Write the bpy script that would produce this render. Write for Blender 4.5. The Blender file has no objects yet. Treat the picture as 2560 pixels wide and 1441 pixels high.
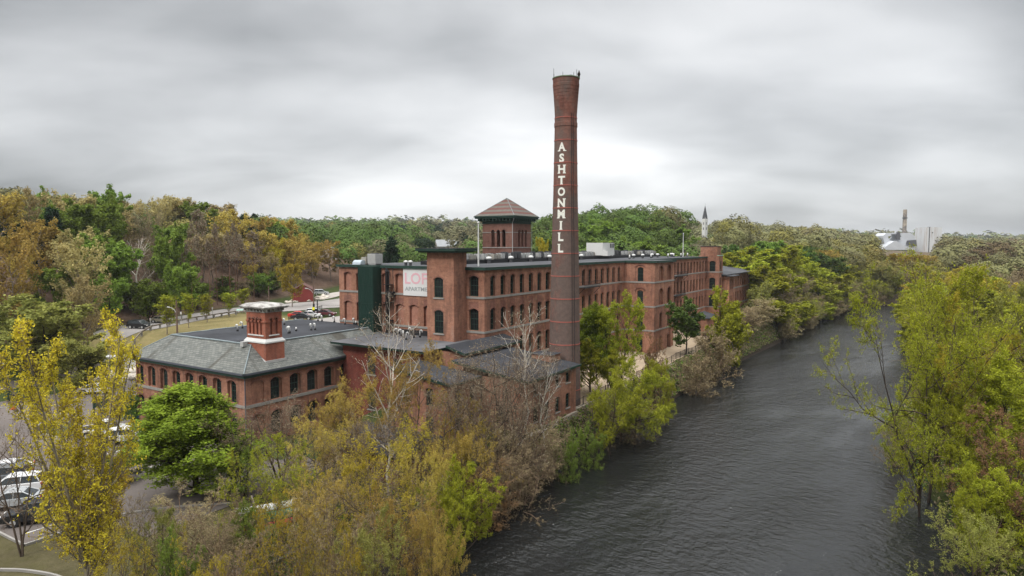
import bpy, math, random
import numpy as np
from mathutils import Vector, Matrix, Euler

# ------------------------------------------------------------------ camera, sky, sun, exposure
FPX = 1640.0
PITCH = math.atan((720.5-614)/FPX)
CAMZ = 20.0
scene = bpy.context.scene
cd = bpy.data.cameras.new('camera')
cd.sensor_width = 36.0
cd.lens = 36.0*FPX/2560.0
cd.clip_start = 0.5
cd.clip_end = 30000
cam = bpy.data.objects.new('camera', cd)
scene.collection.objects.link(cam)
cam.location = (0, 0, CAMZ)
cam.rotation_euler = (math.radians(90)-PITCH, 0, 0)
scene.camera = cam

SUN_EL, SUN_AZ = math.radians(48), math.radians(-35)   # azimuth from +Y towards +X
world = bpy.data.worlds.new('World'); scene.world = world
world.use_nodes = True
wt = world.node_tree; wt.nodes.clear()
def wn(t, **k):
    n = wt.nodes.new(t)
    for a, b in k.items(): setattr(n, a, b)
    return n
W_out = wn('ShaderNodeOutputWorld'); W_bg = wn('ShaderNodeBackground')
sky = wn('ShaderNodeTexSky', sky_type='NISHITA', sun_disc=False)
sky.sun_elevation = SUN_EL; sky.sun_rotation = SUN_AZ
tc = wn('ShaderNodeTexCoord')
sep = wn('ShaderNodeSeparateXYZ'); wt.links.new(tc.outputs['Generated'], sep.inputs[0])
def wm(op, a, b=None, c=None, clamp=False):
    n = wn('ShaderNodeMath', operation=op); n.use_clamp = clamp
    for i, s in enumerate((a, b, c)):
        if s is None: continue
        if isinstance(s, (int, float)): n.inputs[i].default_value = s
        else: wt.links.new(s, n.inputs[i])
    return n.outputs[0]
zpos = wm('MAXIMUM', sep.outputs[2], 0.0)
den = wm('ADD', zpos, 0.24)
cx_ = wm('DIVIDE', sep.outputs[0], den); cy_ = wm('DIVIDE', sep.outputs[1], den)
comb = wn('ShaderNodeCombineXYZ')
wt.links.new(cx_, comb.inputs[0]); wt.links.new(cy_, comb.inputs[1])
def wnoise(scale, detail, rough, off, sx=1.0):
    m = wn('ShaderNodeMapping'); m.inputs['Location'].default_value = off
    m.inputs['Scale'].default_value = (sx, 1, 1)
    wt.links.new(comb.outputs[0], m.inputs[0])
    n = wn('ShaderNodeTexNoise'); n.inputs['Scale'].default_value = scale
    n.inputs['Detail'].default_value = detail; n.inputs['Roughness'].default_value = rough
    n.inputs['Distortion'].default_value = 0.25
    wt.links.new(m.outputs[0], n.inputs[0]); return n.outputs[0]
n1 = wnoise(0.62, 3.0, 0.45, (3.1, 1.7, 0), 0.8)
n2 = wnoise(2.0, 4.0, 0.5, (7.3, 2.2, 0), 0.7)
cl = wm('ADD', wm('MULTIPLY', n1, 0.72), wm('MULTIPLY', n2, 0.28))
# thin bright part of the cloud deck straight ahead (thicker deck towards the upper sides)
azi = wm('ABSOLUTE', wm('SUBTRACT', wm('ARCTAN2', sep.outputs[0], sep.outputs[1]), 0.16))
side = wm('MULTIPLY', wm('MULTIPLY', azi, azi), 1.1)
elv = wm('MULTIPLY', wm('MAXIMUM', wm('SUBTRACT', sep.outputs[2], 0.20), 0.0), 1.15)
lowb = wm('MULTIPLY', wm('MAXIMUM', wm('SUBTRACT', 0.12, zpos), 0.0), 0.8)
br = wm('SUBTRACT', wm('ADD', wm('MULTIPLY', wm('SUBTRACT', cl, 0.5), 1.8), 0.72), wm('MINIMUM', side, 0.32))
br = wm('SUBTRACT', br, wm('MINIMUM', elv, 0.36))
br = wm('SUBTRACT', br, lowb)
br = wm('MINIMUM', wm('MAXIMUM', br, 0.22), 0.80)
# an overcast sky is about three times brighter overhead than at the horizon
zen = wm('MULTIPLY', wm('POWER', wm('MAXIMUM', wm('SUBTRACT', sep.outputs[2], 0.56), 0.0), 0.8), 6.2)
br = wm('ADD', br, zen)
ramp = wn('ShaderNodeMix', data_type='RGBA')
ramp.inputs[6].default_value = (0.93, 0.965, 1.0, 1); ramp.inputs[7].default_value = (1.0, 1.0, 1.0, 1)
wt.links.new(wm('MULTIPLY', br, 1.1, clamp=True), ramp.inputs[0])
vm = wn('ShaderNodeVectorMath', operation='SCALE')
wt.links.new(ramp.outputs[2], vm.inputs[0]); wt.links.new(br, vm.inputs['Scale'])
vs = wn('ShaderNodeVectorMath', operation='SCALE'); vs.inputs['Scale'].default_value = 0.008
wt.links.new(sky.outputs[0], vs.inputs[0])
va = wn('ShaderNodeVectorMath', operation='ADD')
wt.links.new(vm.outputs[0], va.inputs[0]); wt.links.new(vs.outputs[0], va.inputs[1])
wt.links.new(va.outputs[0], W_bg.inputs[0]); W_bg.inputs[1].default_value = 1.0
wt.links.new(W_bg.outputs[0], W_out.inputs[0])

sl = bpy.data.lights.new('sun', 'SUN'); sl.energy = 1.5; sl.angle = math.radians(14)
sl.color = (1.0, 0.97, 0.92)
sun = bpy.data.objects.new('sun', sl); scene.collection.objects.link(sun)
sd = Vector((math.sin(SUN_AZ)*math.cos(SUN_EL), -math.cos(SUN_AZ)*math.cos(SUN_EL), math.sin(SUN_EL)))
SUN_DIR = Vector((-0.45, -0.55, 0.70)).normalized()   # towards the sun: behind the camera, to the left
sun.rotation_euler = SUN_DIR.to_track_quat('Z', 'Y').to_euler()
sky.sun_elevation = math.asin(SUN_DIR.z); sky.sun_rotation = math.atan2(SUN_DIR.x, SUN_DIR.y)
scene.view_settings.view_transform = 'Standard'
scene.view_settings.look = 'None'
scene.view_settings.exposure = 0.34
scene.view_settings.gamma = 1.0
scene.cycles.max_bounces = 6
scene.cycles.diffuse_bounces = 3
scene.cycles.glossy_bounces = 3
scene.cycles.transmission_bounces = 3
scene.cycles.volume_bounces = 0
scene.cycles.caustics_reflective = False
scene.cycles.caustics_refractive = False

# ------------------------------------------------------------------ helpers
ANG = math.radians(57.6)
CU, SU = math.cos(ANG), math.sin(ANG)
M0 = (-3.5, 83.1)
def W(u, v, z=0.0): return (M0[0]+u*CU-v*SU, M0[1]+u*SU+v*CU, z)
def UV(x, y): dx, dy = x-M0[0], y-M0[1]; return (dx*CU+dy*SU, -dx*SU+dy*CU)
_cp, _sp = math.cos(PITCH), math.sin(PITCH)
def P(px, py, z):
    "ground point under a bearing, on the level z"
    a = (px-1280)/FPX; b = (720.5-py)/FPX
    d = (a, _cp+b*_sp, -_sp+b*_cp); t = (z-CAMZ)/d[2]
    return (d[0]*t, d[1]*t, z)
def PUV(px, py, z): p = P(px, py, z); return UV(p[0], p[1])

def tag(o, label=None, cat=None, group=None, kind=None):
    if label: o['label'] = label
    if cat: o['category'] = cat
    if group: o['group'] = group
    if kind: o['kind'] = kind
    return o
def link(o, parent=None):
    scene.collection.objects.link(o)
    if parent is not None: o.parent = parent
    return o
def empty(name, loc, rz=0.0, label=None, cat=None, group=None):
    o = bpy.data.objects.new(name, None); o.empty_display_size = 0.3
    o.location = loc; o.rotation_euler = (0, 0, rz); link(o)
    return tag(o, label, cat, group)
def copy_tree(o, parent=None):
    c = o.copy(); link(c)
    if parent is not None: c.parent = parent
    for ch in list(o.children): copy_tree(ch, c)
    return c

class MB:
    "collects faces in a frame whose origin is org, builds ONE mesh object"
    def __init__(s, org=(0, 0, 0)):
        s.v = []; s.f = []; s.m = []; s.o = org; s.cur = 0
    def vs(s, pts):
        i = len(s.v); o = s.o
        s.v += [(p[0]-o[0], p[1]-o[1], p[2]-o[2]) for p in pts]
        return list(range(i, i+len(pts)))
    def face(s, pts):
        s.f.append(s.vs(pts)); s.m.append(s.cur)
    def box(s, x0, y0, z0, x1, y1, z1):
        i = s.vs([(x0, y0, z0), (x1, y0, z0), (x1, y1, z0), (x0, y1, z0), (x0, y0, z1), (x1, y0, z1), (x1, y1, z1), (x0, y1, z1)])
        for q in ((0, 3, 2, 1), (4, 5, 6, 7), (0, 1, 5, 4), (1, 2, 6, 5), (2, 3, 7, 6), (3, 0, 4, 7)):
            s.f.append([i[k] for k in q]); s.m.append(s.cur)
    def obox(s, c, ax, ay, az, hx, hy, hz):
        c, ax, ay, az = (Vector(t) for t in (c, ax, ay, az))
        p = [c+ax*hx*sx+ay*hy*sy+az*hz*sz for sz in (-1, 1) for sx, sy in ((-1, -1), (1, -1), (1, 1), (-1, 1))]
        i = s.vs(p)
        for q in ((0, 3, 2, 1), (4, 5, 6, 7), (0, 1, 5, 4), (1, 2, 6, 5), (2, 3, 7, 6), (3, 0, 4, 7)):
            s.f.append([i[k] for k in q]); s.m.append(s.cur)
    def tube(s, pts, rs, n=8, cap=True):
        pts = [Vector(p) for p in pts]
        if not hasattr(rs, '__len__'): rs = [rs]*len(pts)
        rings = []
        for k, p in enumerate(pts):
            d = (pts[min(k+1, len(pts)-1)]-pts[max(k-1, 0)]).normalized()
            a = Vector((0, 0, 1)) if abs(d.z) < 0.9 else Vector((1, 0, 0))
            x = d.cross(a).normalized(); y = d.cross(x).normalized()
            rings.append(s.vs([p+(x*math.cos(t)+y*math.sin(t))*rs[k] for t in [2*math.pi*j/n for j in range(n)]]))
        for a, b in zip(rings, rings[1:]):
            for j in range(n):
                s.f.append([a[j], a[(j+1) % n], b[(j+1) % n], b[j]]); s.m.append(s.cur)
        if cap:
            s.f.append(rings[0][::-1]); s.m.append(s.cur); s.f.append(rings[-1]); s.m.append(s.cur)
    def lathe(s, prof, n=48, cx=0, cy=0):
        rings = [s.vs([(cx+r*math.cos(2*math.pi*j/n), cy+r*math.sin(2*math.pi*j/n), z) for j in range(n)]) for r, z in prof]
        for a, b in zip(rings, rings[1:]):
            for j in range(n):
                s.f.append([a[j], a[(j+1) % n], b[(j+1) % n], b[j]]); s.m.append(s.cur)
    def build(s, name, mats, parent=None, loc=None, rot=None, smooth=False):
        me = bpy.data.meshes.new(name)
        me.from_pydata(s.v, [], s.f)
        if not isinstance(mats, (list, tuple)): mats = [mats]
        for m in mats: me.materials.append(m)
        if len(mats) > 1: me.polygons.foreach_set('material_index', s.m)
        if smooth: me.polygons.foreach_set('use_smooth', [True]*len(s.f))
        me.update()
        o = bpy.data.objects.new(name, me)
        if loc is not None: o.location = loc
        if rot is not None: o.rotation_euler = rot
        return link(o, parent)

def np_mesh(name, verts, faces, mats, midx=None, smooth=False):
    "faces: (n,k) int array"
    me = bpy.data.meshes.new(name)
    nv, nf, k = len(verts), len(faces), faces.shape[1]
    me.vertices.add(nv); me.vertices.foreach_set('co', np.ascontiguousarray(verts, dtype=np.float32).ravel())
    me.loops.add(nf*k); me.loops.foreach_set('vertex_index', np.ascontiguousarray(faces, dtype=np.int32).ravel())
    me.polygons.add(nf); me.polygons.foreach_set('loop_start', np.arange(0, nf*k, k, dtype=np.int32))
    for m in mats: me.materials.append(m)
    if midx is not None: me.polygons.foreach_set('material_index', np.ascontiguousarray(midx, dtype=np.int32))
    if smooth: me.polygons.foreach_set('use_smooth', np.ones(nf, dtype=bool))
    me.update(calc_edges=True)
    return me

# ------------------------------------------------------------------ materials
class NT:
    def __init__(s, name, rough=0.9, spec=0.3, metal=0.0):
        s.m = bpy.data.materials.new(name); s.m.use_nodes = True
        s.t = s.m.node_tree; s.b = s.t.nodes['Principled BSDF']
        s.b.inputs['Roughness'].default_value = rough
        s.b.inputs['Specular IOR Level'].default_value = spec
        s.b.inputs['Metallic'].default_value = metal
    def n(s, t, **k):
        x = s.t.nodes.new(t)
        for a, b in k.items(): setattr(x, a, b)
        return x
    def l(s, a, b): s.t.links.new(a, b)
    def coord(s, which='Object'):
        if not hasattr(s, '_tc'): s._tc = s.n('ShaderNodeTexCoord')
        return s._tc.outputs[which]
    def noise(s, scale, detail=4, rough=0.55, vec=None, stretch=None, w=0):
        n = s.n('ShaderNodeTexNoise'); n.inputs['Scale'].default_value = scale
        n.inputs['Detail'].default_value = detail; n.inputs['Roughness'].default_value = rough
        v = vec or s.coord()
        mp = s.n('ShaderNodeMapping'); mp.inputs['Scale'].default_value = stretch or (1, 1, 1)
        mp.inputs['Location'].default_value = (w*7.3, w*3.1, w*5.7)
        s.l(v, mp.inputs[0]); s.l(mp.outputs[0], n.inputs[0]); return n.outputs[0]
    def math(s, op, a, b=None, clamp=False):
        n = s.n('ShaderNodeMath', operation=op); n.use_clamp = clamp
        for i, x in enumerate((a, b)):
            if x is None: continue
            if isinstance(x, (int, float)): n.inputs[i].default_value = x
            else: s.l(x, n.inputs[i])
        return n.outputs[0]
    def mapr(s, f, a, b, c=0.0, d=1.0):
        n = s.n('ShaderNodeMapRange'); s.l(f, n.inputs[0])
        for i, x in enumerate((a, b, c, d)): n.inputs[i+1].default_value = x
        return n.outputs[0]
    def mix(s, f, a, b, blend='MIX'):
        n = s.n('ShaderNodeMix', data_type='RGBA', blend_type=blend)
        if isinstance(f, (int, float)): n.inputs[0].default_value = f
        else: s.l(f, n.inputs[0])
        for i, x in ((6, a), (7, b)):
            if isinstance(x, tuple): n.inputs[i].default_value = (*x[:3], 1)
            else: s.l(x, n.inputs[i])
        return n.outputs[2]
    def col(s, c):
        if isinstance(c, tuple): s.b.inputs['Base Color'].default_value = (*c[:3], 1)
        else: s.l(c, s.b.inputs['Base Color'])
        return s.m
    def bump(s, h, dist=0.02, strength=1.0):
        n = s.n('ShaderNodeBump'); n.inputs['Strength'].default_value = strength
        n.inputs['Distance'].default_value = dist; s.l(h, n.inputs['Height']); s.l(n.outputs[0], s.b.inputs['Normal'])

def m_simple(name, c, rough=0.8, var=0.25, scale=1.5, metal=0.0, spec=0.3):
    t = NT(name, rough, spec, metal)
    a = tuple(x*(1-var) for x in c); b = tuple(min(1, x*(1+var)) for x in c)
    return t.col(t.mix(t.noise(scale, 5), a, b))

def m_brick(name, c1, c2, dark=0.35, soot=0.0, efflo=0.25, zsplit=None):
    "weathered brick: courses, blotches, dark stains and pale bloom"
    t = NT(name, 0.92, 0.15)
    v = t.coord()
    sp = t.n('ShaderNodeSeparateXYZ'); t.l(v, sp.inputs[0])
    cb = t.n('ShaderNodeCombineXYZ')
    t.l(t.math('ADD', sp.outputs[0], sp.outputs[1]), cb.inputs[0]); t.l(sp.outputs[2], cb.inputs[1])
    br = t.n('ShaderNodeTexBrick'); t.l(cb.outputs[0], br.inputs[0])
    br.inputs['Scale'].default_value = 1.0; br.inputs['Brick Width'].default_value = 0.42
    br.inputs['Row Height'].default_value = 0.16; br.inputs['Mortar Size'].default_value = 0.012
    br.inputs['Mortar Smooth'].default_value = 0.6
    br.inputs['Color1'].default_value = (*c1, 1); br.inputs['Color2'].default_value = (*c2, 1)
    br.inputs['Mortar'].default_value = (0.36, 0.27, 0.22, 1)
    big = t.noise(0.22, 5, 0.6)
    col = t.mix(t.mapr(big, 0.38, 0.64), br.outputs[0], tuple(x*0.56 for x in c2), 'MIX')
    fine = t.noise(2.2, 6, 0.7, w=1)
    col = t.mix(t.mapr(fine, 0.3, 0.75, 0, 0.55), col, tuple(min(1, x*1.45+0.02) for x in c1))
    st = t.noise(1.0, 5, 0.65, stretch=(0.9, 0.9, 0.16), w=2)
    col = t.mix(t.mapr(st, 0.50, 0.72, 0, dark), col, (0.07, 0.045, 0.04))
    ef = t.noise(0.9, 6, 0.7, stretch=(1, 1, 0.35), w=3)
    col = t.mix(t.mapr(ef, 0.62, 0.8, 0, efflo), col, (0.52, 0.43, 0.37))
    if soot:
        so = t.noise(0.33, 7, 0.7, stretch=(1, 1, 0.55), w=4)
        so = t.math('ADD', so, t.mapr(sp.outputs[2], 12, 34, 0.17, -0.03))
        col = t.mix(t.mapr(so, 0.43, 0.60, 0, soot), col, t.mix(fine, (0.075, 0.06, 0.053), (0.19, 0.145, 0.125)))
    t.bump(t.noise(3.5, 5, 0.7, w=5), 0.03, 0.5)
    return t.col(col)

M = {}
M['brick'] = m_brick('mill_brick', (0.365, 0.172, 0.108), (0.24, 0.108, 0.072), 0.65, efflo=0.35)
M['brick_blind'] = m_brick('infill_brick', (0.38, 0.175, 0.12), (0.31, 0.135, 0.092), 0.25, efflo=0.12)
M['brick_dark'] = m_brick('stained_brick', (0.25, 0.11, 0.078), (0.19, 0.082, 0.06), 0.5)
M['brick_red'] = m_brick('painted_red_brick', (0.20, 0.045, 0.03), (0.14, 0.033, 0.024), 0.35, efflo=0.08)
M['brick_tower'] = m_brick('belfry_brick', (0.20, 0.094, 0.070), (0.155, 0.072, 0.056), 0.25, efflo=0.1)
M['stone'] = m_simple('granite_course', (0.27, 0.255, 0.235), 0.9, 0.3, 1.2)
M['green'] = m_simple('dark_green_paint', (0.018, 0.045, 0.034), 0.6, 0.3, 1.0)
M['greenmetal'] = m_simple('green_corrugated_metal', (0.010, 0.034, 0.025), 0.55, 0.2, 0.6)
M['black'] = m_simple('black_iron', (0.018, 0.018, 0.02), 0.6, 0.3, 2.0)
M['white'] = m_simple('white_paint', (0.62, 0.62, 0.60), 0.6, 0.06, 2.0)
M['grey'] = m_simple('grey_metal', (0.42, 0.42, 0.41), 0.5, 0.2, 3.0)
M['darkmetal'] = m_simple('dark_unit_metal', (0.07, 0.07, 0.075), 0.5, 0.3, 3.0)
M['tanmetal'] = m_simple('beige_unit_metal', (0.36, 0.34, 0.30), 0.6, 0.2, 3.0)
M['flash'] = m_simple('lead_flashing', (0.20, 0.24, 0.25), 0.6, 0.3, 0.8)
M['pink'] = m_simple('faded_pink_lettering', (0.72, 0.42, 0.47), 0.8, 0.12, 2.0)
M['greylet'] = m_simple('faded_grey_lettering', (0.33, 0.35, 0.35), 0.8, 0.2, 2.0)
M['wood'] = m_simple('weathered_timber', (0.20, 0.17, 0.14), 0.9, 0.35, 2.0)
M['pole'] = m_simple('pole_timber', (0.15, 0.10, 0.075), 0.9, 0.35, 1.0)
M['concrete'] = m_simple('concrete', (0.27, 0.255, 0.235), 0.9, 0.25, 0.8)
M['orange'] = m_simple('orange_plastic', (0.75, 0.13, 0.03), 0.6, 0.1)
M['red'] = m_simple('red_paint', (0.40, 0.03, 0.02), 0.5, 0.1)
M['yellow'] = m_simple('yellow_plate', (0.85, 0.80, 0.02), 0.6, 0.05)
M['teal'] = m_simple('teal_hull', (0.02, 0.20, 0.15), 0.45, 0.15)
M['blue'] = m_simple('blue_sign_face', (0.03, 0.15, 0.45), 0.6, 0.1)
M['chrome_red'] = m_simple('tail_lamp_red', (0.5, 0.02, 0.02), 0.3, 0.1)

def m_glass(name, c=(0.012, 0.015, 0.016), rough=0.12, spec=0.35, blind=0.6):
    t = NT(name, rough, spec)
    n = t.noise(0.7, 2)
    t.bump(t.noise(1.3, 2, w=2), 0.02, 0.35)
    oi = t.n('ShaderNodeObjectInfo'); r1 = t.mapr(oi.outputs['Random'], 0.55, 1.0)
    sp = t.n('ShaderNodeSeparateXYZ'); t.l(t.coord(), sp.inputs[0])
    wn_ = t.n('ShaderNodeTexWhiteNoise', noise_dimensions='1D'); t.l(oi.outputs['Random'], wn_.inputs['W'])
    # a blind pulled part way down behind some panes
    edge = t.mapr(wn_.outputs['Value'], 0, 1, 1.3, 2.7)
    bl_ = t.math('MULTIPLY', t.math('GREATER_THAN', sp.outputs[2], edge), t.math('GREATER_THAN', oi.outputs['Random'], 0.66))
    base = t.mix(t.math('MULTIPLY', n, r1), c, tuple(x*4.5 for x in c))
    return t.col(t.mix(t.math('MULTIPLY', bl_, blind), base, (0.13, 0.125, 0.11)))
M['glass'] = m_glass('window_glass')
M['carglass'] = m_glass('car_glass', (0.02, 0.024, 0.026), 0.08, 0.5, 0.0)

def m_roof_flat(name, c=(0.034, 0.036, 0.042)):
    t = NT(name, 0.85, 0.25)
    a = t.mix(t.mapr(t.noise(0.25, 5, 0.6), 0.35, 0.7), tuple(x*0.75 for x in c), tuple(x*1.5 for x in c))
    a = t.mix(t.mapr(t.noise(0.8, 6, 0.7, w=2), 0.62, 0.72, 0, 0.5), a, (0.14, 0.14, 0.14))
    br = t.n('ShaderNodeTexBrick'); t.l(t.coord(), br.inputs[0])
    br.inputs['Scale'].default_value = 1; br.inputs['Brick Width'].default_value = 12; br.inputs['Row Height'].default_value = 2.4
    br.inputs['Mortar Size'].default_value = 0.035
    br.inputs['Color1'].default_value = (1, 1, 1, 1); br.inputs['Color2'].default_value = (0.9, 0.9, 0.9, 1); br.inputs['Mortar'].default_value = (0.6, 0.6, 0.6, 1)
    a = t.mix(1.0, a, br.outputs[0], 'MULTIPLY')
    return t.col(a)
M['flat'] = m_roof_flat('membrane_roof')
M['millroof'] = m_roof_flat('mill_membrane_roof', (0.06, 0.062, 0.068))

def m_slate(name):
    t = NT(name, 0.8, 0.3)
    br = t.n('ShaderNodeTexBrick')
    uvn = t.n('ShaderNodeUVMap'); t.l(uvn.outputs[0], br.inputs[0])
    br.inputs['Scale'].default_value = 1; br.inputs['Brick Width'].default_value = 0.62; br.inputs['Row Height'].default_value = 0.3
    br.inputs['Mortar Size'].default_value = 0.028; br.inputs['Mortar Smooth'].default_value = 0.3; br.inputs['Bias'].default_value = -0.1
    br.inputs['Color1'].default_value = (0.17, 0.175, 0.16, 1); br.inputs['Color2'].default_value = (0.10, 0.107, 0.10, 1)
    br.inputs['Mortar'].default_value = (0.07, 0.075, 0.07, 1)
    st = t.noise(0.33, 4, 0.6, vec=uvn.outputs[0], stretch=(1.0, 0.16, 1))
    col = t.mix(t.mapr(st, 0.54, 0.64, 0, 0.85), br.outputs[0], (0.05, 0.045, 0.035))
    col = t.mix(t.mapr(t.noise(1.1, 5, 0.7, w=3), 0.5, 0.8, 0, 0.3), col, (0.22, 0.22, 0.175))
    t.bump(br.outputs[1], -0.03, 0.6)
    return t.col(col)
M['slate'] = m_slate('slate_roof')

def m_asphalt(name, c):
    t = NT(name, 0.9, 0.2)
    a = t.mix(t.mapr(t.noise(0.12, 5, 0.6), 0.3, 0.7), tuple(x*0.8 for x in c), tuple(x*1.2 for x in c))
    a = t.mix(t.mapr(t.noise(1.4, 6, 0.7, w=1), 0.5, 0.75, 0, 0.4), a, tuple(x*0.6 for x in c))
    return t.col(a)
M['lot'] = m_asphalt('parking_asphalt', (0.13, 0.112, 0.102))
M['road'] = m_asphalt('road_asphalt', (0.27, 0.25, 0.235))
M['patio'] = m_asphalt('tan_paving', (0.37, 0.29, 0.20))
M['gravel'] = m_asphalt('gravel', (0.34, 0.31, 0.28))
M['rock'] = m_simple('pale_rock', (0.50, 0.45, 0.38), 0.9, 0.4, 0.9)
# ------------------------------------------------------------------ terrain
WATER = -4.0
BL = np.array([(-400, -12), (-200, -13), (-60, -14.0), (-20, -14.3), (0, -13.7), (60, -14.2), (128, -17.5), (180, -19.8), (215, -24), (250, -38), (300, -66), (400, -160), (600, -330), (1200, -700)], float)
BR = np.array([(-400, -60), (-200, -57), (-40, -54), (-10, -50.4), (0, -47.9), (19, -43.4), (44, -43.6), (70, -46.5), (150, -43.5), (215, -45), (250, -60), (300, -92), (400, -190), (600, -362), (1200, -730)], float)
def sst(a, b, x):
    t = np.clip((x-a)/(b-a), 0, 1); return t*t*(3-2*t)
def gauss(X, Y, cx, cy, rx, ry): return np.exp(-((X-cx)/rx)**2-((Y-cy)/ry)**2)
def landh(X, Y):
    X = np.asarray(X, float); Y = np.asarray(Y, float)
    u = (X-M0[0])*CU+(Y-M0[1])*SU; v = -(X-M0[0])*SU+(Y-M0[1])*CU
    A = -2.4+2.4*sst(-17, -10.5, u)*(1-sst(8, 14, v))            # terrace of the mill
    A = A+2.4*sst(-1, 4, u)*sst(8, 14, v)
    A = A-1.2*sst(-10, -20, u)*(1-sst(-8, 2, v))
    up = sst(52, 80, v)*sst(-12, 2, u+0.10*(v-60))
    up = np.maximum(up, sst(30, 60, v)*sst(-2, 24, u))
    up = np.maximum(up, sst(80, 105, v))
    A = A+(3.5-A)*up
    start = 94+0.42*np.maximum(u, 0)
    hill = np.clip((v-start)*0.36, 0, None)
    cap = 21-15*sst(35, 150, u)
    hill = cap*(1-np.exp(-hill/np.maximum(cap, 1)*1.25))
    A = A+hill
    far = sst(170, 420, Y)
    A = A+far*4
    A = A+17*gauss(X, Y, 62, 330, 85, 110)+15*gauss(X, Y, -150, 800, 300, 220)+17*gauss(X, Y, 250, 900, 170, 260)
    A = A+10*gauss(X, Y, 420, 1000, 220, 260)
    A = A+46*gauss(X, Y, -400, 1900, 1100, 550)+16*gauss(X, Y, 1150, 2300, 700, 500)+26*gauss(X, Y, 2300, 3800, 1100, 600)
    # far bank of the river
    R = np.interp(u, BR[:, 0], BR[:, 1])
    rb = -2.9+3.6*sst(6, 40, R-v)+far*2
    right = v < (R+np.interp(u, BL[:, 0], BL[:, 1]))/2
    A = np.where(right & (Y < 420), rb, A)
    dl_ = v-np.interp(u, BL[:, 0], BL[:, 1])
    A = np.where((u > 106) & (dl_ < 16) & (~right), np.minimum(A, -2.9+(A+2.9)*sst(3, 15, dl_)), A)
    rough = 0.25*np.sin(X*0.31+1.3)*np.sin(Y*0.27)+0.15*np.sin(X*0.83)*np.sin(Y*0.71+2)
    flat = (sst(-60, -50, u)*(1-sst(98, 106, u))*sst(-12, -11, v)*(1-sst(62, 72, v)))
    return A+rough*(1-flat)*(1-up*(1-sst(0, 4, hill)))
def ground(X, Y):
    X = np.asarray(X, float); Y = np.asarray(Y, float)
    u = (X-M0[0])*CU+(Y-M0[1])*SU; v = -(X-M0[0])*SU+(Y-M0[1])*CU
    A = landh(X, Y)
    dL = v-np.interp(u, BL[:, 0], BL[:, 1]); dR = np.interp(u, BR[:, 0], BR[:, 1])-v
    wl = np.where(u > -12, 2.4, 5.0)
    tL = sst(-1.0, 1, dL/wl); tR = sst(-1.2, 3.5, dR)
    t = np.maximum(tL, tR)
    return -6.0+(A+6.0)*t
def gz(x, y): return float(ground(x, y))

def m_ground():
    t = NT('ground_cover', 0.95, 0.1)
    v = t.coord()
    grass = t.mix(t.mapr(t.noise(0.6, 6, 0.65), 0.35, 0.7), (0.024, 0.038, 0.009), (0.062, 0.075, 0.022))
    dry = t.mix(t.mapr(t.noise(1.1, 6, 0.7, w=2), 0.3, 0.7), (0.23, 0.18, 0.085), (0.155, 0.14, 0.055))
    litter = t.mix(t.mapr(t.noise(0.9, 6, 0.7, w=1), 0.35, 0.7), (0.10, 0.062, 0.042), (0.19, 0.13, 0.095))
    at = t.n('ShaderNodeAttribute'); at.attribute_name = 'cover'
    sp = t.n('ShaderNodeSeparateColor'); t.l(at.outputs[0], sp.inputs[0])
    c = t.mix(sp.outputs[0], litter, grass)
    c = t.mix(sp.outputs[1], c, dry)
    c = t.mix(sp.outputs[2], c, (0.045, 0.035, 0.026))
    t.bump(t.noise(2.2, 6, 0.75, w=4), 0.15, 0.6)
    return t.col(c)
M['ground'] = m_ground()
def axis(core0, core1, step, far0, far1, g=1.12):
    a = list(np.arange(core0, core1+1e-6, step))
    s = step
    x = core0; lo = []
    while x > far0: s *= g; x -= s; lo.append(x)
    s = step; x = core1; hi = []
    while x < far1: s *= g; x += s; hi.append(x)
    return np.array(lo[::-1]+a+hi)
xs = axis(-120, 120, 1.25, -9000, 9000); ys = axis(15, 250, 1.25, -300, 14000)
GX, GY = np.meshgrid(xs, ys)
GZ = ground(GX, GY)
nx, ny = len(xs), len(ys)
idx = np.arange(nx*ny).reshape(ny, nx)
fc = np.stack([idx[:-1, :-1], idx[:-1, 1:], idx[1:, 1:], idx[1:, :-1]], -1).reshape(-1, 4)
me = np_mesh('ground', np.stack([GX, GY, GZ], -1).reshape(-1, 3), fc, [M['ground']], smooth=True)
gu = (GX-M0[0])*CU+(GY-M0[1])*SU; gv = -(GX-M0[0])*SU+(GY-M0[1])*CU
start = 92+0.42*np.maximum(gu, 0)
cg = (1-sst(start-2, start+4, gv))
cg = np.where(gv < -11.5, 0.55, cg)*np.where(gu < -34, 0.62, 1)*np.where(GY > 260, 0.6, 1)
cd_ = sst(40, 55, gv)*(1-sst(start-4, start, gv))*sst(-14, -4, gu)*(1-sst(26, 34, gu))
dLg = gv-np.interp(gu, BL[:, 0], BL[:, 1]); dRg = np.interp(gu, BR[:, 0], BR[:, 1])-gv
cm = np.clip(1-np.maximum(dLg, dRg)/1.8, 0, 1)
cg = np.where(dRg > 0, 0.95, cg)
ca = me.color_attributes.new('cover', 'FLOAT_COLOR', 'POINT')
ca.data.foreach_set('color', np.stack([cg, cd_, cm, np.ones_like(cg)], -1).astype(np.float32).ravel())
tag(link(bpy.data.objects.new('ground', me)), kind='structure')

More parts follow.
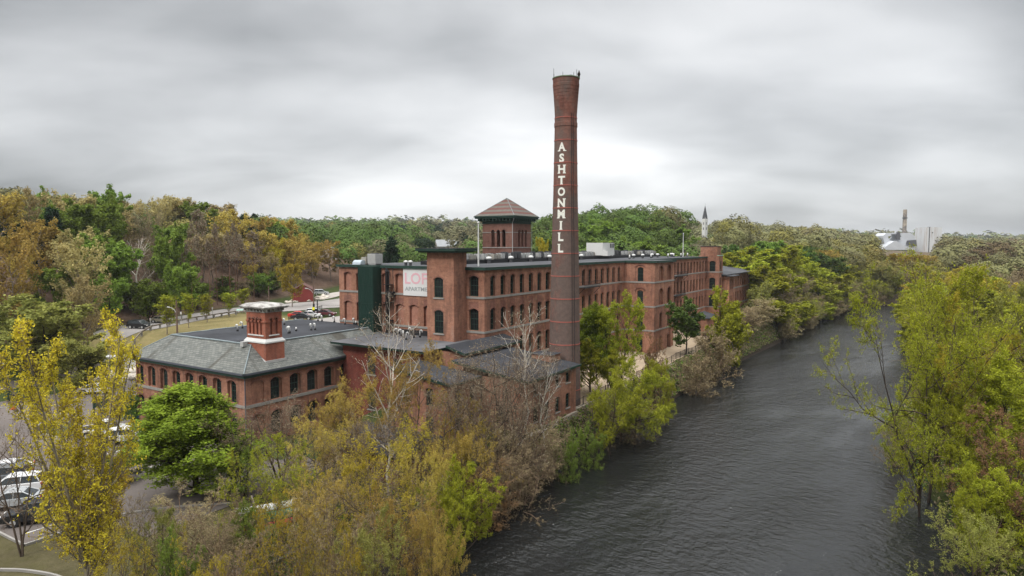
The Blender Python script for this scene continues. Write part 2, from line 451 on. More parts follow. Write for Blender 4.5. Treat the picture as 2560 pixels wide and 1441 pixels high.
def m_water():
    t = NT('river_water', 0.05, 0.5)
    t.b.inputs['IOR'].default_value = 1.4
    v = t.coord()
    mp = t.n('ShaderNodeMapping'); mp.inputs['Rotation'].default_value = (0, 0, -ANG+0.25)
    t.l(v, mp.inputs[0])
    a = t.noise(1.15, 4, 0.6, vec=mp.outputs[0], stretch=(1.35, 0.8, 1))
    b = t.noise(4.2, 3, 0.6, vec=mp.outputs[0], stretch=(1.3, 0.8, 1), w=1)
    c = t.noise(0.07, 3, 0.5, vec=mp.outputs[0], stretch=(0.6, 1.6, 1), w=2)
    amp = t.mapr(c, 0.36, 0.62, 0.3, 1.35)
    h = t.math('ADD', t.math('MULTIPLY', a, 0.30), t.math('MULTIPLY', b, 0.06))
    t.bump(t.math('MULTIPLY', h, amp), 1.0, 1.0)
    # bright ripple-crest highlights painted into the water colour as pale, rougher streaks
    f = t.noise(0.5, 7, 0.75, vec=mp.outputs[0], stretch=(0.35, 2.2, 1), w=5)
    f2 = t.noise(3.5, 4, 0.8, vec=mp.outputs[0], w=6)
    fm = t.math('MULTIPLY', t.mapr(f, 0.60, 0.72), t.mapr(f2, 0.57, 0.66))
    t.l(t.mapr(fm, 0, 1, 0.07, 0.7), t.b.inputs['Roughness'])
    return t.col(t.mix(fm, (0.010, 0.011, 0.011), (0.4, 0.4, 0.39)))
M['water'] = m_water()
us = np.concatenate([np.arange(-400, 300, 12.0), np.arange(300, 1201, 50.0)])
wv = []
for u_ in us:
    l = np.interp(u_, BL[:, 0], BL[:, 1])+4; r = np.interp(u_, BR[:, 0], BR[:, 1])-4
    for k in range(7): wv.append(W(u_, l+(r-l)*k/6, WATER))
n7 = np.arange(len(us)*7).reshape(-1, 7)
fw = np.stack([n7[:-1, :-1], n7[1:, :-1], n7[1:, 1:], n7[:-1, 1:]], -1).reshape(-1, 4)[:, ::-1]
tag(link(bpy.data.objects.new('river_water', np_mesh('river_water', np.array(wv), fw, [M['water']]))), kind='structure')

def drape(name, grid, mat, dz=0.05):
    "grid: (n,m,2) world xy; draped sheet as setting"
    g = np.asarray(grid, float); n, m = g.shape[:2]
    z = ground(g[..., 0], g[..., 1])+dz
    vv = np.concatenate([g, z[..., None]], -1).reshape(-1, 3)
    i = np.arange(n*m).reshape(n, m)
    f = np.stack([i[:-1, :-1], i[:-1, 1:], i[1:, 1:], i[1:, :-1]], -1).reshape(-1, 4)
    return tag(link(bpy.data.objects.new(name, np_mesh(name, vv, f, [mat], smooth=True))), kind='structure')
def patch_uv(u0, u1, v0, v1, step=1.2):
    a = np.linspace(u0, u1, max(2, int(abs(u1-u0)/step)+1)); b = np.linspace(v0, v1, max(2, int(abs(v1-v0)/step)+1))
    A, B = np.meshgrid(a, b)
    return np.stack([M0[0]+A*CU-B*SU, M0[1]+A*SU+B*CU], -1)
def catmull(pts, n=10):
    pts = [np.array(p, float) for p in pts]; q = [2*pts[0]-pts[1]]+pts+[2*pts[-1]-pts[-2]]; out = []
    for i in range(1, len(q)-2):
        for k in range(n):
            t = k/n; out.append(0.5*((2*q[i])+(-q[i-1]+q[i+1])*t+(2*q[i-1]-5*q[i]+4*q[i+1]-q[i+2])*t*t+(-q[i-1]+3*q[i]-3*q[i+1]+q[i+2])*t**3))
    out.append(pts[-1]); return np.array(out)
def ribbon(pts, w, n=10, m=8):
    "pts: world xy, w: width or per-point widths"
    ww = w if hasattr(w, '__len__') else [w]*len(pts)
    c = catmull([(*p, q) for p, q in zip(pts, ww)], n)
    d = np.gradient(c[:, :2], axis=0); d /= np.linalg.norm(d, axis=1)[:, None]
    nr = np.stack([-d[:, 1], d[:, 0]], -1)
    t = np.linspace(-0.5, 0.5, m)
    return c[:, None, :2]+nr[:, None, :]*(t[None, :, None]*c[:, None, 2:3])
def kerb(pts, name='kerb', w=0.16, h=0.13, mat=None, n=6):
    c = catmull(pts, n); b = MB()
    d = np.gradient(c, axis=0); d /= np.linalg.norm(d, axis=1)[:, None]
    nr = np.stack([-d[:, 1], d[:, 0]], -1)*w/2
    z = ground(c[:, 0], c[:, 1])
    prev = None
    for k in range(len(c)):
        ring = b.vs([(c[k][0]-nr[k][0], c[k][1]-nr[k][1], z[k]-0.1), (c[k][0]-nr[k][0], c[k][1]-nr[k][1], z[k]+h+0.05),
                     (c[k][0]+nr[k][0], c[k][1]+nr[k][1], z[k]+h+0.05), (c[k][0]+nr[k][0], c[k][1]+nr[k][1], z[k]-0.1)])
        if prev:
            for j in range(3): b.f.append([prev[j], ring[j], ring[j+1], prev[j+1]]); b.m.append(0)
        prev = ring
    return tag(b.build(name, mat or M['concrete']), kind='structure')

drape('patio', patch_uv(1.0, 112, -11.6, 0.05), M['patio'], 0.04)
drape('parking_lot', patch_uv(-47.5, -24.6, 8.8, 64), M['lot'], 0.05)
drape('service_lane', patch_uv(-42, -22.5, 2.5, 8.8), M['lot'], 0.054)
drape('parking_lot_side', patch_uv(-24.6, -6, 47, 63), M['lot'], 0.054)
drape('entrance_road', ribbon([W(-62, 84)[:2], W(-40, 79)[:2], W(-22, 76)[:2], W(-8, 80)[:2]], 9), M['lot'], 0.07)
rd = [P(250, 842, 2.6)[:2], P(330, 823, 3.5)[:2], P(450, 802, 3.5)[:2], P(600, 776.5, 3.5)[:2], P(700, 775, 3.5)[:2], P(780, 768, 3.5)[:2], P(850, 764, 3.5)[:2], P(930, 755, 3.5)[:2]]
drape('upper_road', ribbon(rd, [10, 10.5, 10, 9.5, 16, 20, 20, 20], m=12), M['road'], 0.09)
drape('mill_parking', patch_uv(14, 60, 44, 66), M['road'], 0.07)
drape('hill_drive', ribbon([P(770, 757, 3.5)[:2], P(815, 750, 3.5)[:2], P(850, 742, 3.5)[:2], P(900, 738, 3.5)[:2]], 6), M['gravel'], 0.12)
kerb([W(-47.6, 8.7)[:2], W(-47.7, 14)[:2], W(-47.7, 30)[:2]])
kerb([W(-47.6, 8.7)[:2], W(-42, 8.6)[:2], W(-38, 6.5)[:2], W(-34, 2.4)[:2]])
kerb([P(0, 1022, -2.4)[:2], P(60, 1021, -2.4)[:2], P(150, 1015, -2.4)[:2], P(205, 1005, -2.4)[:2]])
kerb([P(0, 1428, -2.4)[:2], P(60, 1430, -2.4)[:2], P(130, 1441, -2.4)[:2], P(190, 1460, -2.4)[:2]])
# planted island with kerb in the car park
isl = np.array([P(px, py, -2.4)[:2] for px, py in ((90, 1070), (110, 1087), (150, 1096), (200, 1090), (215, 1075), (180, 1060), (120, 1055), (90, 1070))])
kerb([tuple(p) for p in isl], w=0.2)
cen = isl[:-1].mean(0)
gr = np.stack([cen+(catmull(isl, 5)-cen)*s for s in (0.02, 0.5, 0.97)])
drape('island_soil', gr, m_simple('mulch', (0.06, 0.065, 0.025), 0.95, 0.4, 2.0), 0.12)
# bay lines
bl = MB()
for k in range(9):
    a = W(-30.2, 18.0+2.75*k); z = gz(a[0], a[1])+0.06
    q = [W(-33.2, 18.0+2.75*k, z), W(-28.0, 18.0+2.75*k, z), W(-28.0, 18.12+2.75*k, z), W(-33.2, 18.12+2.75*k, z)]
    bl.face(q[::-1])
for k in range(7):
    q = [W(-47, 11.0+2.75*k, -2.34), W(-42.2, 11.0+2.75*k, -2.34), W(-42.2, 11.12+2.75*k, -2.34), W(-47, 11.12+2.75*k, -2.34)]
    bl.face(q[::-1])
tag(bl.build('parking_lines', M['white']), kind='structure')
# riverside footpath at the bottom of the picture
drape('riverside_path', ribbon([P(500, 1445, -2.6)[:2], P(620, 1390, -2.6)[:2], P(745, 1338, -2.6)[:2]], 1.6), M['concrete'], 0.12)

# ------------------------------------------------------------------ buildings
def arch(x0, x1, zs, rise, n=8):
    "segmental or round arch from spring points, left to right"
    w = (x1-x0)/2; c = (x0+x1)/2
    if rise < 1e-3: return [(x0, zs), (x1, zs)]
    R = (w*w+rise*rise)/(2*rise); zc = zs+rise-R
    a0 = math.asin(min(1, w/R)) if rise <= w else math.pi/2
    return [(c+R*math.sin(-a0+2*a0*k/n), zc+R*math.cos(-a0+2*a0*k/n)) for k in range(n+1)]

class Wall:
    "a wall in plan from (ua,va) to (ub,vb); outside is on the right hand of that direction"
    def __init__(s, mb, a, b, z0, z1):
        s.mb = mb; s.a = a; s.b = b; s.z0 = z0; s.z1 = z1
        s.L = math.hypot(b[0]-a[0], b[1]-a[1]); s.d = ((b[0]-a[0])/s.L, (b[1]-a[1])/s.L); s.n = (s.d[1], -s.d[0])
    def pt(s, x, z, o=0.0): return (s.a[0]+s.d[0]*x+s.n[0]*o, s.a[1]+s.d[1]*x+s.n[1]*o, z)
    def fill(s, ops, depth=0.32, slot=0, reveal=0):
        "ops: list of (x0,x1,zb,zspring,rise)"
        mb = s.mb; mb.cur = slot
        cols = {}
        for o in ops: cols.setdefault(round((o[0]+o[1])/2, 2), []).append(o)
        xs = sorted(cols)
        edges = [0]+[(a+b)/2 for a, b in zip(xs, xs[1:])]+[s.L]
        q = lambda x0, za, x1, zb: mb.face([s.pt(x0, za), s.pt(x1, za), s.pt(x1, zb), s.pt(x0, zb)])
        if not xs: q(0, s.z0, s.L, s.z1); return
        for i, x in enumerate(xs):
            xa, xb = edges[i], edges[i+1]; rows = sorted(cols[x], key=lambda o: o[2])
            zed = [s.z0]+[(r1[3]+r1[4]+r2[2])/2 for r1, r2 in zip(rows, rows[1:])]+[s.z1]
            for j, (x0, x1, zb, zs, rise) in enumerate(rows):
                za, zt = zed[j], zed[j+1]
                if x0 > xa: q(xa, za, x0, zt)
                if xb > x1: q(x1, za, xb, zt)
                if zb > za: q(x0, za, x1, zb)
                ar = arch(x0, x1, zs, rise)
                for p, r in zip(ar, ar[1:]):
                    mb.face([s.pt(*p), s.pt(*r), s.pt(r[0], zt), s.pt(p[0], zt)])
                loop = [(x0, zb)]+ar+[(x1, zb)]
                for p, r in zip(loop, loop[1:]+loop[:1]):
                    mb.face([s.pt(*p), s.pt(*r), s.pt(r[0], r[1], -depth), s.pt(p[0], p[1], -depth)])
    def course(s, z, h=0.28, out=0.09, x0=None, x1=None):
        "projecting band"
        x0 = 0 if x0 is None else x0; x1 = s.L if x1 is None else x1
        c = s.pt((x0+x1)/2, z, out/2-0.02)
        s.mb.obox(c, (*s.d, 0), (*s.n, 0), (0, 0, 1), (x1-x0)/2, out/2+0.02, h/2)
    def hood(s, x0, x1, zs, rise, w=0.2, out=0.05):
        "brick arch ring standing slightly proud"
        A = arch(x0-0.02, x1+0.02, zs, rise); B = arch(x0-w, x1+w, zs, rise+w if rise > 0.3 else rise+w*0.9)
        for k in range(len(A)-1):
            s.mb.face([s.pt(*A[k], out), s.pt(*A[k+1], out), s.pt(*B[k+1], out), s.pt(*B[k], out)])
            s.mb.face([s.pt(*B[k], out), s.pt(*B[k+1], out), s.pt(*B[k+1], 0), s.pt(*B[k], 0)])

_winmesh = {}
def window_mesh(w, h, rise, bars=2, rails=1, frame=0.09):
    "sash window in its own frame: x across, z up from the sill, faces -y"
    key = (round(w, 2), round(h, 2), round(rise, 2), bars, rails)
    if key in _winmesh: return _winmesh[key]
    f = MB(); g = MB()
    ar = arch(-w/2, w/2, h-rise, rise, 6)
    outer = [(-w/2, 0)]+ar+[(w/2, 0)]
    c = (0, h*0.5)
    inner = [(c[0]+(x-c[0])*(1-2*frame/w), c[1]+(z-c[1])*(1-2*frame/h)) for x, z in outer]
    n = len(outer)
    for k in range(n):
        a, b, p, q = outer[k], outer[(k+1) % n], inner[k], inner[(k+1) % n]
        f.face([(a[0], -0.06, a[1]), (b[0], -0.06, b[1]), (q[0], -0.06, q[1]), (p[0], -0.06, p[1])])
        f.face([(p[0], -0.06, p[1]), (q[0], -0.06, q[1]), (q[0], 0, q[1]), (p[0], 0, p[1])])
    wi = w-2*frame; hi = h-2*frame
    for k in range(rails):
        z = h*(0.52 if rails == 1 else (k+1)/(rails+1)); f.box(-wi/2, -0.055, z-0.05, wi/2, -0.005, z+0.05)
    for k in range(bars):
        x = -wi/2+wi*(k+1)/(bars+1); f.box(x-0.02, -0.035, frame*0.7, x+0.02, -0.006, h-rise-0.02)
    for z in (h*0.27, h*0.76): f.box(-wi/2, -0.033, z-0.018, wi/2, -0.007, z+0.018)
    g.face([(x, 0.002, z) for x, z in outer])
    _winmesh[key] = (f, g); return _winmesh[key]
_wcache = {}
def add_window(wall, parent, x0, x1, zb, zs, rise, depth, org, sub=False, bars=2, rails=1, fm='green', off=0.02):
    w, h = x1-x0, zs+rise-zb
    fmb, gmb = window_mesh(w, h, rise, bars, rails)
    key = (id(fmb), sub, fm)
    if key not in _wcache:
        if sub:
            a = fmb.build('window', M[fm]); b = gmb.build('pane', M['glass'])
            _wcache[key] = (a.data, b.data)
            for o in (a, b): bpy.data.objects.remove(o)
        else:
            c = MB(); c.v = fmb.v+gmb.v; c.f = fmb.f+[[i+len(fmb.v) for i in q] for q in gmb.f]
            c.m = [0]*len(fmb.f)+[1]*len(gmb.f)
            a = c.build('window', [M[fm], M['glass']]); _wcache[key] = (a.data,); bpy.data.objects.remove(a)
    md = _wcache[key]
    p = wall.pt((x0+x1)/2, zb, -depth+off)
    o = bpy.data.objects.new('window', md[0]); link(o, parent)
    o.location = (p[0]-org[0], p[1]-org[1], p[2]-org[2])
    o.rotation_euler = (0, 0, math.atan2(wall.d[1], wall.d[0]))
    if sub:
        g = bpy.data.objects.new('pane', md[1]); link(g, o)
    return o

def uvroot(name, org, label, cat, group=None):
    return empty(name, W(*org), ANG, label, cat, group)

# ---------- main mill
org = (0, 0, 0)
mill = uvroot('mill_building', org, 'long four storey brick mill with many arched windows and bricked up gable, behind the chimney', 'mill')
wb = MB(org)       # brick slots: 0 brick, 1 infill, 2 dark
ROOF = 17.0
st = MB(org)       # stone courses
panels = []
wins = []          # (wall, x0,x1,zb,zs,rise,depth,bars)
ROWS = [(0.35, 3.2), (4.65, 7.6), (9.05, 11.9), (13.46, 16.12)]
SILL = [4.5, 8.87, 13.3]
def row_ops(x0, x1, rows=ROWS, rise=0.28): return [(x0, x1, zb, zt-rise, rise) for zb, zt in rows]
# river facade v=0 split round the projecting stair tower
def facade(a, b, ucs, w=1.15, rows=ROWS):
    wl = Wall(wb, a, b, -0.6, ROOF); ops = []
    for uc in ucs:
        x = uc-a[0]; ops += row_ops(x-w/2, x+w/2, rows)
    wl.fill(ops, 0.42)
    wb.cur = 2
    for o in ops:
        wins.append((wl, *o, 0.42, 2)); wl.hood(o[0], o[1], o[3], o[4])
    wb.cur = 0
    wl.mb = st
    for z in SILL: wl.course(z)
    wl.mb = wb
    # sunken panels under the upper windows
    wb.cur = 2
    for uc in ucs:
        for z in (12.45, 8.05):
            x = uc-a[0]; p = wl.pt(x, z, 0.0)
            wb.obox(p, (*wl.d, 0), (*wl.n, 0), (0, 0, 1), 0.62, 0.012, 0.42)
    wb.cur = 0
    return wl
facade((0, 0), (45.2, 0), [1.9+2.41*k for k in range(18)])
facade((56.0, 0), (98.5, 0), [56.9+2.41*k for k in range(18)])
# gable v from 26.2 to 0 (faces the camera side)
wl = Wall(wb, (0, 26.2), (0, 0), -0.6, ROOF); ops = []; real = []
for k in range(10):
    vc = 24.45-2.53*k; x = 26.2-vc
    for zb, zt in ROWS:
        o = (x-0.75, x+0.75, zb, zt-0.32, 0.32); ops.append(o)
        if k == 9: real.append(o)
wl.fill(ops, 0.42)
wb.cur = 2
for o in ops: wl.hood(o[0], o[1], o[3], o[4])
for k in range(10):
    x = 26.2-(24.45-2.53*k)
    for z in (12.35, 8.0): wb.obox(wl.pt(x, z, 0), (*wl.d, 0), (*wl.n, 0), (0, 0, 1), 0.75, 0.012, 0.38)
wb.cur = 1
for o in ops:
    if o in real: wins.append((wl, *o, 0.42, 2)); continue
    ar = arch(o[0], o[1], o[3], o[4])
    wb.face([wl.pt(x, z, -0.40) for x, z in [(o[0], o[2])]+ar+[(o[1], o[2])]])
    ar2 = arch(o[0]+0.28, o[1], o[3]-0.15, o[4])
    wb.face([wl.pt(x, z, -0.22) for x, z in [(o[0]+0.28, o[2])]+ar2+[(o[1], o[2])]])
    wb.face([wl.pt(o[0]+0.28, o[2], -0.40), wl.pt(o[0]+0.28, o[2], -0.22), wl.pt(*ar2[0], -0.22), wl.pt(*ar2[0], -0.40)])
wb.cur = 0
wl.mb = st
for z in SILL[1:]: wl.course(z)
wl.mb = wb
# projecting stair tower on the river side
T = 5.9
wl = Wall(wb, (45.2, 0), (45.2, -T), -1.2, ROOF+0.05)
ops = [(3.15-0.95, 3.15+0.95, zb, zt-0.15, 0.5) for zb, zt in ROWS]
wl.fill(ops, 0.14)
wb.cur = 2
for o in ops: wl.hood(*o[:2], *o[3:], w=0.22)
inn = [(3.15-0.56, 3.15+0.56, zb, zt-0.28, 0.2) for zb, zt in ROWS]
w2 = Wall(wb, (45.34, 0), (45.34, -T), 0, 0)
def infill(wl2, outer, inner, depth):
    "brick panel closing a recess, with the smaller window opening left in it"
    o, i = outer, inner
    A = arch(*o[:2], *o[3:]); B = arch(*i[:2], *i[3:])
    q = lambda pts: wb.face([wl2.pt(*p) for p in pts])
    q([(o[0], o[2]), (i[0], i[2]), B[0], A[0]]); q([(i[1], i[2]), (o[1], o[2]), A[-1], B[-1]])
    if i[2] > o[2]+0.01: q([(o[0], o[2]), (o[1], o[2]), (i[1], i[2]), (i[0], i[2])])
    for k in range(len(A)-1): q([B[k], B[k+1], A[k+1], A[k]])
    loop = [(i[0], i[2])]+B+[(i[1], i[2])]
    for p, r in zip(loop, loop[1:]+loop[:1]): wb.face([wl2.pt(*p), wl2.pt(*r), wl2.pt(*r, -depth), wl2.pt(*p, -depth)])
wb.cur = 0
for o, i in zip(ops, inn): infill(w2, o, i, 0.25); wins.append((w2, *i, 0.25, 3))
wl.mb = st
for z in SILL: wl.course(z)
wl.mb = wb
wl = Wall(wb, (45.2, -T), (56.0, -T), -1.2, ROOF+0.05)
big = []; sm = []
for xc in (3.5, 7.8):
    for zb, zt in ROWS[2:]: big.append((xc-1.15, xc+1.15, zb, zt-0.95, 1.15)); sm.append((xc-0.75, xc+0.35, zb, zt-0.32, 0.3))
    for zb, zt in ROWS[:2]: big.append((xc-0.62, xc+0.62, zb, zt-0.3, 0.3)); sm.append(None)
wl.fill(big, 0.45)
w2 = Wall(wb, (45.2, -T+0.45), (56.0, -T+0.45), 0, 0)
for o, i in zip(big, sm):
    wb.cur = 2; wl.hood(*o[:2], *o[3:], w=0.25); wb.cur = 0
    if i: infill(w2, o, i, 0.2); wins.append((w2, *i, 0.2, 2))
    else: wins.append((wl, *o, 0.45, 2))
wl.mb = st
for z in SILL: wl.course(z)
wl.mb = wb
wb.box(53.6, -T-0.28, -1.2, 54.1, -T, 12.4)        # pilaster strip
Wall(wb, (56.0, -T), (56.0, 0), -1.2, ROOF+0.05).fill([])
# end stair tower and the remaining walls
wl = Wall(wb, (98.5, 0), (98.5, -3.1), -0.6, 17.4)
ops = [(0.75, 2.25, zb, zt-0.3, 0.3) for zb, zt in ROWS[1:]]
wl.fill(ops, 0.3); wins += [(wl, *o, 0.3, 3) for o in ops]
wl.mb = st
for z in SILL: wl.course(z)
wl.mb = wb
wl = Wall(wb, (98.5, -3.1), (102.2, -3.1), -0.6, 17.4)
ops = [(1.3, 2.4, zb, zt-0.3, 0.3) for zb, zt in ROWS[1:]]
wl.fill(ops, 0.3); wins += [(wl, *o, 0.3, 2) for o in ops]
wl.mb = st
for z in SILL: wl.course(z)
wl.mb = wb
wb.face([(98.5, -3.1, 17.4), (102.2, -3.1, 17.4), (102.2, 2, 17.4), (98.5, 2, 17.4)])
wb.box(98.6, -2.6, 17.35, 102.0, 1.6, 19.75)
Wall(wb, (102.2, -3.1), (102.2, 26.2), -0.6, ROOF).fill([])
Wall(wb, (102.2, 26.2), (0, 26.2), -0.6, ROOF).fill([])
wb.face([(98.5, 0, 17.0), (98.5, 2, 17.0), (98.5, 2, 17.4), (98.5, 0, 17.4)])
wb.build('wall', [M['brick'], M['brick_blind'], M['brick_dark']], mill)
st.build('stone_course', M['stone'], mill)
rf = MB(org)
rf.box(-0.25, -0.25, 16.98, 98.5, 26.45, 17.16); rf.box(45.0, -T-0.25, 17.03, 56.2, -0.25, 17.2)
rf.box(98.45, -2.75, 19.74, 102.15, 1.75, 19.86)
rf.build('roof', M['millroof'], mill)
rt = MB(org)
for a, b, c, d in ((-0.32, -0.32, 45, -0.26), (56.2, -0.32, 98.4, -0.26), (-0.33, -0.3, -0.26, 26.5), (44.93, -T-0.3, 45.0, -0.32), (45, -T-0.32, 56.25, -T-0.26)):
    rt.box(a, b, 16.84, c, d, 17.22)
rt.build('roof_trim', M['green'], mill)
pl = MB(org); pl.box(6, 11.6, 17.15, 97, 15.6, 17.72); pl.build('roof_platform', M['black'], mill)
cp = MB(org); cp.box(98.4, -3.2, 17.38, 102.3, -2.62, 17.5); cp.build('copper_flashing', m_simple('copper_green', (0.30, 0.48, 0.38), 0.7, 0.2), mill)
# corrugated service shaft on the gable
sh = MB(org); sh.box(-1.7, 17.7, 6.6, -0.02, 20.6, 17.1)
for k in range(9): sh.box(-1.745, 17.82+0.33*k, 6.6, -1.702, 17.88+0.33*k, 17.08)
for z in (9.2, 11.8, 14.4): sh.box(-1.75, 17.7, z, -1.7, 20.6, z+0.05)
sh.build('service_shaft', M['greenmetal'], mill)
sh = MB(org)
for k in range(5): sh.tube([(-0.35-0.12*k, 16.3-0.28*(k % 3), 7.2), (-0.35-0.1*k, 16.3-0.28*(k % 3), 16.4), (-0.3, 16.6, 16.95)], 0.07, 6)
sh.tube([(-0.5, 15.1, 16.8), (-0.7, 14.7, 12.9), (-0.5, 15.3, 8.4)], 0.04, 5); sh.box(-0.9, 15.0, 12.9, -0.1, 16.0, 13.6)
for z in (9.5, 12.0, 14.5): sh.box(-0.9, 15.4, z, -0.1, 16.6, z+0.08)
sh.build('service_pipes', M['black'], mill)
# iron balconies on the river facade
def balcony(u0, u1, v, z):
    b = MB(org)
    b.box(u0, v-1.15, z, u1, v, z+0.09)
    for t in (0.5, 1.05): b.box(u0, v-1.15, z+t-0.02, u1, v-1.11, z+t+0.02)
    n = int((u1-u0)/0.3)
    for k in range(n+1):
        x = u0+(u1-u0)*k/n; b.box(x-0.012, v-1.145, z+0.09, x+0.012, v-1.12, z+1.05)
    for x in (u0, u1-0.05):
        b.box(x, v-1.12, z+1.0, x+0.05, v, z+1.05); b.box(x, v-1.12, z+0.5, x+0.05, v, z+0.55)
        b.tube([(x, v-1.1, z), (x, v, z-1.1)], 0.04, 5)
    b.build('balcony', M['black'], mill)
for u0, u1, z in ((26.4, 32.4, 13.1), (72.0, 80.0, 13.1), (72.0, 78.4, 8.75), (56.3, 61.0, 13.1)): balcony(u0, u1, 0, z)
cm_ = np.array(W(0, 0, 20)[:2])
def wkey(wd):
    p = W(*wd[0].pt((wd[1]+wd[2])/2, wd[3])[:2]); return math.hypot(p[0], p[1])+(40 if wd[3] < 9 else 0)
wins.sort(key=wkey)
for wd in wins[:98]: add_window(wd[0], mill, *wd[1:6], wd[6], org, bars=wd[7])
rest = MB(org)
for wd in wins[98:]:
    f_, g_ = window_mesh(wd[2]-wd[1], wd[4]+wd[5]-wd[3], wd[5], wd[7], 1)
    w_ = wd[0]; xc = (wd[1]+wd[2])/2
    for mbx, slot in ((f_, 0), (g_, 1)):
        base = len(rest.v)
        rest.v += [w_.pt(xc+p[0], wd[3]+p[2], -wd[6]+0.02-p[1]) for p in mbx.v]
        rest.f += [[i+base for i in q] for q in mbx.f]; rest.m += [slot]*len(mbx.f)
tag(rest.build('window_rows', [M['green'], M['glass']], mill), kind='stuff')

# ---------- gable sign (hangs on the wall)
def text_mesh(body, size, bold=0.0, ext=0.0, space=1.0):
    c = bpy.data.curves.new('t', 'FONT'); c.body = body; c.size = size; c.offset = bold; c.extrude = ext
    c.align_x = 'CENTER'; c.align_y = 'CENTER'; c.space_character = space; c.resolution_u = 3
    o = bpy.data.objects.new('t', c); link(o)
    me = bpy.data.meshes.new_from_object(o)
    bpy.data.objects.remove(o); return me
sg = uvroot('wall_sign', (-0.06, 9.5, 13.1), 'faded white banner reading LOFT APARTMENTS on the gable, half behind the brick stair tower', 'sign')
b = MB(); b.box(-0.10, -3.9, 0.05, -0.02, 4.0, 3.85); b.build('panel', m_simple('banner_white', (0.66, 0.66, 0.65), 0.8, 0.1, 0.8), sg)
def sign_text(body, size, y, z, mat, bold, sx=1.0, space=1.0):
    me = text_mesh(body, size, bold, 0.006, space)
    me.materials.append(mat); o = bpy.data.objects.new('lettering', me); link(o, sg)
    o.matrix_local = Matrix.Translation((-0.112, y, z)) @ Euler((math.radians(90), 0, math.radians(-90))).to_matrix().to_4x4() @ Matrix.Scale(sx, 4, (1, 0, 0))
    return o
tw = text_mesh('LOFT', 2.05, 0.03); wl_ = tw.vertices; ww = max(v.co.x for v in wl_)-min(v.co.x for v in wl_)
sign_text('LOFT', 2.1, 3.75-2.68, 2.33, M['pink'], 0.035, 5.2/ww)
tw = text_mesh('APARTMENTS', 0.72, 0.01); ww = max(v.co.x for v in tw.vertices)-min(v.co.x for v in tw.vertices)
sign_text('APARTMENTS', 0.74, 3.75-2.88, 0.95, M['greylet'], 0.016, 5.4/ww)

# ---------- stair tower T1
org = (-2.7, 2.8, 4)
t1 = uvroot('stair_tower', org, 'square windowed brick stair tower with overhanging dark green flat roof, beside the LOFT sign', 'tower')
wb = MB(org); wl = Wall(wb, (-2.7, 7.15), (-2.7, 2.8), 4, 19.1)
ops = [(1.2, 2.65, zb, zt-0.3, 0.3) for zb, zt in ((8.75, 11.75), (13.35, 15.95))]
wl.fill(ops, 0.16)
wb.cur = 1
for o in ops: wl.hood(*o[:2], *o[3:])
wb.cur = 0
Wall(wb, (-2.7, 2.8), (0, 2.8), 4, 19.1).fill([])
Wall(wb, (0, 2.8), (0, 7.15), 17, 19.1).fill([]); Wall(wb, (0, 7.15), (-2.7, 7.15), 4, 19.1).fill([])
wb.build('wall', [M['brick'], M['brick_dark']], t1)
for o in ops: add_window(wl, t1, *o, 0.16, org)
b = MB(org)
for o in ops: b.obox(wl.pt((o[0]+o[1])/2, o[2]-0.1, 0.04), (*wl.d, 0), (*wl.n, 0), (0, 0, 1), 0.85, 0.09, 0.09)
b.build('sill', M['stone'], t1)
b = MB(org); b.box(-3.75, 1.75, 19.3, 0.9, 8.2, 19.6); b.box(-3.5, 2.0, 19.08, 0.6, 7.95, 19.3); b.build('roof', [M['green']], t1)
b = MB(org); b.box(-3.8, 1.7, 19.6, 0.95, 8.25, 19.66); b.build('roof_cap', M['millroof'], t1)

# ---------- belfry on the roof
org = (33.1, 16.8, 17)
bf = uvroot('bell_tower', org, 'square brick bell tower with striped pyramid roof and triple open arches, above the mill roof', 'bell tower')
wb = MB(org); S = 6.6; u0, v0 = 33.1, 16.8
cor = [(u0, v0+S), (u0, v0), (u0+S, v0), (u0+S, v0+S)]
for k in range(4):
    a, c = cor[k], cor[(k+1) % 4]
    wl = Wall(wb, a, c, 17, 24.3)
    ops = [(x-0.37, x+0.37, 19.75, 22.55, 0.37) for x in (2.35, 3.55, 4.75)]
    wl.fill(ops, 0.5)
    wb.cur = 1
    for o in ops: wl.hood(*o[:2], *o[3:], w=0.16)
    wb.cur = 0
    # inner face
    i = 0.5
ins = [(u0+0.5, v0+S-0.5), (u0+0.5, v0+0.5), (u0+S-0.5, v0+0.5), (u0+S-0.5, v0+S-0.5)]
for k in range(4):
    a, c = ins[k], ins[(k+1) % 4]
    wl = Wall(wb, a, c, 17, 24.3)
    wl.fill([(x-0.5-0.37, x-0.5+0.37, 19.75, 22.55, 0.37) for x in (2.35, 3.55, 4.75)], 0.02)
wb.face([(u0+.5, v0+.5, 19.7), (u0+S-.5, v0+.5, 19.7), (u0+S-.5, v0+S-.5, 19.7), (u0+.5, v0+S-.5, 19.7)])
wb.build('wall', [M['brick_tower'], M['brick_dark']], bf)
b = MB(org)
for k in range(4):
    wl = Wall(b, cor[k], cor[(k+1) % 4], 0, 0)
    for z in (19.6, 18.35): wl.course(z, 0.16, 0.1)
    for xa, xb in ((0, 1.95), (2.75, 3.15), (3.95, 4.35), (5.15, S)): wl.course(22.4, 0.14, 0.08, xa, xb)
b.build('stone_course', M['stone'], bf)
b = MB(org)
b.box(u0-0.08, v0-0.08, 24.0, u0+S+0.08, v0+S+0.08, 24.9)
b.box(u0-1.05, v0-1.05, 24.95, u0+S+1.05, v0+S+1.05, 25.2); b.box(u0-1.2, v0-1.2, 25.2, u0+S+1.2, v0+S+1.2, 25.42)
